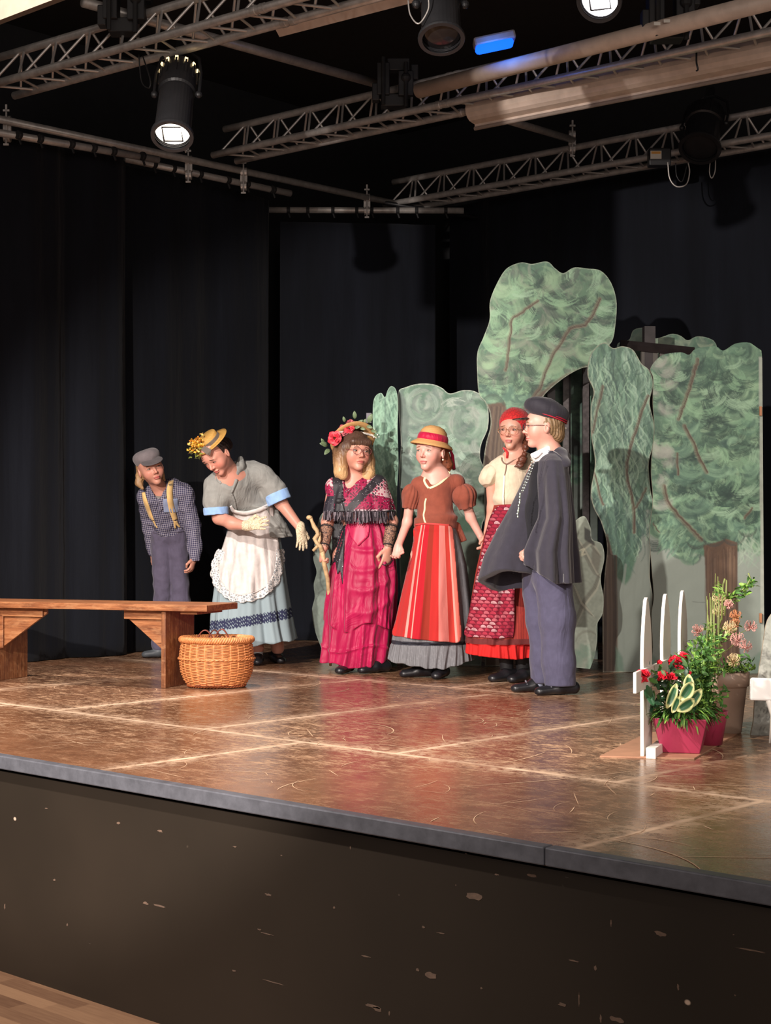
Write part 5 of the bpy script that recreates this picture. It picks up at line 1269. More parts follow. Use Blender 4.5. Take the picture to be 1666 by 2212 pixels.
# ------------------------------------------------------------------ person 1: flat cap, checked shirt, braces
def person_cap():
    f = Fig(10.34, 360, 'person in a grey flat cap, checked shirt and yellow braces, leaning forward behind the bench')
    J = f.J; c = J(325, 1011, -.30); R = rotm(22, 10, -21); sc = 1.05
    B = SDF(); p = head(B, c, R, sc, full=1.0)
    neck = J(346, 1056, -.20); B.cap(p(0, .02, -.06), neck, .043, .052, .03)
    B.cap(J(352, 1080, -.15), J(365, 1150, 0), .10, .09, .03, .75, (0, 1, 0))
    shR = J(400, 1068, -.16); elR = J(419, 1138, -.10); wrR = J(419, 1206, -.15); B.chain([shR, elR, wrR], [.042, .034, .024], .02)
    shL = J(314, 1074, -.16); elL = J(324, 1138, -.02); wrL = J(331, 1195, .06); B.chain([shL, elL, wrL], [.042, .034, .024], .02)
    hand(B, wrR, J(412, 1240, -.17)-wrR, (-.9, .3, 0), -1, .55, .92); hand(B, wrL, (0, .05, -1), (.5, .4, 0), 1, .5, .9)
    for hx, kx, ax in ((352, 348, 345), (380, 390, 392)): B.chain([J(hx, 1165, .02), J(kx, 1290, .02), J(ax, 1398, .01)], [.06, .042, .032], .03)
    f.mesh(B, 'body', mat_skin('skin_warm', (.54, .25, .18), C(112, 84, 60), blush=.35), .0036, attr=fcattr(c, R, sc)); eyes(f, B, c, R, sc, (.5, -.9), open_=.62)
    H = SDF(); H.ell(c+R@np.array([0, .030, .004])*sc, np.array([.078, .082, .080])*sc, R, .02); H.ell(p(0, -.105, -.02), (.075, .085, .10), R, .01, True); H.chain([p(-.072, .045, -.03), p(-.085, .05, -.07), p(-.080, .03, -.105)], [.024, .022, .008], .02); H.cap(p(.068, .03, -.03), p(.07, .03, -.10), .018, .008, .02)
    f.mesh(H, 'hair', plain('hair_light_brown', C(150, 116, 80), .5, .25, 80), .004, strands(c, R, 34, .002))
    K = SDF(); K.ell(p(0, .012, .074), np.array([.084, .096, .060])*sc, R, .01); K.cap(p(0, .01, .045), p(0, .02, .085), .074, .070, .02); K.half(p(0, 0, .117), R@np.array([0, .12, 1.]), .03); K.half(p(0, 0, .034), R@np.array([0, .10, -1.]), .004); K.cap(p(-.045, -.085, .040), p(.045, -.085, .040), .004, k=.01)
    f.mesh(K, 'flat_cap', cloth('cap_grey', C(112, 104, 106), .9, .3), .004, wr(3, .002, 18))
    K2 = SDF(); K2.ell(p(0, -.085, .044), np.array([.070, .056, .0065])*sc, R@rotm(0, 22, 0), .006); f.mesh(K2, 'cap_brim', cloth('cap_brim_grey', C(88, 82, 84), .9, .2), .0032)
    # shirt
    T = SDF(); T.cap(J(350, 1075, -.17), J(366, 1142, -.02), .108, .108, .04, .80, (0, 1, 0)); T.cap(J(320, 1072, -.17), J(394, 1064, -.15), .055, .060, .05); T.cap(J(372, 1052, -.10), J(396, 1075, -.06), .06, .08, .05)
    TS = SDF(); TS.p = list(T.p); T.chain([shR, J(416, 1136, -.10), J(421, 1180, -.13), J(420, 1209, -.15)], [.058, .050, .043, .036], .03); T.chain([shL, elL, J(330, 1190, .05)], [.055, .046, .036], .03)
    nk = J(343, 1052, -.235); T.cap(nk, J(341, 1081, -.275), .048, .014, .008, sub=True); T.cap(nk+[0, 0, .03], nk, .055, .050, .008, sub=True)
    T.half(J(420, 1211, -.15), (0, 0, -1), .003, J(420, 1225, -.15), .06)
    gm = G('check_shirt'); co = gm.coord(scale=(1, 1, 1), rot=(0, .12, 0)); X, Y, Z = gm.sep(co)
    def ln(v, sc_, w): a = gm.math('FRACT', gm.math('MULTIPLY', v, sc_)); return gm.math('LESS_THAN', a, w)
    h_ = ln(Z, 78, .26); v_ = ln(X, 78, .26); both = gm.math('ADD', h_, v_); cc = gm.mix(gm.math('MULTIPLY', both, .48), C(62, 60, 84), C(176, 170, 180))
    gm.bump(gm.noise(gm.coord(scale=(1, 1, .6)), 14, 3, .6, 1), .7, .03); Mshirt = gm.done(cc, .85, spec=.2)
    f.mesh(T, 'shirt', Mshirt, .0048, wr(5, .0045, 30))
    U = SDF(); U.cap(J(348, 1078, -.18), J(350, 1092, -.16), .080, .07, .04, .85, (0, 1, 0)); U.cap(J(334, 1070, -.18), J(366, 1066, -.17), .046, .05, .05); U.cap(J(346, 1056, -.21)+[0, -.03, .03], J(346, 1056, -.21)+[0, -.03, 0], .05, .05, .006, sub=True); f.mesh(U, 'undershirt', cloth('grey_tee', C(120, 114, 110), .9), .006)
    # collar flaps
    M1 = Mshirt
    f.strip(T, 'collar', [(322, 1056), (327, 1066), (334, 1077), (340, 1083)], [7, 9, 8, 3], M1, .006, .003); f.strip(T, 'collar', [(364, 1052), (362, 1064), (352, 1075), (342, 1084)], [8, 10, 9, 3], M1, .006, .003)
    f.strip(TS, 'placket', [(341, 1084), (338, 1090), (336, 1100)], 4, M1, .006)
    My = cloth('yellow_webbing', C(214, 176, 116), .8, .1)
    f.strip(T, 'suspender', [(371, 1034), (368, 1048), (366, 1062), (368, 1085), (373, 1106), (379, 1125)], [9, 12, 13, 13, 13, 11], My, .009); f.strip(T, 'suspender', [(309, 1062), (313, 1080), (320, 1100), (326, 1117), (331, 1125)], [7, 9, 9, 8, 5], My, .009)
    Mb = plain('suspender_clip', C(220, 196, 150), .35, metal=.6)
    f.strip(T, 'clip', [(364, 1048), (373, 1047)], 4, Mb, .013); f.strip(T, 'leather_tab', [(379, 1125), (378, 1134), (379, 1142)], [9, 5, 3], My, .009); f.strip(T, 'leather_tab', [(379, 1126), (384, 1134), (389, 1139)], [8, 5, 3], My, .009); f.strip(T, 'leather_tab', [(331, 1125), (335, 1134), (340, 1141)], [4, 3, 2.5], My, .009)
    f.patch(TS, 'chest_pocket', [(352, 1078, 0), (385, 1077, 0), (387, 1107, 0), (354, 1108, 0)], cloth('pale_blue', C(138, 148, 176), .9, .1), .008, 2.5)
    # trousers
    Q = SDF(); Q.cap(J(352, 1160, 0), J(378, 1160, 0), .082, .082, .05, .95, (0, 1, 0)); Q.cap(J(353, 1148, -.01), J(379, 1148, -.01), .075, .075, .03)
    Q.chain([J(350, 1180, 0), J(350, 1235, -.01), J(350, 1300, -.01), J(346, 1395, 0)], [.070, .057, .056, .056], .014); Q.chain([J(384, 1180, 0), J(388, 1235, 0), J(391, 1300, 0), J(392, 1395, .02)], [.068, .058, .058, .058], .014)
    Q.half(J(365, 1403, 0), (0, 0, -1), .004)
    f.mesh(Q, 'trousers', cloth('plum_grey_trousers', C(82, 76, 94), .85, .6, 10), .005, wr(9, .006, 22, (1, 1, .6)))
    f.strip(Q, 'waistband', [(326, 1148), (345, 1152), (365, 1151), (385, 1148), (403, 1144)], 5, bpy.data.materials['plum_grey_trousers'], .008)
    Mg = plain('grey_shoe', C(92, 98, 104), .5)
    shoe(f, 'shoe', [J(341, 1418, 0)[0], -.02, 0], 190, .22, Mg); shoe(f, 'shoe', [J(394, 1418, 0)[0], .03, 0], 250, .22, Mg)
person_cap()

# ------------------------------------------------------------------ person 2: straw boater, grey blouse, white apron
STRAW = None
def straw(name, col, band=140, dirn='Z', dark=.6):
    g = G(name); co = g.coord(); X, Y, Z = g.sep(co); w = g.wave(co, band, 1.2, 2, dirn); v = g.noise(co, 160, 3)
    m = g.math('ADD', g.math('MULTIPLY', w, .6), g.math('MULTIPLY', v, .4)); c = g.ramp(m, [(.25, tuple(x*dark for x in col)), (.6, col)]); g.bump(m, .6, .003); return g.done(c, .6, spec=.3)
M_roseleaf = plain('rose_leaf', C(98, 116, 84), .5, .25, 60)
def rose(m, c, r, ax, cols, n=5):
    ax = nrm(ax)
    n = 4
    for ring_ in range(n):
        t = ring_/(n-1); k = (3, 4, 5, 5)[ring_]; rr = r*(.35+.65*t)
        for i in range(k):
            a = 2*math.pi*(i+.37*ring_)/k; u = nrm(np.cross(ax, (.3, .9, .2))); v = np.cross(ax, u); d = u*math.cos(a)+v*math.sin(a)
            m.col = cols[(i+ring_) % len(cols)]; m.leaf(Vector(np.array(c)+d*rr*.35), Vector(ax*(1.2-t)+d*(.35+t*.8)), Vector(-d+ax*.4), rr*.95, rr*1.25, .25, 5, -.25)
def person_apron():
    f = Fig(9.75, 530, 'person bowing in a tilted straw boater, grey blouse and white lace-edged apron')
    J = f.J; c = J(467, 982, -.36); R = rotm(-38, 36, -12); sc = 1.05
    B = SDF(); p = head(B, c, R, sc, nose=1.0); B.cap(p(0, .025, -.05), J(505, 1028, -.16), .042, .048, .03); B.cap(p(0, .0, -.07), J(497, 1040, -.20), .034, .042, .03)
    B.cap(J(497, 1045, -.22), J(540, 1100, -.03), .10, .095, .05, .75, (0, 1, 0)); B.cap(J(480, 1040, -.22), J(545, 1030, -.16), .05, .05, .05)
    shR = J(570, 1030, -.12); elR = J(607, 1086, -.10); wrR = J(649, 1141, -.14); B.chain([shR, elR, wrR], [.050, .040, .027], .02)
    shL = J(463, 1048, -.22); elL = J(474, 1118, -.24); wrL = J(532, 1136, -.36); B.chain([shL, elL], [.050, .042], .02); B.chain([elL, J(500, 1130, -.31), wrL], [.041, .038, .027], .02)
    B.chain([J(520, 1200, 0), J(530, 1300, .02), J(556, 1400, .05)], [.09, .06, .042], .03); B.chain([J(575, 1200, .05), J(590, 1300, .1), J(600, 1400, .15)], [.09, .06, .042], .03)
    f.mesh(B, 'body', mat_skin('skin_tan', (.58, .27, .20), C(46, 34, 30), blush=.6), .0036, attr=fcattr(c, R, sc)); eyes(f, B, c, R, sc, (-.3, -1), C(50, 36, 30), .55, C(26, 18, 16))
    H = SDF(); H.ell(c+R@np.array([0, .026, .024])*sc, np.array([.080, .090, .086])*sc, R, .02); H.ell(p(0, -.10, -.035), np.array([.074, .085, .082]), R, .012, True); H.ell(p(0, .10, -.01), (.050, .045, .050), R, .02)
    for x in (-1, 1): H.ell(p(x*.080, -.005, -.040), (.02, .04, .04), R, .01, True)
    f.mesh(H, 'hair', plain('hair_dark', C(44, 32, 30), .4, .3, 80), .004, strands(c, R, 34, .0015))
    # boater
    hc = J(457, 957, -.37); ax = nrm([-.62, -.38, .69]); Rh = np.array(Vector(ax).to_track_quat('Z', 'Y').to_matrix()); Mx = Matrix.Translation(hc) @ Matrix(Rh.tolist()).to_4x4()
    m = MB(); m.lathe([(.058, .006), (.082, .002), (.110, .0), (.138, .004), (.139, .008), (.110, .006), (.083, .010), (.078, .022), (.080, .050), (.074, .057), (.02, .059), (.001, .059)], 48, Mx @ Matrix.Diagonal((1.0, .84, 1, 1)), capb=False, capt=False)
    hat = m.build('straw_boater', straw('straw_gold', C(206, 158, 84), 60, 'Z'), f.root, smooth=True)
    m = MB(); m.lathe([(.081, .010), (.0825, .012), (.0835, .030), (.082, .034)], 40, Mx @ Matrix.Diagonal((1.0, .84, 1, 1)), capb=False, capt=False); rb = m.build('hat_ribbon', cloth('ribbon_grey', C(98, 88, 80), .7, .1), hat)
    m = MB(); V3 = lambda a: Vector(a)
    q = [J(434, 972, -.50), J(441, 963, -.50), J(457, 971, -.50), J(454, 984, -.49), J(447, 982, -.50)]; m.add([V3(x) for x in q], [(0, 1, 2, 3, 4)]); solidify(m.build('ribbon_end', bpy.data.materials['ribbon_grey'], hat), .003)
    m = MB(); mg = MB(); Y_ = [C(226, 178, 60), C(214, 150, 44), C(232, 196, 110), C(196, 128, 40)]
    for i in range(90):
        x, y = random.gauss(424, 8), random.gauss(962, 8); cc = J(x+(962-y)*.25, y, -.44+random.uniform(-.03, .03)); m.col = Y_[i % 4]
        for k in range(4): m.leaf(V3(cc), sph() - Vector((.2, .5, 0)), sph(), .016, .012, .3, 3, .3)
    for i in range(26):
        mg.col = C(120, 128, 50) if i % 2 else C(70, 66, 40); mg.leaf(V3(J(random.gauss(422, 9), random.uniform(968, 992), -.45)), sph()-Vector((0, .4, .4)), sph(), .026, .010, .3, 3, .3)
    m.build('yellow_flowers', vcol('petal_paint', .6), hat, smooth=True, vc=True)['kind'] = 'stuff'; mg.build('flower_leaves', bpy.data.materials['petal_paint'], hat, smooth=True, vc=True)['kind'] = 'stuff'
    m = MB(); m.tube([V3(J(478, 955, -.34)), V3(J(487, 966, -.36))], .0012, 5); m.build('elastic', M_white, hat)
    # blouse
    Mbl = cloth('grey_linen', C(138, 138, 134), .9, .6, 11)
    T = SDF(); T.cap(J(497, 1052, -.20), J(543, 1092, -.06), .112, .118, .04, .82, (0, 1, 0)); T.cap(J(476, 1050, -.21), J(556, 1026, -.13), .062, .066, .05); T.cap(J(515, 1020, -.10), J(545, 1015, -.08), .045, .055, .04)
    T0 = SDF(); T0.p = list(T.p)
    T.chain([shR, J(592, 1058, -.11), J(603, 1076, -.11)], [.066, .066, .066], .03); T.chain([shL, J(465, 1080, -.24), J(467, 1104, -.24)], [.062, .066, .066], .03)
    rings(T, [f.ring(1095, 492, 598, .14, -.04), f.ring(1115, 495, 606, .14, 0), f.ring(1150, 520, 628, .15, .03), f.ring(1160, 522, 634, .155, .04)], pleats(9, .010, J(0, 1160)[2], J(0, 1100)[2], 4), .03)
    T.cap(J(482, 1036, -.20), J(520, 1014, -.13), .064, .060, .03); T.chain([J(520, 990, -.17), J(519, 1006, -.21), J(511, 1024, -.27)], [.018, .026, .016], .01); T.cap(J(491, 1022, -.27), J(501, 1062, -.34), .034, .011, .006, sub=True); T.ell(p(0, -.01, -.03), (.050, .062, .062), R, .006, True)
    def cutend(S, a, b, r=.09): d = nrm(np.array(b)-np.array(a)); S.half(b, d, .003, np.array(b)+d*.05, r)
    cutend(T, J(592, 1058, -.11), J(603, 1078, -.11)); cutend(T, J(465, 1080, -.24), J(467, 1106, -.24), .075)
    f.mesh(T, 'blouse', Mbl, .0048, wr(11, .0055, 24))
    Mcf = cloth('pale_blue_cuff', C(142, 176, 222), .85, .2)
    for (a, b, r) in ((J(596, 1064, -.11), J(605, 1084, -.11), .0775), (J(466, 1096, -.24), J(467, 1112, -.24), .0765)):
        S = SDF(); d = nrm(b-a); S.cap(a, b, r, r, .01); S.half(b, d, .004); S.half(a, -d, .004); S.cap(a-d*.1, b+d*.1, r-.014, r-.014, .003, sub=True); f.mesh(S, 'cuff', Mcf, .004, wr(2, .0015, 60))
    f.strip(T, 'collar', [(469, 1025), (472, 1037), (478, 1045)], [6, 9, 4], Mbl, .008, .004)
    f.strip(T0, 'placket', [(500, 1066), (506, 1080), (509, 1094), (511, 1106)], 4.5, Mbl, .012, .003); 
    f.strip(T0, 'revers', [(512, 1034), (506, 1050), (500, 1066)], [7, 6, 3], Mbl, .012, .003)
    # skirt
    Z = lambda py: J(530, py)[2]
    def hem(x, y): return Z(1392)+np.abs(x-.04)*.10+.004*np.sin(x*60)
    base = [f.ring(1098, 500, 590, .125, -.03), f.ring(1130, 494, 600, .14, .0), f.ring(1190, 480, 609, .17, .02), f.ring(1260, 466, 618, .20, .04), f.ring(1330, 459, 629, .22, .05), f.ring(1352, 459, 632, .222, .05), f.ring(1400, 455, 642, .235, .05)]
    K = SDF(); rings(K, base, pleats(12, .026, Z(1400), Z(1110), 7, 1.0, .2), bot=hem)
    def kc(V):
        n = np.sin(V[:, 0]*240)*np.sin(V[:, 2]*260+np.sin(V[:, 0]*90)*2)+.5*np.sin(V[:, 0]*410+V[:, 2]*300); zc = Z(1340)+(V[:, 0]+.0)*.16; band = np.abs(V[:, 2]-zc-.0) < .031+.004*np.sin(V[:, 0]*300)
        col = np.tile(C(140, 156, 162), (len(V), 1)); col = np.where((band & (n < .72))[:, None], C(38, 42, 72), col); return col
    f.mesh(K, 'skirt', vcol('pale_blue_skirt', .9, .3, 20), .0042, None, kc)
    # apron over the skirt front
    AP = [(505, 1108), (498, 1130), (488, 1160), (478, 1190), (468, 1212), (466, 1240), (472, 1258), (484, 1272), (498, 1281), (520, 1284), (548, 1280), (572, 1268), (590, 1250), (598, 1225), (602, 1200), (604, 1180), (598, 1150), (592, 1125), (588, 1090), (560, 1098), (535, 1104)]
    U = SDF(); U.p = list(K.p)+list(T0.p); U.boxes = list(K.boxes)
    fold = lambda x, y: .007*np.sin((x-530)*.16+(y-1100)*.035)*np.clip((y-1115)/60, 0, 1)+.004*np.sin((x-530)*.33-(y-1100)*.05)
    Mw = cloth('white_cotton', C(212, 204, 200), .9, .35, 10); f.patch(U, 'apron', AP, Mw, .014, 2.0, .003, None, fold, y1=.2)
    lace = [(478, 1188), (466, 1214), (463, 1240), (470, 1262), (484, 1278), (500, 1290), (522, 1293), (548, 1290), (574, 1278), (594, 1258), (603, 1232), (607, 1205), (605, 1186)]
    gl = G('white_lace'); co = gl.coord(scale=(1, .4, 1)); v = gl.voro(co, 62, 'DISTANCE_TO_EDGE', 0); v2 = gl.voro(co, 150, 'F1', 0); cc = gl.mix(gl.step(v, .10, .17), C(226, 220, 216), C(138, 142, 146)); cc = gl.mix(gl.step(v2, .35, .2), cc, C(232, 228, 224)); Ml = gl.done(cc, .8)
    Lp = []; Pn = np.array(lace, float); t0 = np.linspace(0, 1, len(Pn)); tt = np.linspace(0, 1, 160); lx = np.interp(tt, t0, Pn[:, 0]); ly = np.interp(tt, t0, Pn[:, 1]); dx = np.gradient(lx); dy = np.gradient(ly); l = np.hypot(dx, dy); sc_ = 6.5+3.0*np.abs(np.sin(np.linspace(0, 15*math.pi, 160)))
    outer = [(lx[i]+dy[i]/l[i]*-sc_[i], ly[i]+dx[i]/l[i]*sc_[i]) for i in range(160)]; inner = [(lx[i]+dy[i]/l[i]*9, ly[i]-dx[i]/l[i]*9) for i in range(160)][::-1]
    f.patch(U, 'lace_border', outer+inner, Ml, .018, 1.6, .002, None, fold, raw=True, y1=.2)
    f.strip(U, 'apron_hem', [(x+(530-x)*.10, y-8) for x, y in lace], 2.2, Mw, .019, .003, y1=.2)
    f.strip(U, 'waistband', [(498, 1092), (505, 1106), (530, 1110), (560, 1102), (588, 1088)], [5, 8, 9, 9, 9], Mw, .026, .004, y1=.1)
    # gloves
    gg = G('crochet_glove'); v = gg.voro(gg.coord(), 190, 'F1', 0); gg.bump(v, .8, .004); Mgl = gg.done(gg.ramp(v, [(.15, C(150, 118, 92)), (.5, C(228, 210, 178))]), .85)
    S = SDF(); hand(S, wrL, J(590, 1127, -.40)-wrL, (.25, .9, -.1), 1, .12, 1.06, .13, .006, .2); S.cap(wrL-nrm(wrL-elL)*.012, wrL+nrm(wrL-elL)*.01, .030, .029, .01); f.mesh(S, 'glove', Mgl, .0034)
    S = SDF(); dR = J(656, 1200, -.16)-wrR; hand(S, wrR, dR, (-.3, .6, 0), 1, .25, 1.06, .12, .006, .4); S.cap(wrR-nrm(dR)*.014, wrR+nrm(dR)*.01, .031, .029, .01); f.mesh(S, 'glove', Mgl, .0034)
    S = SDF(); S.cap([J(556, 1395, .05)[0], .05, .06], [J(556, 1385, .05)[0], .05, .16], .035, .038, .02); f.mesh(S, 'sock', cloth('grey_sock', C(178, 182, 186), .9), .005)
    shoe(f, 'shoe', [J(557, 1430, .04)[0], .02, 0], 275, .23, M_blkleather, .08); shoe(f, 'shoe', [J(600, 1420, .14)[0], .15, 0], 290, .23, M_blkleather, .08)
person_apron()
# ------------------------------------------------------------------ person 3: magenta dress, black sequinned shawl
def person_magenta():
    f = Fig(9.28, 765, 'person in a magenta dress, black sequinned shawl and flower-trimmed hat')
    J = f.J; c = J(768, 976, -.06); R = rotm(24, -2, 3); sc = 1.07
    B = SDF(); p = head(B, c, R, sc, full=1.05); B.cap(p(0, .02, -.06), J(765, 1034, .0), .042, .048, .03); B.cap(J(765, 1050, .0), J(772, 1120, .0), .10, .095, .05, .75, (0, 1, 0)); B.cap(J(732, 1054, 0), J(806, 1050, 0), .036, .036, .05)
    shR = J(824, 1066, -.02); elR = J(847, 1126, -.02); wrR = J(838, 1184, -.10); B.chain([shR, elR, wrR], [.038, .035, .026], .02)
    shL = J(718, 1068, 0); elL = J(708, 1128, .0); wrL = J(699, 1184, -.10); B.chain([shL, elL, wrL], [.038, .035, .026], .02)
    hand(B, wrR, J(833, 1226, -.12)-wrR, (-.55, .8, 0), -1, .32, 1.05, .10, .006, .5, [.25, .3, .6, .8]); hand(B, wrL, J(691, 1222, -.12)-wrL, (.95, .2, .1), -1, 1.25, 1.0, .05, .006, .9)
    for x in (740, 790): B.cap(J(x, 1200, 0), J(x, 1425, 0), .06, .04, .02)
    f.mesh(B, 'body', mat_skin('skin_rosy', (.60, .28, .205), C(120, 86, 66), blush=.5), .0036, attr=fcattr(c, R, sc)); eyes(f, B, c, R, sc, (.55, .1), C(96, 80, 66), 1.25, C(70, 46, 40))
    glasses(f, c, R, sc, plain('glasses_red_brown', C(120, 62, 66), .3), .0235, .0205, -.099)
    H = SDF(); H.ell(c+R@np.array([0, .012, .024])*sc, np.array([.084, .098, .094])*sc, R, .02)
    for x in (-1, 1): H.chain([p(x*.070, .0, .02), p(x*.084, .01, -.05), p(x*.082, .0, -.115), p(x*.070, -.01, -.140)], [.034, .036, .036, .022], .03)
    H.chain([p(-.06, .07, .0), p(-.05, .08, -.12)], [.05, .04], .03); H.chain([p(.06, .07, .0), p(.05, .08, -.12)], [.05, .04], .03); H.cap(p(0, .06, 0), p(0, .07, -.12), .07, .05, .02)
    H.ell(p(0, -.112, -.055), np.array([.062, .075, .098]), R, .012, True); H.cap(p(-.045, -.072, .050), p(.045, -.072, .050), .020, k=.015)
    H.ell(p(-.046, -.10, -.03), (.034, .06, .06), R, .01, True)
    gh = G('hair_bob'); co = gh.coord(); X, Y, Z = gh.sep(co); n = gh.noise(gh.coord(scale=(1, 1, .12)), 90, 4); zz = gh.math('ADD', gh.step(Z, 1.42, 1.16), gh.math('MULTIPLY', gh.math('SUBTRACT', n, .5), .5)); cc = gh.ramp(zz, [(.25, C(78, 56, 46)), (.6, C(130, 96, 66)), (.95, C(196, 158, 112))]); Mh = gh.done(cc, .45, spec=.4)
    f.mesh(H, 'hair', Mh, .004, strands(c, R, 64, .0018))
    hc = p(0.0, .045, .070); Rh = R@rotm(0, -48, 0); Mx = Matrix.Translation(hc) @ Matrix(Rh.tolist()).to_4x4()
    m = MB(); m.lathe([(.001, .062), (.06, .060), (.078, .048), (.084, .012), (.10, .006), (.136, -.006), (.138, -.002), (.10, .012)], 48, Mx, capb=False, capt=False); hat = m.build('straw_hat', straw('straw_pale', C(206, 160, 104), 70, 'Z'), f.root, smooth=True); solidify(hat, .003)
    m = MB(); pts = [Vector(p(.1*math.cos(a)*1.28, .0+.02*math.sin(a), .082+.030*math.sin(a))) for a in np.linspace(.25, 2.6, 16)]; m.tube(pts, .011, 8, flat=.6); m.build('white_band', cloth('white_ribbon', C(216, 210, 200), .7, .2), hat)
    m = MB(); RD = [C(206, 40, 58), C(170, 30, 48), C(222, 70, 80)]; DR = [C(160, 72, 80), C(128, 52, 62), C(180, 96, 96)]
    for (q_, r_q, ax_, cs_) in ((J(722, 946, -.12), .036, (-.4, -.9, .1), RD), (J(741, 929, -.08), .030, (-.3, -.9, .3), DR), (J(754, 925, -.09), .026, (.1, -.9, .4), RD), (J(757, 913, -.05), .022, (0, -.8, .6), DR), (J(775, 917, -.03), .018, (0, -.8, .6), [C(214, 150, 130), C(196, 120, 110)])):
        m = MB(); rose(m, q_, r_q, ax_, cs_); m.build('rose', bpy.data.materials['petal_paint'], hat, smooth=True, vc=True)
    m = MB()
    for (x, y, dx, dy, L) in ((708, 962, -6, -2, .05), (712, 970, -5, 5, .045), (700, 958, -4, -8, .03), (745, 912, -3, -12, .03), (767, 905, -1, -14, .04), (772, 918, 8, -8, .04), (784, 918, 6, -12, .036), (792, 920, 10, 3, .036), (796, 914, 5, -14, .05), (802, 930, 8, 2, .035), (730, 960, -8, 2, .03), (808, 938, 5, 5, .025), (765, 925, 9, -3, .035), (778, 925, 10, 2, .03)):
        a = J(x, y, -.06); b = J(x+dx, y+dy, -.08); m.leaf(Vector(a), Vector(b-a), (0, -1, .2), L*1.2, L*.62, .2, 5, .2)
    o = m.build('hat_leaves', M_roseleaf, hat, smooth=True); solidify(o, .001)
    m = MB()
    for i in range(16): q = J(random.gauss(811, 2.5), random.uniform(928, 946), -.06); m.ball(q, .004, 4)
    m.build('tiny_white_buds', M_white, hat, smooth=True)['kind'] = 'stuff'
    m = MB(); a = J(797, 903, .05); m.box(a, (.030, .012, .06)); m.build('comb', plain('grey_comb', C(96, 92, 100), .5), hat)
    # dress
    Z = lambda py: J(765, py)[2]
    Md = G('magenta_satin'); n = Md.noise(Md.coord(scale=(1, 1, .5)), 9, 3, .5, 1.2); Md.bump(n, .6, .03); Mdr = Md.done(Md.ramp(n, [(.3, C(150, 6, 60)), (.7, C(172, 10, 72))]), .5, spec=.3, sheen=.15)
    T = SDF(); T.cap(J(766, 1062, .01), J(783, 1125, .01), .105, .10, .04, .82, (0, 1, 0)); T.cap(J(730, 1054, .01), J(806, 1050, .01), .045, .045, .04); T.cap(J(757, 1044, -.10), J(748, 1078, -.12), .045, .012, .006, sub=True); f.mesh(T, 'bodice', Mdr, .006)
    K = SDF()
    R1 = [f.ring(1120, 748, 828, .105, .01), f.ring(1150, 738, 838, .125, .01), f.ring(1200, 722, 850, .15, .01), f.ring(1250, 710, 856, .17, .01), f.ring(1320, 704, 853, .18, .01), f.ring(1345, 703, 851, .18, .01)]
    R0 = [f.ring(1200, 728, 842, .13, .01), f.ring(1330, 703, 848, .165, .01), f.ring(1400, 696, 842, .175, .01), f.ring(1452, 690, 838, .18, .01)]
    pl = pleats(13, .019, Z(1345), Z(1130), 3, .6, .3)
    def swag(th, z):
        t = (z-Z(1345))/(Z(1150)-Z(1345)); v = 0
        for (t0, a, w, thc) in ((.12, .34, .045, .05), (.36, .30, .04, .02), (.58, .24, .035, -.05), (.8, .16, .03, .1)):
            tc = t0+a*(1-np.cos(np.clip((th-thc)*1.25, -1.6, 1.6)))*.9; v = v+.012*np.exp(-((t-tc)/w)**2)*np.exp(-((th-.35)/.75)**2)
        rt = .012*np.sin(th*17+t*3)*np.exp(-((th-1.0)/.5)**2)
        return v+rt
    hem1 = lambda x, y: Z(1352)+.035*np.abs(np.sin((x+.02)*9.5))**1.0-.02+.02*np.sin(x*22)
    rings(K, R1, lambda th, z: pl(th, z)+swag(th, z), .004, bot=hem1)
    pl0 = pleats(13, .018, Z(1450), Z(1320), 8, .6, .3)
    hem0 = lambda x, y: Z(1440)+np.abs(x-.02)*.16+.006*np.sin(x*40)
    rings(K, R0, lambda th, z: pl0(th, z)+.008*np.exp(-((z-Z(1398)-.02*np.sin(th*3))/.008)**2), .004, bot=hem0)
    f.mesh(K, 'skirt', Mdr, .0045, wr(21, .003, 20))
    f.patch(K, 'pointed_waist_panel', [(748, 1128, 0), (800, 1126, 0), (796, 1158), (774, 1180, 0), (757, 1160)], plain('rose_satin', C(178, 30, 76), .5, .08), .010, 2.5, y1=.2)
    # shawl
    S = SDF(); SH = [f.ring(1024, 748, 790, .060, .03), f.ring(1034, 736, 806, .085, .02), f.ring(1046, 716, 828, .105, .01), f.ring(1062, 708, 842, .125, .01), f.ring(1085, 701, 850, .14, .0), f.ring(1108, 697, 856, .15, .0)]
    rings(S, SH, pleats(10, .008, Z(1108), Z(1030), 5, 1.0), .01, bot=lambda x, y: Z(1107)-np.minimum(x, .0)*-.02)
    S.cap(J(724, 1052, 0), J(815, 1047, 0), .060, .062, .03); S.cap(J(762, 1022, -.07), J(741, 1074, -.122), .046, .016, .006, sub=True); S.cap(J(765, 1005, -.03), J(765, 1040, -.03), .056, .05, .008, sub=True)
    r_ = np.random.RandomState(4); seq = np.stack([r_.uniform(-.26, .26, 420), r_.uniform(Z(1108), Z(1040), 420)], 1)
    def scol(V):
        x, z = V[:, 0], V[:, 2]; n = np.sin(x*190+2*np.sin(z*120))*np.sin(z*170+2*np.sin(x*100)); col = np.where((n > -.35)[:, None], C(150, 22, 68), C(70, 14, 36)); 
        dn = np.abs(x+.025-(z-Z(1085))*.5)
        pale = ((z > Z(1062)+(x-.02)*-.2) & (np.abs(x-.01) > .07) & (n < .35)); col = np.where(pale[:, None], C(204, 170, 172), col)
        dark = (x < -.115) & (z < Z(1072)); col = np.where(dark[:, None], C(34, 30, 42), col)
        front = V[:, 1] < 0
        a = np.abs(x-(.015+(z-Z(1085))*.92)*1.0) < .032; b = np.abs(x+(.085+(z-Z(1085))*.10)) < .030
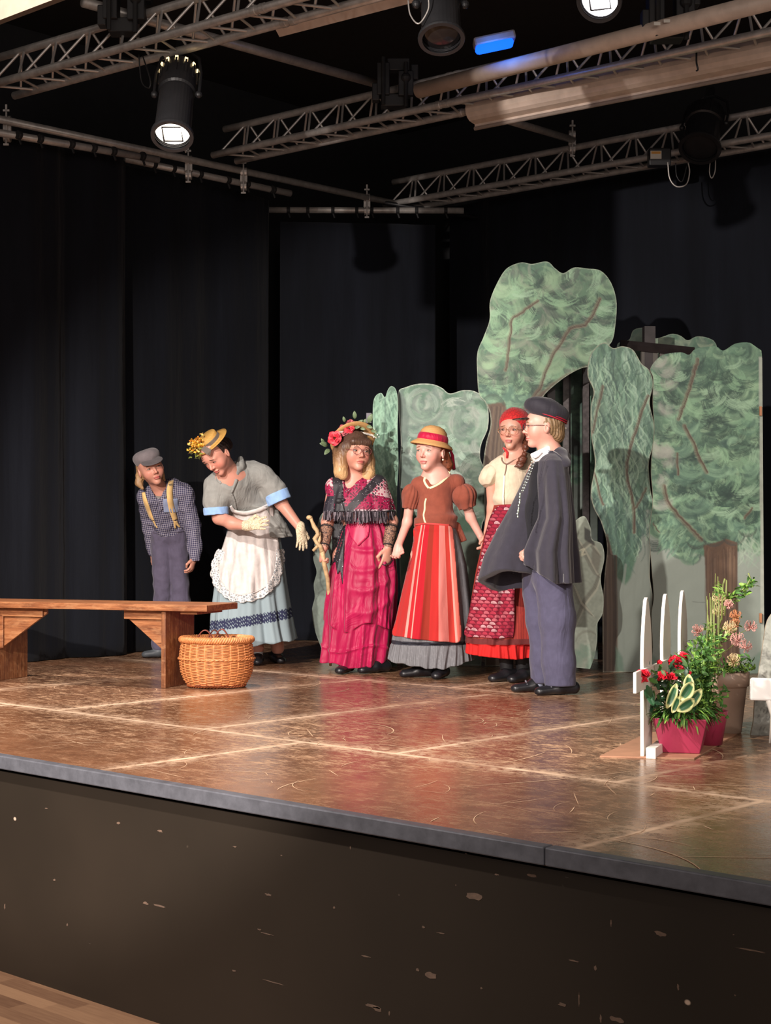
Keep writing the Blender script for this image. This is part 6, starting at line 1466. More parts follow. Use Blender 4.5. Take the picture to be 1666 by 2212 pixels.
        wide = (x > (z-Z(1085))*1.0+.0) & (x < (z-Z(1085))*1.0+.085) & (z > Z(1088))
        col = np.where((front & (a | b))[:, None], C(36, 32, 38), col); col = np.where((front & wide & (n < -.1))[:, None], C(40, 34, 42), col)
        edge = (z < Z(1101)) & (x > .0); col = np.where((edge & (n > 0))[:, None], C(190, 168, 172), np.where(edge[:, None], C(60, 20, 40), col)); return col
    f.mesh(S, 'shawl', vcol('lace_shawl_paint', .6, .3, 200), .0042, None, scol)
    m = MB(); Ms = plain('sequin', C(226, 224, 230), .12, .05, metal=.7)
    for (x, z) in seq[:260]:
        px = CX+(x+f.X)/f.D*F_PX; py = 1024+(Z(1024)-z)/f.s
        if not (704 < px < 850): continue
        f.last = 9.; q = f.surf(S, px, py, .002, y1=.15)
        if q[1] < 5: m.ball(q, .0022, 3)
    m.build('sequins', Ms, f.root, smooth=False)['kind'] = 'stuff'
    U = SDF(); U.p = list(K.p)+list(T.p); 
    gl = G('black_lace'); co = gl.coord(); v = gl.voro(co, 90, 'DISTANCE_TO_EDGE'); al = gl.step(v, .42, .22); w = gl.voro(co, 55, 'F1'); cc = gl.mix(gl.step(w, .16, .10), C(30, 28, 34), C(196, 196, 206)); Ml = gl.done(cc, .55, alpha=gl.math('MAXIMUM', al, .72))
    U2 = SDF(); U2.p = list(K.p)+list(S.p)
    f.patch(U2, 'shawl_tail', [(728, 1084), (738, 1083), (743, 1096), (747, 1120), (745, 1160), (743, 1200), (742, 1225), (740, 1262, 0), (735, 1232), (729, 1242, 0), (725, 1212), (713, 1222, 0), (718, 1185), (717, 1140), (722, 1104)], Ml, .008, 2.0, .003, y1=.2)
    m = MB(); q = f.surf(S, 733, 1082, .012); m.ball(q, (.022, .012, .017), 8); m.ball(q+np.array([.022, 0, .006]), (.016, .008, .009), 6); m.build('shawl_knot', plain('black_lace_knot', C(26, 24, 30), .6), f.root, smooth=True)
    # fringe
    Mf = plain('black_silver_fringe', C(40, 36, 42), .35, .4, 200); Mf2 = plain('silver_fringe', C(150, 140, 148), .3, .3, 200, metal=.4)
    m = MB(); m2 = MB(); r_ = np.random.RandomState(8)
    for i in range(230):
        px = r_.uniform(700, 856); 
        q = f.surf(S, px, 1104, .003, y1=.12); L = (.070 if 745 < px < 838 else .055)*r_.uniform(.8, 1.1); sw = r_.normal(0, .006)
        (m if r_.rand() < .62 else m2).tube([q, q+np.array([sw*.4, -.006, -L*.5]), q+np.array([sw, -.002, -L])], r_.uniform(.0014, .0028), 4)
    o = m.build('fringe', Mf, f.root); o['kind'] = 'stuff'; o = m2.build('silver_fringe', Mf2, f.root); o['kind'] = 'stuff'
    f.strip(S, 'shawl_border', [(748, 1105), (780, 1107), (820, 1106), (855, 1103)], 4, Mf, .006, y1=.12)
    # lace forearm cuffs
    gs = G('sheer_lace_sleeve'); v = gs.voro(gs.coord(), 70, 'DISTANCE_TO_EDGE'); cc = gs.mix(gs.step(v, .10, .04), C(150, 112, 92), C(40, 30, 36)); Msl = gs.done(cc, .6)
    for (a, b, w, sg_) in ((elR, wrR, .78, 1), (elL, wrL, .85, -1)):
        A_ = a+(b-a)*.25; E_ = a+(b-a)*.92; Q = SDF(); Q.cap(A_, E_, .0390, .0315, .005); f.mesh(Q, 'lace_sleeve', Msl, .005)
        d = Vector(b-a).normalized(); 
        for (t, r) in ((.25, .041), (.93, .034)):
            m = MB(); cpt = Vector(a+(b-a)*t); qd = d.to_track_quat('Z', 'Y'); m.tube([cpt+qd@Vector((r*math.cos(u), r*math.sin(u), 0)) for u in np.linspace(0, 2*math.pi, 20)], .0042, 6, cap=False); m.build('sleeve_band', bpy.data.materials.get('black_elastic') or plain('black_elastic', C(28, 22, 26), .7), f.root, smooth=True)
    m = MB(); m.tube([Vector(wrR+[-.03, -.02, 0]), Vector(wrR+[-.035, -.03, -.04]), Vector(wrR+[-.04, -.02, -.09]), Vector(wrR+[-.02, -.045, -.10]), Vector(wrR+[.01, -.04, -.09]), Vector(wrR+[.03, -.02, -.07])], .003, 6); m.build('cuff_cord', bpy.data.materials['black_elastic'], f.root, smooth=True)
    shoe(f, 'shoe', [J(746, 1446)[0], -.12, 0], 250, .22, M_blkleather); shoe(f, 'shoe', [J(808, 1446)[0], -.10, 0], 215, .24, M_blkleather, .08)
    # gnarled stick
    Mst = plain('gnarled_wood', C(186, 158, 118), .6, .25, 40, bs=.5, bscale=60)
    J = lambda px, py, dy: Vector(f.J(px, py, dy))+f.root.location*0
    W = lambda px, py, dy: f.root.matrix_basis @ Vector(f.J(px, py, dy))
    bpy.context.view_layer.update(); W = lambda px, py, dy: f.root.matrix_world @ Vector(f.J(px, py, dy))
    hold = wrL+nrm(f.J(691, 1222, -.12)-wrL)*.075; hx = CX+(hold[0]+f.X)/(f.D+hold[1])*F_PX
    base = PZ(730, 1440, STAGE)
    o0 = W(668, 1118, -.14); root = empty('walking_stick', o0, None, 'gnarled pale wooden walking stick with a knobbly forked handle, held beside the magenta dress', 'walking stick')
    def tb(name, pts, rs):
        m = MB(); m.tube([Vector(q)-o0 for q in pts], rs, 8); return m.build(name, Mst, root, smooth=True)
    tb('handle', [W(670, 1116, -.14), W(674, 1126, -.14), W(679, 1138, -.14), W(685, 1146, -.14), W(687, 1154, -.14), W(680, 1164, -.14), W(684, 1172, -.14), W(692, 1180, -.14), W(696, 1192, -.14)], [.012, .010, .014, .013, .013, .014, .012, .013, .015])
    tb('fork', [W(691, 1150, -.13), W(691, 1165, -.13), W(686, 1180, -.13), W(676, 1190, -.13)], [.006, .010, .010, .008])
    m = MB(); m.ball(Vector((0, 0, 0)), (.019, .016, .014), 8); m.build('knob', Mst, root, smooth=True)
    tb('shaft', [W(696, 1190, -.14), W(701, 1220, -.12), W(708, 1250, -.08), W(712, 1300, .0), W(714, 1438, .12)], [.014, .014, .013, .011, .008])
person_magenta()
# ------------------------------------------------------------------ person 4: straw hat with red ribbon, brown bodice, striped apron
def person_stripes():
    f = Fig(8.93, 930, 'person in a straw hat with red ribbon, brown puff-sleeved top and red striped apron')
    J = f.J; c = J(931, 975, -.04); R = rotm(-32, 1, 2); sc = 1.04
    B = SDF(); p = head(B, c, R, sc, full=.97); B.cap(p(0, .02, -.06), J(944, 1026, .0), .038, .041, .02); B.cap(J(942, 1040, .0), J(942, 1125, .0), .093, .085, .05, .75, (0, 1, 0)); B.cap(J(908, 1052, 0), J(982, 1047, 0), .036, .038, .04); B.ell(J(941, 1048, -.035), (.055, .040, .05), None, .03)
    shR = J(999, 1056, .0); elR = J(1017, 1118, .03); wrR = J(1041, 1163, .02); B.chain([shR, elR, wrR], [.033, .027, .020], .02)
    shL = J(890, 1058, 0); elL = J(880, 1128, .02); wrL = J(861, 1178, -.06); B.chain([shL, elL, wrL], [.031, .026, .020], .02)
    hand(B, wrL, J(853, 1214, -.10)-wrL, (-.3, -.9, 0), -1, .55, .85); hand(B, wrR, J(1050, 1196, -.02)-wrR, (.8, -.5, 0), 1, .6, .95)
    for x in (905, 955): B.cap(J(x, 1200, 0), J(x, 1438, -.02), .05, .036, .02)
    f.mesh(B, 'body', mat_skin('skin_fair', (.66, .35, .285), C(120, 76, 56), (.52, .15, .14), blush=.65), .0036, attr=fcattr(c, R, sc)); eyes(f, B, c, R, sc, (-.35, -.1), C(110, 116, 112), .85, C(120, 84, 66))
    H = SDF(); H.ell(c+R@np.array([0, .018, .020])*sc, np.array([.077, .090, .084])*sc, R, .02); H.ell(p(0, -.098, -.032), np.array([.074, .085, .096]), R, .012, True)
    for x in (-1, 1): H.ell(p(x*.080, -.005, -.045), (.022, .045, .045), R, .01, True)
    H.chain([p(.045, .075, -.02), p(.05, .10, -.07), p(.05, .09, -.12)], [.03, .030, .012], .02); H.cap(p(0, .07, -.03), p(.02, .08, -.08), .045, .03, .03)
    f.mesh(H, 'hair', plain('hair_auburn', C(120, 64, 40), .45, .25, 80), .004, strands(c, R, 34, .0016))
    Mx = Matrix.Translation(p(0, .016, .060)) @ Matrix((R@rotm(0, -5, 7)).tolist()).to_4x4() @ Matrix.Diagonal((.95, 1.08, 1, 1))
    m = MB(); m.lathe([(.001, .086), (.03, .083), (.056, .072), (.074, .052), (.083, .022), (.086, .0), (.095, -.008), (.118, -.024), (.125, -.032), (.123, -.035), (.115, -.028), (.088, -.008)], 56, Mx, capb=False, capt=False); hat = m.build('straw_hat', straw('straw_natural', C(216, 164, 106), 90, 'Z', .75), f.root, smooth=True); solidify(hat, .003)
    Mrb = cloth('crimson_ribbon', C(176, 18, 58), .5, .5, 16)
    m = MB(); m.lathe([(.086, -.006), (.0925, .0), (.090, .020), (.083, .036), (.078, .038)], 48, Mx, capb=False, capt=False); m.build('ribbon', Mrb, hat, smooth=True)
    m = MB(); 
    for (x0, x1, w, dd) in ((973, 980, .036, .0), (966, 970, .026, .02)):
        a = Vector(J(x0, 972, .10+dd)); b = Vector(J(x1+1, 1014, .08+dd)); m.tube([a, a.lerp(b, .3)+Vector((.006, 0, 0)), a.lerp(b, .7), b], [w*.45, w*.8, w*.95, w*.8], 10, flat=.35)
    m.ball(Vector(J(970, 970, .09)), (.02, .02, .018), 6); m.build('ribbon_tail', Mrb, hat, smooth=True)
    m = MB(); m.ball(Vector(p(.077, .002, -.046)), .006, 6); m.build('earring', plain('pearl', C(226, 206, 190), .2), f.root, smooth=True)
    Mb = cloth('russet_cotton', C(134, 70, 54), .85, .4, 9)
    T = SDF(); T.cap(J(940, 1062, .0), J(940, 1118, .0), .102, .100, .04, .86, (0, 1, 0)); T.cap(J(904, 1048, .0), J(986, 1042, .0), .046, .048, .04)
    rings(T, [f.ring(1120, 896, 984, .10, .0), f.ring(1135, 895, 987, .105, .0), f.ring(1142, 897, 986, .10, .0)], None, .02); T.ell(J(950, 1118, -.03), (.10, .075, .035), None, .03)
    T0 = SDF(); T0.p = list(T.p); T0.boxes = list(T.boxes)
    T.cap(J(945, 1022, -.05), J(927, 1053, -.12), .046, .012, .006, sub=True); T.cap(J(947, 1012, -.03), J(947, 1026, -.04), .056, .046, .006, sub=True)
    T1 = SDF(); T1.p = list(T.p)
    f.mesh(T, 'bodice', Mb, .0046, wr(31, .0035, 20))
    def puff(S, c_, r, e, er, seed):
        r_ = np.random.RandomState(seed); c_ = np.array(c_); S.ell(c_, r, None, .02); S.cap(c_, e, .05, er, .02); S.half(e, nrm(np.array(e)-c_), .004, e, .08)
    for (cc_, rr, e, er, sd) in ((J(1002, 1070, .0), (.074, .074, .068), J(1010, 1096, .01), .050, 1), (J(889, 1070, .0), (.050, .062, .066), J(886, 1097, .01), .046, 2)):
        Q = SDF(); puff(Q, cc_, rr, e, er, sd); ex = np.array(e)
        def dz(P, ex=ex, cc_=cc_, sd=sd):
            q = P-ex; ax = nrm(ex-np.array(cc_)); h = q@ax; u = q-h[..., None]*ax; th = np.arctan2(u[..., 1], u[..., 0]); return .0075*np.abs(np.sin(5.5*th+2*np.sin(th*2+sd)+h*20))-.004
        f.mesh(Q, 'puff_sleeve', Mb, .0045, dz)
    Mtr = cloth('cream_trim', C(236, 222, 178), .8, .2)
    f.strip(T0, 'neck_trim', [(921, 1026), (916, 1038), (921, 1048), (927, 1055)], 4.5, Mtr, .005, .004, y1=.12); f.strip(T0, 'neck_trim', [(927, 1055), (940, 1050), (954, 1042), (966, 1031), (972, 1021), (962, 1018)], 4.5, Mtr, .005, .004, y1=.12)
    f.strip(T0, 'front_ribbon', [(921, 1076), (918, 1088), (918, 1100), (915, 1112), (917, 1124), (921, 1132)], 3.2, Mtr, .006, .004, y1=.12)
    Z = lambda py: J(930, py)[2]
    # grey skirt
    K = SDF(); KR = [f.ring(1140, 900, 984, .11, .0), f.ring(1170, 893, 995, .125, .01), f.ring(1220, 884, 1008, .15, .02), f.ring(1300, 866, 1018, .18, .03), f.ring(1380, 850, 1024, .20, .03), f.ring(1386, 849, 1024, .20, .03)]
    rings(K, KR, pleats(11, .010, Z(1386), Z(1150), 4, .9)); KF = [f.ring(1384, 849, 1018, .185, .03), f.ring(1394, 845, 1020, .19, .03), f.ring(1445, 838, 1024, .205, .03)]
    rings(K, KF, pleats(26, .011, Z(1445), Z(1386), 6, .35, .3), .003, bot=lambda x, y: Z(1440)+np.maximum(0, .0-x)*.14+np.maximum(0, x-.08)*.24+.004*np.sin(x*70))
    def kc(V):
        s_ = .5+.5*np.sin(np.arctan2(V[:, 0]-.02, -V[:, 1])*150); b = np.array(C(118, 118, 122)); col = b*(1-.35*s_[:, None]*(s_[:, None] > .6)); blk = (np.abs(V[:, 2]-Z(1387)-.0) < .010); return np.where(blk[:, None], C(34, 34, 44), col)
    f.mesh(K, 'skirt', vcol('grey_pinstripe', .9, .3, 30), .0044, None, kc)
    # apron
    gs = G('striped_apron'); X, Y, Z_ = gs.sep(gs.coord('uvw')); vv = gs.noise(gs.coord(scale=(1, 1, .1)), 40, 4)
    stops = [(0, C(186, 42, 40)), (.16, C(186, 42, 40)), (.165, C(215, 155, 145)), (.20, C(215, 155, 145)), (.205, C(179, 33, 40)), (.255, C(180, 34, 40)), (.26, C(213, 150, 139)), (.275, C(213, 150, 139)), (.28, C(172, 24, 38)), (.40, C(177, 29, 40)), (.405, C(139, 44, 31)), (.53, C(146, 49, 34)), (.535, C(177, 41, 38)), (.67, C(179, 49, 45)), (.675, C(210, 123, 115)), (.82, C(212, 132, 120)), (.825, C(179, 54, 45)), (.92, C(182, 59, 48)), (.925, C(215, 150, 139)), (.96, C(208, 106, 93))]
    cr = gs.ramp(X, stops, 'CONSTANT'); cc = gs.mix(gs.math('MULTIPLY', gs.math('SUBTRACT', vv, .3), .35), cr, C(150, 26, 34)); n = gs.noise(gs.coord(scale=(1, 1, .4)), 12, 3); gs.bump(n, .4, .02); Ms = gs.done(cc, .85, spec=.2, sheen=.1)
    U = SDF(); U.p = list(K.p)+list(T0.p); AP = [(897, 1138), (893, 1170), (880, 1230), (866, 1290), (855, 1340), (848, 1370), (870, 1376), (910, 1382), (960, 1386), (995, 1383), (993, 1320), (988, 1260), (984, 1200), (980, 1160), (974, 1137), (940, 1134)]
    fold = lambda x, y: .009*np.sin((x-935)/(50+(y-1137)*.12)*9)*np.clip((y-1135)/80, 0, 1)
    o = f.patch(U, 'striped_apron', AP, Ms, .014, 2.2, .003, None, fold, y1=.2)
    me = o.data; co_ = np.zeros(len(me.vertices)*3); me.vertices.foreach_get('co', co_); co_ = co_.reshape(-1, 3); pxs = CX+(co_[:, 0]+f.X)/(f.D+co_[:, 1])*F_PX; pys = np.interp(-co_[:, 2], [-Z(1130), -Z(1390)], [1130, 1390]); tt = np.maximum(0, (pys-1137)/246); xl = 897-49*tt**.9; xr = 974+21*tt; u = (pxs-xl)/(xr-xl)
    a = me.attributes.new('uvw', 'FLOAT_VECTOR', 'POINT'); a.data.foreach_set('vector', np.stack([u, tt, u*0], 1).astype(np.float32).ravel())
    f.strip(U, 'apron_waistband', [(895, 1134), (915, 1131), (940, 1132), (975, 1135)], 4, plain('coral_cotton', C(186, 62, 58), .8), .015, y1=.12)
    W_ = SDF(); W_.cap(J(985, 1138, .02), J(994, 1174, .03), .030, .045, .02, .5, (0, 1, 0)); W_.half(J(996, 1172, .03), (.35, 0, -1), .003); f.mesh(W_, 'peplum', Mb, .005)
    shoe(f, 'shoe', [J(950, 1455)[0], -.10, 0], 250, .21, M_blkleather); shoe(f, 'shoe', [J(900, 1450)[0], -.03, 0], 190, .21, M_blkleather)
person_stripes()
# ------------------------------------------------------------------ person 5: red headscarf, beige blouse, patterned apron
def person_scarf():
    f = Fig(8.70, 1100, 'person in a red headscarf, beige blouse and red patterned apron, half hidden')
    J = f.J; c = J(1110, 929, -.03); R = rotm(-26, 4, 2); sc = 1.0
    B = SDF(); p = head(B, c, R, sc, full=.94); B.cap(p(0, .02, -.06), J(1118, 985, .01), .040, .045, .03); B.cap(J(1112, 1005, .0), J(1108, 1090, .0), .090, .080, .05, .75, (0, 1, 0)); B.cap(J(1078, 1016, 0), J(1140, 1012, 0), .034, .036, .05); B.ell(J(1104, 1008, -.03), (.05, .036, .05), None, .03)
    shL = J(1061, 1026, 0); elL = J(1066, 1098, .04); wrL = J(1054, 1150, .06); B.chain([shL, elL, wrL], [.033, .033, .024], .02); hand(B, wrL, J(1047, 1182, .05)-wrL, (-.9, -.2, 0), 1, .5, .92)
    B.chain([J(1158, 1022, .04), J(1166, 1090, .08), J(1164, 1150, .08)], [.040, .033, .024], .02); hand(B, J(1164, 1150, .08), (0, 0, -1), (-1, 0, 0), 1, .5, .92)
    for x in (1093, 1128): B.cap(J(x, 1180, 0), J(x+2, 1400, 0), .05, .04, .02)
    f.mesh(B, 'body', mat_skin('skin_peach', (.62, .31, .23), C(96, 62, 48), (.50, .14, .14), blush=.55), .0036, attr=fcattr(c, R, sc)); eyes(f, B, c, R, sc, (-.3, 0), C(96, 72, 56), .9, C(50, 34, 30))
    glasses(f, c, R, sc, plain('glasses_gold', C(176, 130, 96), .25, metal=.6), .0245, .0225, -.100)
    S = SDF(); S.ell(c+R@np.array([0, .020, .036])*sc, np.array([.086, .100, .092])*sc, R, .02); S.ell(p(0, -.092, -.036), np.array([.078, .088, .094]), R, .010, True); S.half(p(0, 0, -.055), R@np.array([0, -.3, -1.]), .01); S.chain([p(0, .10, -.03), p(.01, .12, -.08), p(.0, .10, -.13)], [.030, .026, .02], .02)
    gr = G('red_headscarf'); v = gr.voro(gr.coord(), 110, 'F1'); gr.bump(v, .7, .004); Mr = gr.done(gr.ramp(v, [(.2, C(216, 30, 30)), (.6, C(176, 20, 26))]), .75, sheen=.2)
    f.mesh(S, 'headscarf', Mr, .004, wr(41, .002, 24))
    m = MB(); m.tube([Vector(p(-.045, -.03, -.10)), Vector(J(1097, 978, -.05)), Vector(J(1096, 990, -.06))], [.014, .012, .010], 8, flat=.5); m.build('scarf_end', Mr, f.root, smooth=True)
    H = SDF(); H.chain([J(1137, 952, -.02), J(1136, 965, -.06), J(1134, 978, -.09)], [.020, .018, .012], .01); H.chain([J(1134, 982, -.09), J(1130, 992, -.10), J(1124, 1004, -.11)], [.012, .024, .022], .01); H.cap(J(1124, 1002, -.11), J(1114, 1008, -.12), .020, .006, .01)
    f.mesh(H, 'plait', plain('hair_chestnut', C(92, 52, 38), .4, .3, 80), .0035, lambda P: .0025*np.sin(P[..., 2]*260+np.sin(P[..., 0]*160)))
    m = MB(); q = Vector(J(1134, 980, -.09)); m.lathe([(.011, -.006), (.0135, 0), (.011, .006)], 12, Matrix.Translation(q)); m.build('hair_tie', M_white, f.root)
    Mb = cloth('beige_linen', C(206, 190, 166), .85, .4, 10)
    T = SDF(); T.cap(J(1108, 1030, .0), J(1106, 1082, .0), .104, .096, .04, .84, (0, 1, 0)); T.cap(J(1072, 1012, .0), J(1148, 1006, .0), .048, .050, .04); T.cap(J(1092, 1004, .0), J(1128, 996, .0), .056, .056, .03); T.ell(J(1098, 1076, -.03), (.085, .065, .04), None, .03); T0 = SDF(); T0.p = list(T.p); T.half(J(1100, 1098, 0), (0, 0, -1), .004); T.cap(J(1112, 976, -.02), J(1096, 994, -.085), .050, .026, .006, sub=True)
    f.mesh(T, 'blouse', Mb, .0046, wr(51, .003, 20))
    Q = SDF(); Q.ell(J(1053, 1034, .0), (.045, .050, .046), None, .02); Q.ell(J(1064, 1020, .0), (.052, .052, .046), None, .02); f.mesh(Q, 'puff_sleeve', Mb, .0045, wr(3, .006, 45))
    Mt = cloth('taupe_trim', C(126, 100, 86), .8, .1)
    f.strip(T0, 'neck_trim', [(1084, 988), (1084, 994), (1088, 1000), (1095, 1003), (1106, 997), (1118, 989), (1126, 983)], 2.6, Mt, .005, .004, y1=.1); f.strip(T0, 'placket', [(1094, 1003), (1093, 1015), (1090, 1028)], 1.8, Mt, .006, y1=.1)
    f.strip(T0, 'front_ribbon', [(1090, 1026), (1089, 1045), (1087, 1070), (1088, 1093)], 3, Mtrim2, .006, .004, y1=.1)
    Z = lambda py: J(1100, py)[2]
    K = SDF(); KR = [f.ring(1090, 1068, 1148, .10, .0), f.ring(1110, 1062, 1156, .12, .0), f.ring(1160, 1046, 1162, .15, .01), f.ring(1230, 1030, 1165, .18, .02), f.ring(1300, 1018, 1166, .20, .03), f.ring(1388, 1006, 1166, .22, .03)]
    rings(K, KR, pleats(12, .013, Z(1388), Z(1100), 9, .8, .2)); rings(K, [f.ring(1380, 1010, 1158, .195, .02), f.ring(1425, 1006, 1160, .205, .02)], pleats(26, .012, Z(1425), Z(1384), 2, .3, .4), .003, bot=lambda x, y: Z(1420)+np.abs(x-.03)*.08)
    def kc(V):
        z = V[:, 2]; th = np.arctan2(V[:, 0]-.02, -V[:, 1]); st = (np.sin(th*70) > .0); col = np.where(st[:, None], C(128, 34, 30), C(150, 46, 36)); dk = (z < Z(1376)) & (z > Z(1388)); col = np.where(dk[:, None], C(96, 30, 30), col); return np.where((z < Z(1388))[:, None], C(190, 20, 18), col)
    f.mesh(K, 'skirt', vcol('rust_red_skirt', .85, .3, 30), .0046, None, kc)
    gp = G('fan_print'); co = gp.coord('uvw'); X, Y, _ = gp.sep(co)
    row = gp.math('FLOOR', gp.math('MULTIPLY', Y, 1.0)); offx = gp.math('MULTIPLY', gp.math('MODULO', gp.math('ABSOLUTE', row), 2.0), .5); fx = gp.math('SUBTRACT', gp.math('FRACT', gp.math('ADD', X, offx)), .5); fy = gp.math('FRACT', Y)
    d = gp.math('SQRT', gp.math('ADD', gp.math('MULTIPLY', fx, fx), gp.math('MULTIPLY', gp.math('MULTIPLY', fy, fy), .30))); wn = gp.n('ShaderNodeTexWhiteNoise'); cell = gp.comb(gp.math('FLOOR', gp.math('ADD', X, offx)), row, 0); gp.L.new(cell, wn.inputs[0])
    ringm = gp.math('GREATER_THAN', gp.math('SINE', gp.math('MULTIPLY', d, 52)), .1); fan = gp.math('LESS_THAN', d, .47); fc = gp.ramp(wn.outputs[0], [(0, C(206, 70, 90)), (.35, C(224, 128, 138)), (.6, C(176, 44, 66)), (.8, C(236, 204, 206))], 'CONSTANT')
    cc = gp.mix(gp.math('MULTIPLY', gp.math('MULTIPLY', ringm, fan), .85), C(110, 26, 44), fc); Mp = gp.done(cc, .85, spec=.2)
    U = SDF(); U.p = list(T0.p)+list(K.p); AP = [(1076, 1094), (1060, 1115), (1048, 1160), (1036, 1215), (1022, 1280), (1010, 1340), (1004, 1372), (1030, 1376), (1070, 1379), (1098, 1377), (1110, 1370), (1112, 1290), (1114, 1200), (1112, 1130), (1106, 1094), (1090, 1092)]
    fold = lambda x, y: .009*np.sin((x-1060)/(26+(y-1095)*.09)*6)*np.clip((y-1095)/70, 0, 1)
    o = f.patch(U, 'patterned_apron', AP, Mp, .014, 2.2, .003, None, fold, y1=.2)
    me = o.data; co_ = np.zeros(len(me.vertices)*3); me.vertices.foreach_get('co', co_); co_ = co_.reshape(-1, 3); a = me.attributes.new('uvw', 'FLOAT_VECTOR', 'POINT'); a.data.foreach_set('vector', np.stack([(co_[:, 0]+co_[:, 2]*.22)/.034+50, co_[:, 2]/.019+20, co_[:, 0]*0], 1).astype(np.float32).ravel())
    for x, dx in ((1092, 0), (1127, 0)):
        S = SDF(); S.cap(J(x, 1395, -.02), J(x+3, 1450, -.02), .045, .036, .02); f.mesh(S, 'stocking', plain('black_stocking', C(24, 22, 26), .7) if 'black_stocking' not in bpy.data.materials else bpy.data.materials['black_stocking'], .005)
    shoe(f, 'shoe', [J(1088, 1466)[0], -.05, 0], 215, .23, M_blkleather); shoe(f, 'shoe', [J(1124, 1470)[0], -.09, 0], 225, .23, M_blkleather)
Mtrim2 = cloth('white_ribbon_trim', C(240, 236, 220), .8, .1)
person_scarf()
# ------------------------------------------------------------------ person 6: dark cape and cap, in profile
def person_cape():
    f = Fig(8.02, 1190, 'person in profile in a black cap, dark grey cape and slate trousers')
    J = f.J; c = J(1173, 922, -.02); R = rotm(-88, 0, 0); sc = 1.0
    B = SDF(); p = head(B, c, R, sc); B.cap(p(0, .025, -.05), J(1190, 985, .0), .044, .052, .03); B.cap(J(1192, 1005, .0), J(1190, 1120, .0), .10, .10, .05, .8, (1, 0, 0)); B.cap(J(1190, 1012, -.07), J(1196, 1010, .10), .038, .040, .04)
    B.chain([J(1190, 1028, -.10), J(1190, 1110, -.11), J(1150, 1182, -.10)], [.042, .034, .024], .02); hand(B, J(1149, 1183, -.10), (-.9, -.25, -.45), (.4, 0, -.6), 1, .9, .85); B.chain([J(1160, 1015, .12), J(1120, 1100, .16), J(1090, 1180, .10)], [.045, .036, .026], .02); hand(B, J(1090, 1180, .10), (-.3, -.1, -.9), (.5, 0, -.5), -1, .8, .95)
    for (x, y) in ((1178, .08), (1196, -.06)): B.cap(J(x, 1220, y), J(x-4, 1460, y), .06, .036, .02)
    f.mesh(B, 'body', mat_skin('skin_light', (.63, .32, .25), C(130, 96, 66), blush=.4), .0036, attr=fcattr(c, R, sc)); eyes(f, B, c, R, sc, (0, 0), C(96, 92, 84), .9, C(90, 64, 50))
    glasses(f, c, R, sc, plain('glasses_black', C(36, 28, 36), .3), .0215, .0165, -.100)
    H = SDF(); H.ell(c+R@np.array([0, .024, .014])*sc, np.array([.077, .088, .080])*sc, R, .02); H.ell(p(0, -.105, -.03), np.array([.09, .092, .11]), R, .010, True)
    for x in (-1, 1): H.ell(p(x*.080, .008, -.030), (.022, .028, .045), R, .008, True); pass
    H.ell(p(0, .075, -.045), (.055, .035, .04), R, .03)
    f.mesh(H, 'hair', plain('hair_fair_brown', C(118, 94, 66), .5, .25, 80), .0038, strands(c, R, 36, .002))
    K = SDF(); Rk = R@rotm(0, -19, 0); K.ell(p(0, .024, .082), np.array([.094, .116, .058])*sc, Rk, .02); K.ell(p(0, .0, .098), np.array([.084, .090, .044]), Rk, .03); K.half(p(0, -.02, .050), Rk@np.array([0, 0, -1.]), .004)
    f.mesh(K, 'cap', cloth('cap_black', C(44, 42, 50), .7, .5), .004, wr(8, .0035, 20))
    Mx = Matrix.Translation(p(0, .020, .058)) @ Matrix(Rk.tolist()).to_4x4() @ Matrix.Diagonal((.085, .110, 1, 1)); m = MB()
    for z in (-.006, .004): m.tube([Mx @ Vector((math.cos(a), math.sin(a), z)) for a in np.linspace(0, 2*math.pi, 48)], .0032, 6, cap=False)
    m.build('red_piping', plain('red_cord', C(176, 26, 50), .5), f.root, smooth=True)
    V = SDF(); V.ell(p(0, -.105, .040), (.058, .055, .0055), R@rotm(0, 4, 0), .004); V.half(p(0, -.078, .04), R@np.array([0, 1., 0]), .004); f.mesh(V, 'visor', plain('patent_black', C(24, 22, 28), .2), .0032)
    m = MB(); m.ball(Vector(J(1222, 925, .0)), .006, 6); m.build('cap_button', M_white, f.root, smooth=True)
    # shirt collar and vest
    Q = SDF(); Q.cap(J(1174, 977, -.01), J(1184, 990, -.01), .068, .074, .02); Q.cap(J(1176, 960, 0), J(1180, 976, 0), .046, .05, .004, sub=True); Q.half(J(1178, 966, 0), (-.45, 0, 1), .004); f.mesh(Q, 'shirt_collar', cloth('white_shirt', C(236, 232, 232), .8, .2), .0042)
    f.strip(Q, 'collar_point', [(1168, 974), (1160, 984), (1153, 990)], [10, 9, 4], bpy.data.materials['white_shirt'], .012, .003)
    Vs = SDF(); Vs.cap(J(1184, 1024, -.01), J(1179, 1110, -.02), .098, .110, .04, .95, (1, 0, 0)); Vs.cap(J(1180, 1110, -.02), J(1176, 1200, -.02), .115, .11, .04); f.mesh(Vs, 'vest', cloth('vest_black', C(24, 24, 30), .9, .3), .006)
    Mc = cloth('charcoal_wool', C(51, 49, 59), .95, .35, 7, 500, .08, .3)
    Z = lambda py: J(1190, py)[2]
    # right hand body of the cape
    A = SDF(); AR = [f.ring(976, 1174, 1212, .085, .02), f.ring(986, 1166, 1218, .13, .01), f.ring(998, 1160, 1223, .17, .0), f.ring(1030, 1157, 1228, .205, .0), f.ring(1090, 1160, 1233, .225, .0), f.ring(1120, 1160, 1235, .235, -.01), f.ring(1150, 1146, 1237, .245, -.01), f.ring(1190, 1130, 1239, .255, -.01), f.ring(1265, 1132, 1243, .26, -.01)]
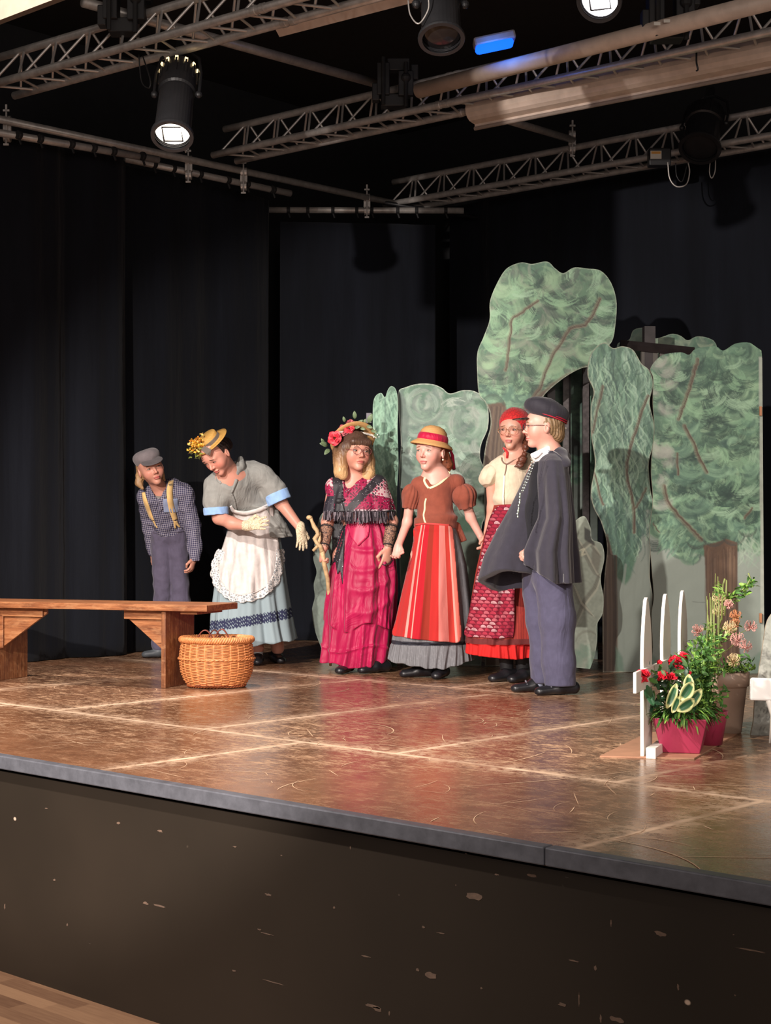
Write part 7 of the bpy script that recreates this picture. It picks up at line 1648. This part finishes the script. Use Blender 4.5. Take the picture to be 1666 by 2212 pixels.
    def cf(th, z):
        t = np.clip((Z(980)-z)/(Z(980)-Z(1260)), 0, 1); return t*(.020*np.cos(7*th+1.2+.5*t)+.014*np.cos(12*th+.5))
    rings(A, AR, cf, .02, bot=lambda x, y: Z(1258)+np.maximum(0, -x-.0)*.62)
    AI = [list(r) for r in AR]
    rings(A, [(r[0]-.06, r[1], r[2], max(r[3]-.018, .02), max(r[4]-.018, .03)) for r in AR if r[0] < Z(1160)], cf, .004, sub=True)
    # opening at the front
    f.mesh(A, 'cape', Mc, .0052, wr(61, .003, 12))
    # raised left hand flap
    L = SDF(); LR = [f.ring(1000, 1150, 1172, .05, .06), f.ring(1030, 1134, 1172, .07, .06), f.ring(1090, 1106, 1172, .10, .05), f.ring(1150, 1074, 1166, .125, .04), f.ring(1200, 1050, 1160, .14, .03), f.ring(1275, 1030, 1150, .155, .02)]
    lf = lambda th, z: .010*np.cos(5*th+2)*np.clip((Z(1010)-z)/.6, 0, 1)
    hl = lambda x, y: Z(1253)+(y-.02)*-.40+(x+.20)*-.03
    rings(L, LR, lf, .01, bot=hl); rings(L, [(r[0]-.10, r[1], r[2], max(r[3]-.016, .012), max(r[4]-.016, .02)) for r in LR if r[0] < Z(1140)], lf, .003, sub=True)
    gi = G('cape_wool_flap'); geo = gi.n('ShaderNodeNewGeometry'); f.mesh(L, 'cape_flap', Mc, .0048, wr(63, .002, 12))
    Y_ = SDF(); Y_.cap(J(1202, 982, .0), J(1210, 986, .0), .062, .062, .03, .7, (0, 0, 1)); Y_.cap(J(1206, 982, -.06), J(1216, 998, -.12), .045, .045, .04, .5, (0, 0, 1)); Y_.cap(J(1180, 962, 0), J(1184, 985, 0), .066, .064, .01, sub=True)
    f.mesh(Y_, 'hood_collar', Mc, .0048)
    f.strip(A, 'collar_edge', [(1170, 984), (1182, 976), (1198, 976), (1214, 988), (1226, 1000)], 4, Mc, .010, .004)
    # chain
    m = MB(); Mch = plain('silver_chain', C(206, 222, 206), .2, .1, metal=.8)
    for (a, b, s_) in (((1153, 985), (1125, 1066), 0), ((1158, 988), (1128, 1066), 1)):
        n = 26; pr = None
        for i in range(n):
            t = i/n; px = a[0]+(b[0]-a[0])*t+1.2*math.sin(t*3); py = a[1]+(b[1]-a[1])*t; q = Vector(J(px, py, -.235-.03*t)); m.lathe([(.0022, -.001), (.0034, 0), (.0022, .001)], 6, Matrix.Translation(q) @ Matrix.Rotation(math.pi/2*(i % 2), 4, 'Z') @ Matrix.Rotation(math.pi/2, 4, 'X'))
    m.build('neck_chain', Mch, f.root); m = MB()
    for i in range(9): q = Vector(J(1124-i*.7+random.uniform(-1, 1), 1068+i*6, -.27)); m.ball(q, (.005, .004, .006 if i % 3 else .010), 4)
    m.build('pendant', Mch, f.root)
    # trousers
    Q = SDF(); Q.cap(J(1188, 1215, .0), J(1188, 1240, .0), .11, .11, .04); Q.chain([J(1196, 1240, -.07), J(1204, 1340, -.08), J(1208, 1430, -.08), J(1210, 1474, -.08)], [.098, .085, .078, .074], .03); Q.chain([J(1168, 1240, .07), J(1172, 1340, .07), J(1178, 1420, .06), J(1178, 1462, .06)], [.098, .082, .074, .068], .03)
    Q.half(J(1190, 1478, -.08), (.0, 0, -1), .004)
    f.mesh(Q, 'trousers', cloth('slate_trousers', C(76, 74, 96), .8, .6, 9), .005, wr(71, .008, 16, (1, 1, .45)))
    Ms = cloth('pale_sock', C(150, 160, 184), .9, .1)
    for (x, y) in ((1165, .05), (1196, -.09)): S = SDF(); S.cap(J(x-2, 1474, y), J(x, 1462, y), .034, .036, .01); f.mesh(S, 'sock', Ms, .005)
    for (x, py, y) in ((1150, 1480, .05), (1202, 1490, -.10)):
        shoe(f, 'shoe', [J(x, py, y)[0], y, 0], 196, .26, M_blkleather)
        m = MB(); q = J(x-12, py, y); m.tube([Vector((q[0], y-.034, .040)), Vector((q[0]-.005, y, .058)), Vector((q[0], y+.034, .040))], .005, 6); m.build('shoe_strap', plain('grey_strap', C(120, 120, 130), .4), f.root, smooth=True)
person_cape()
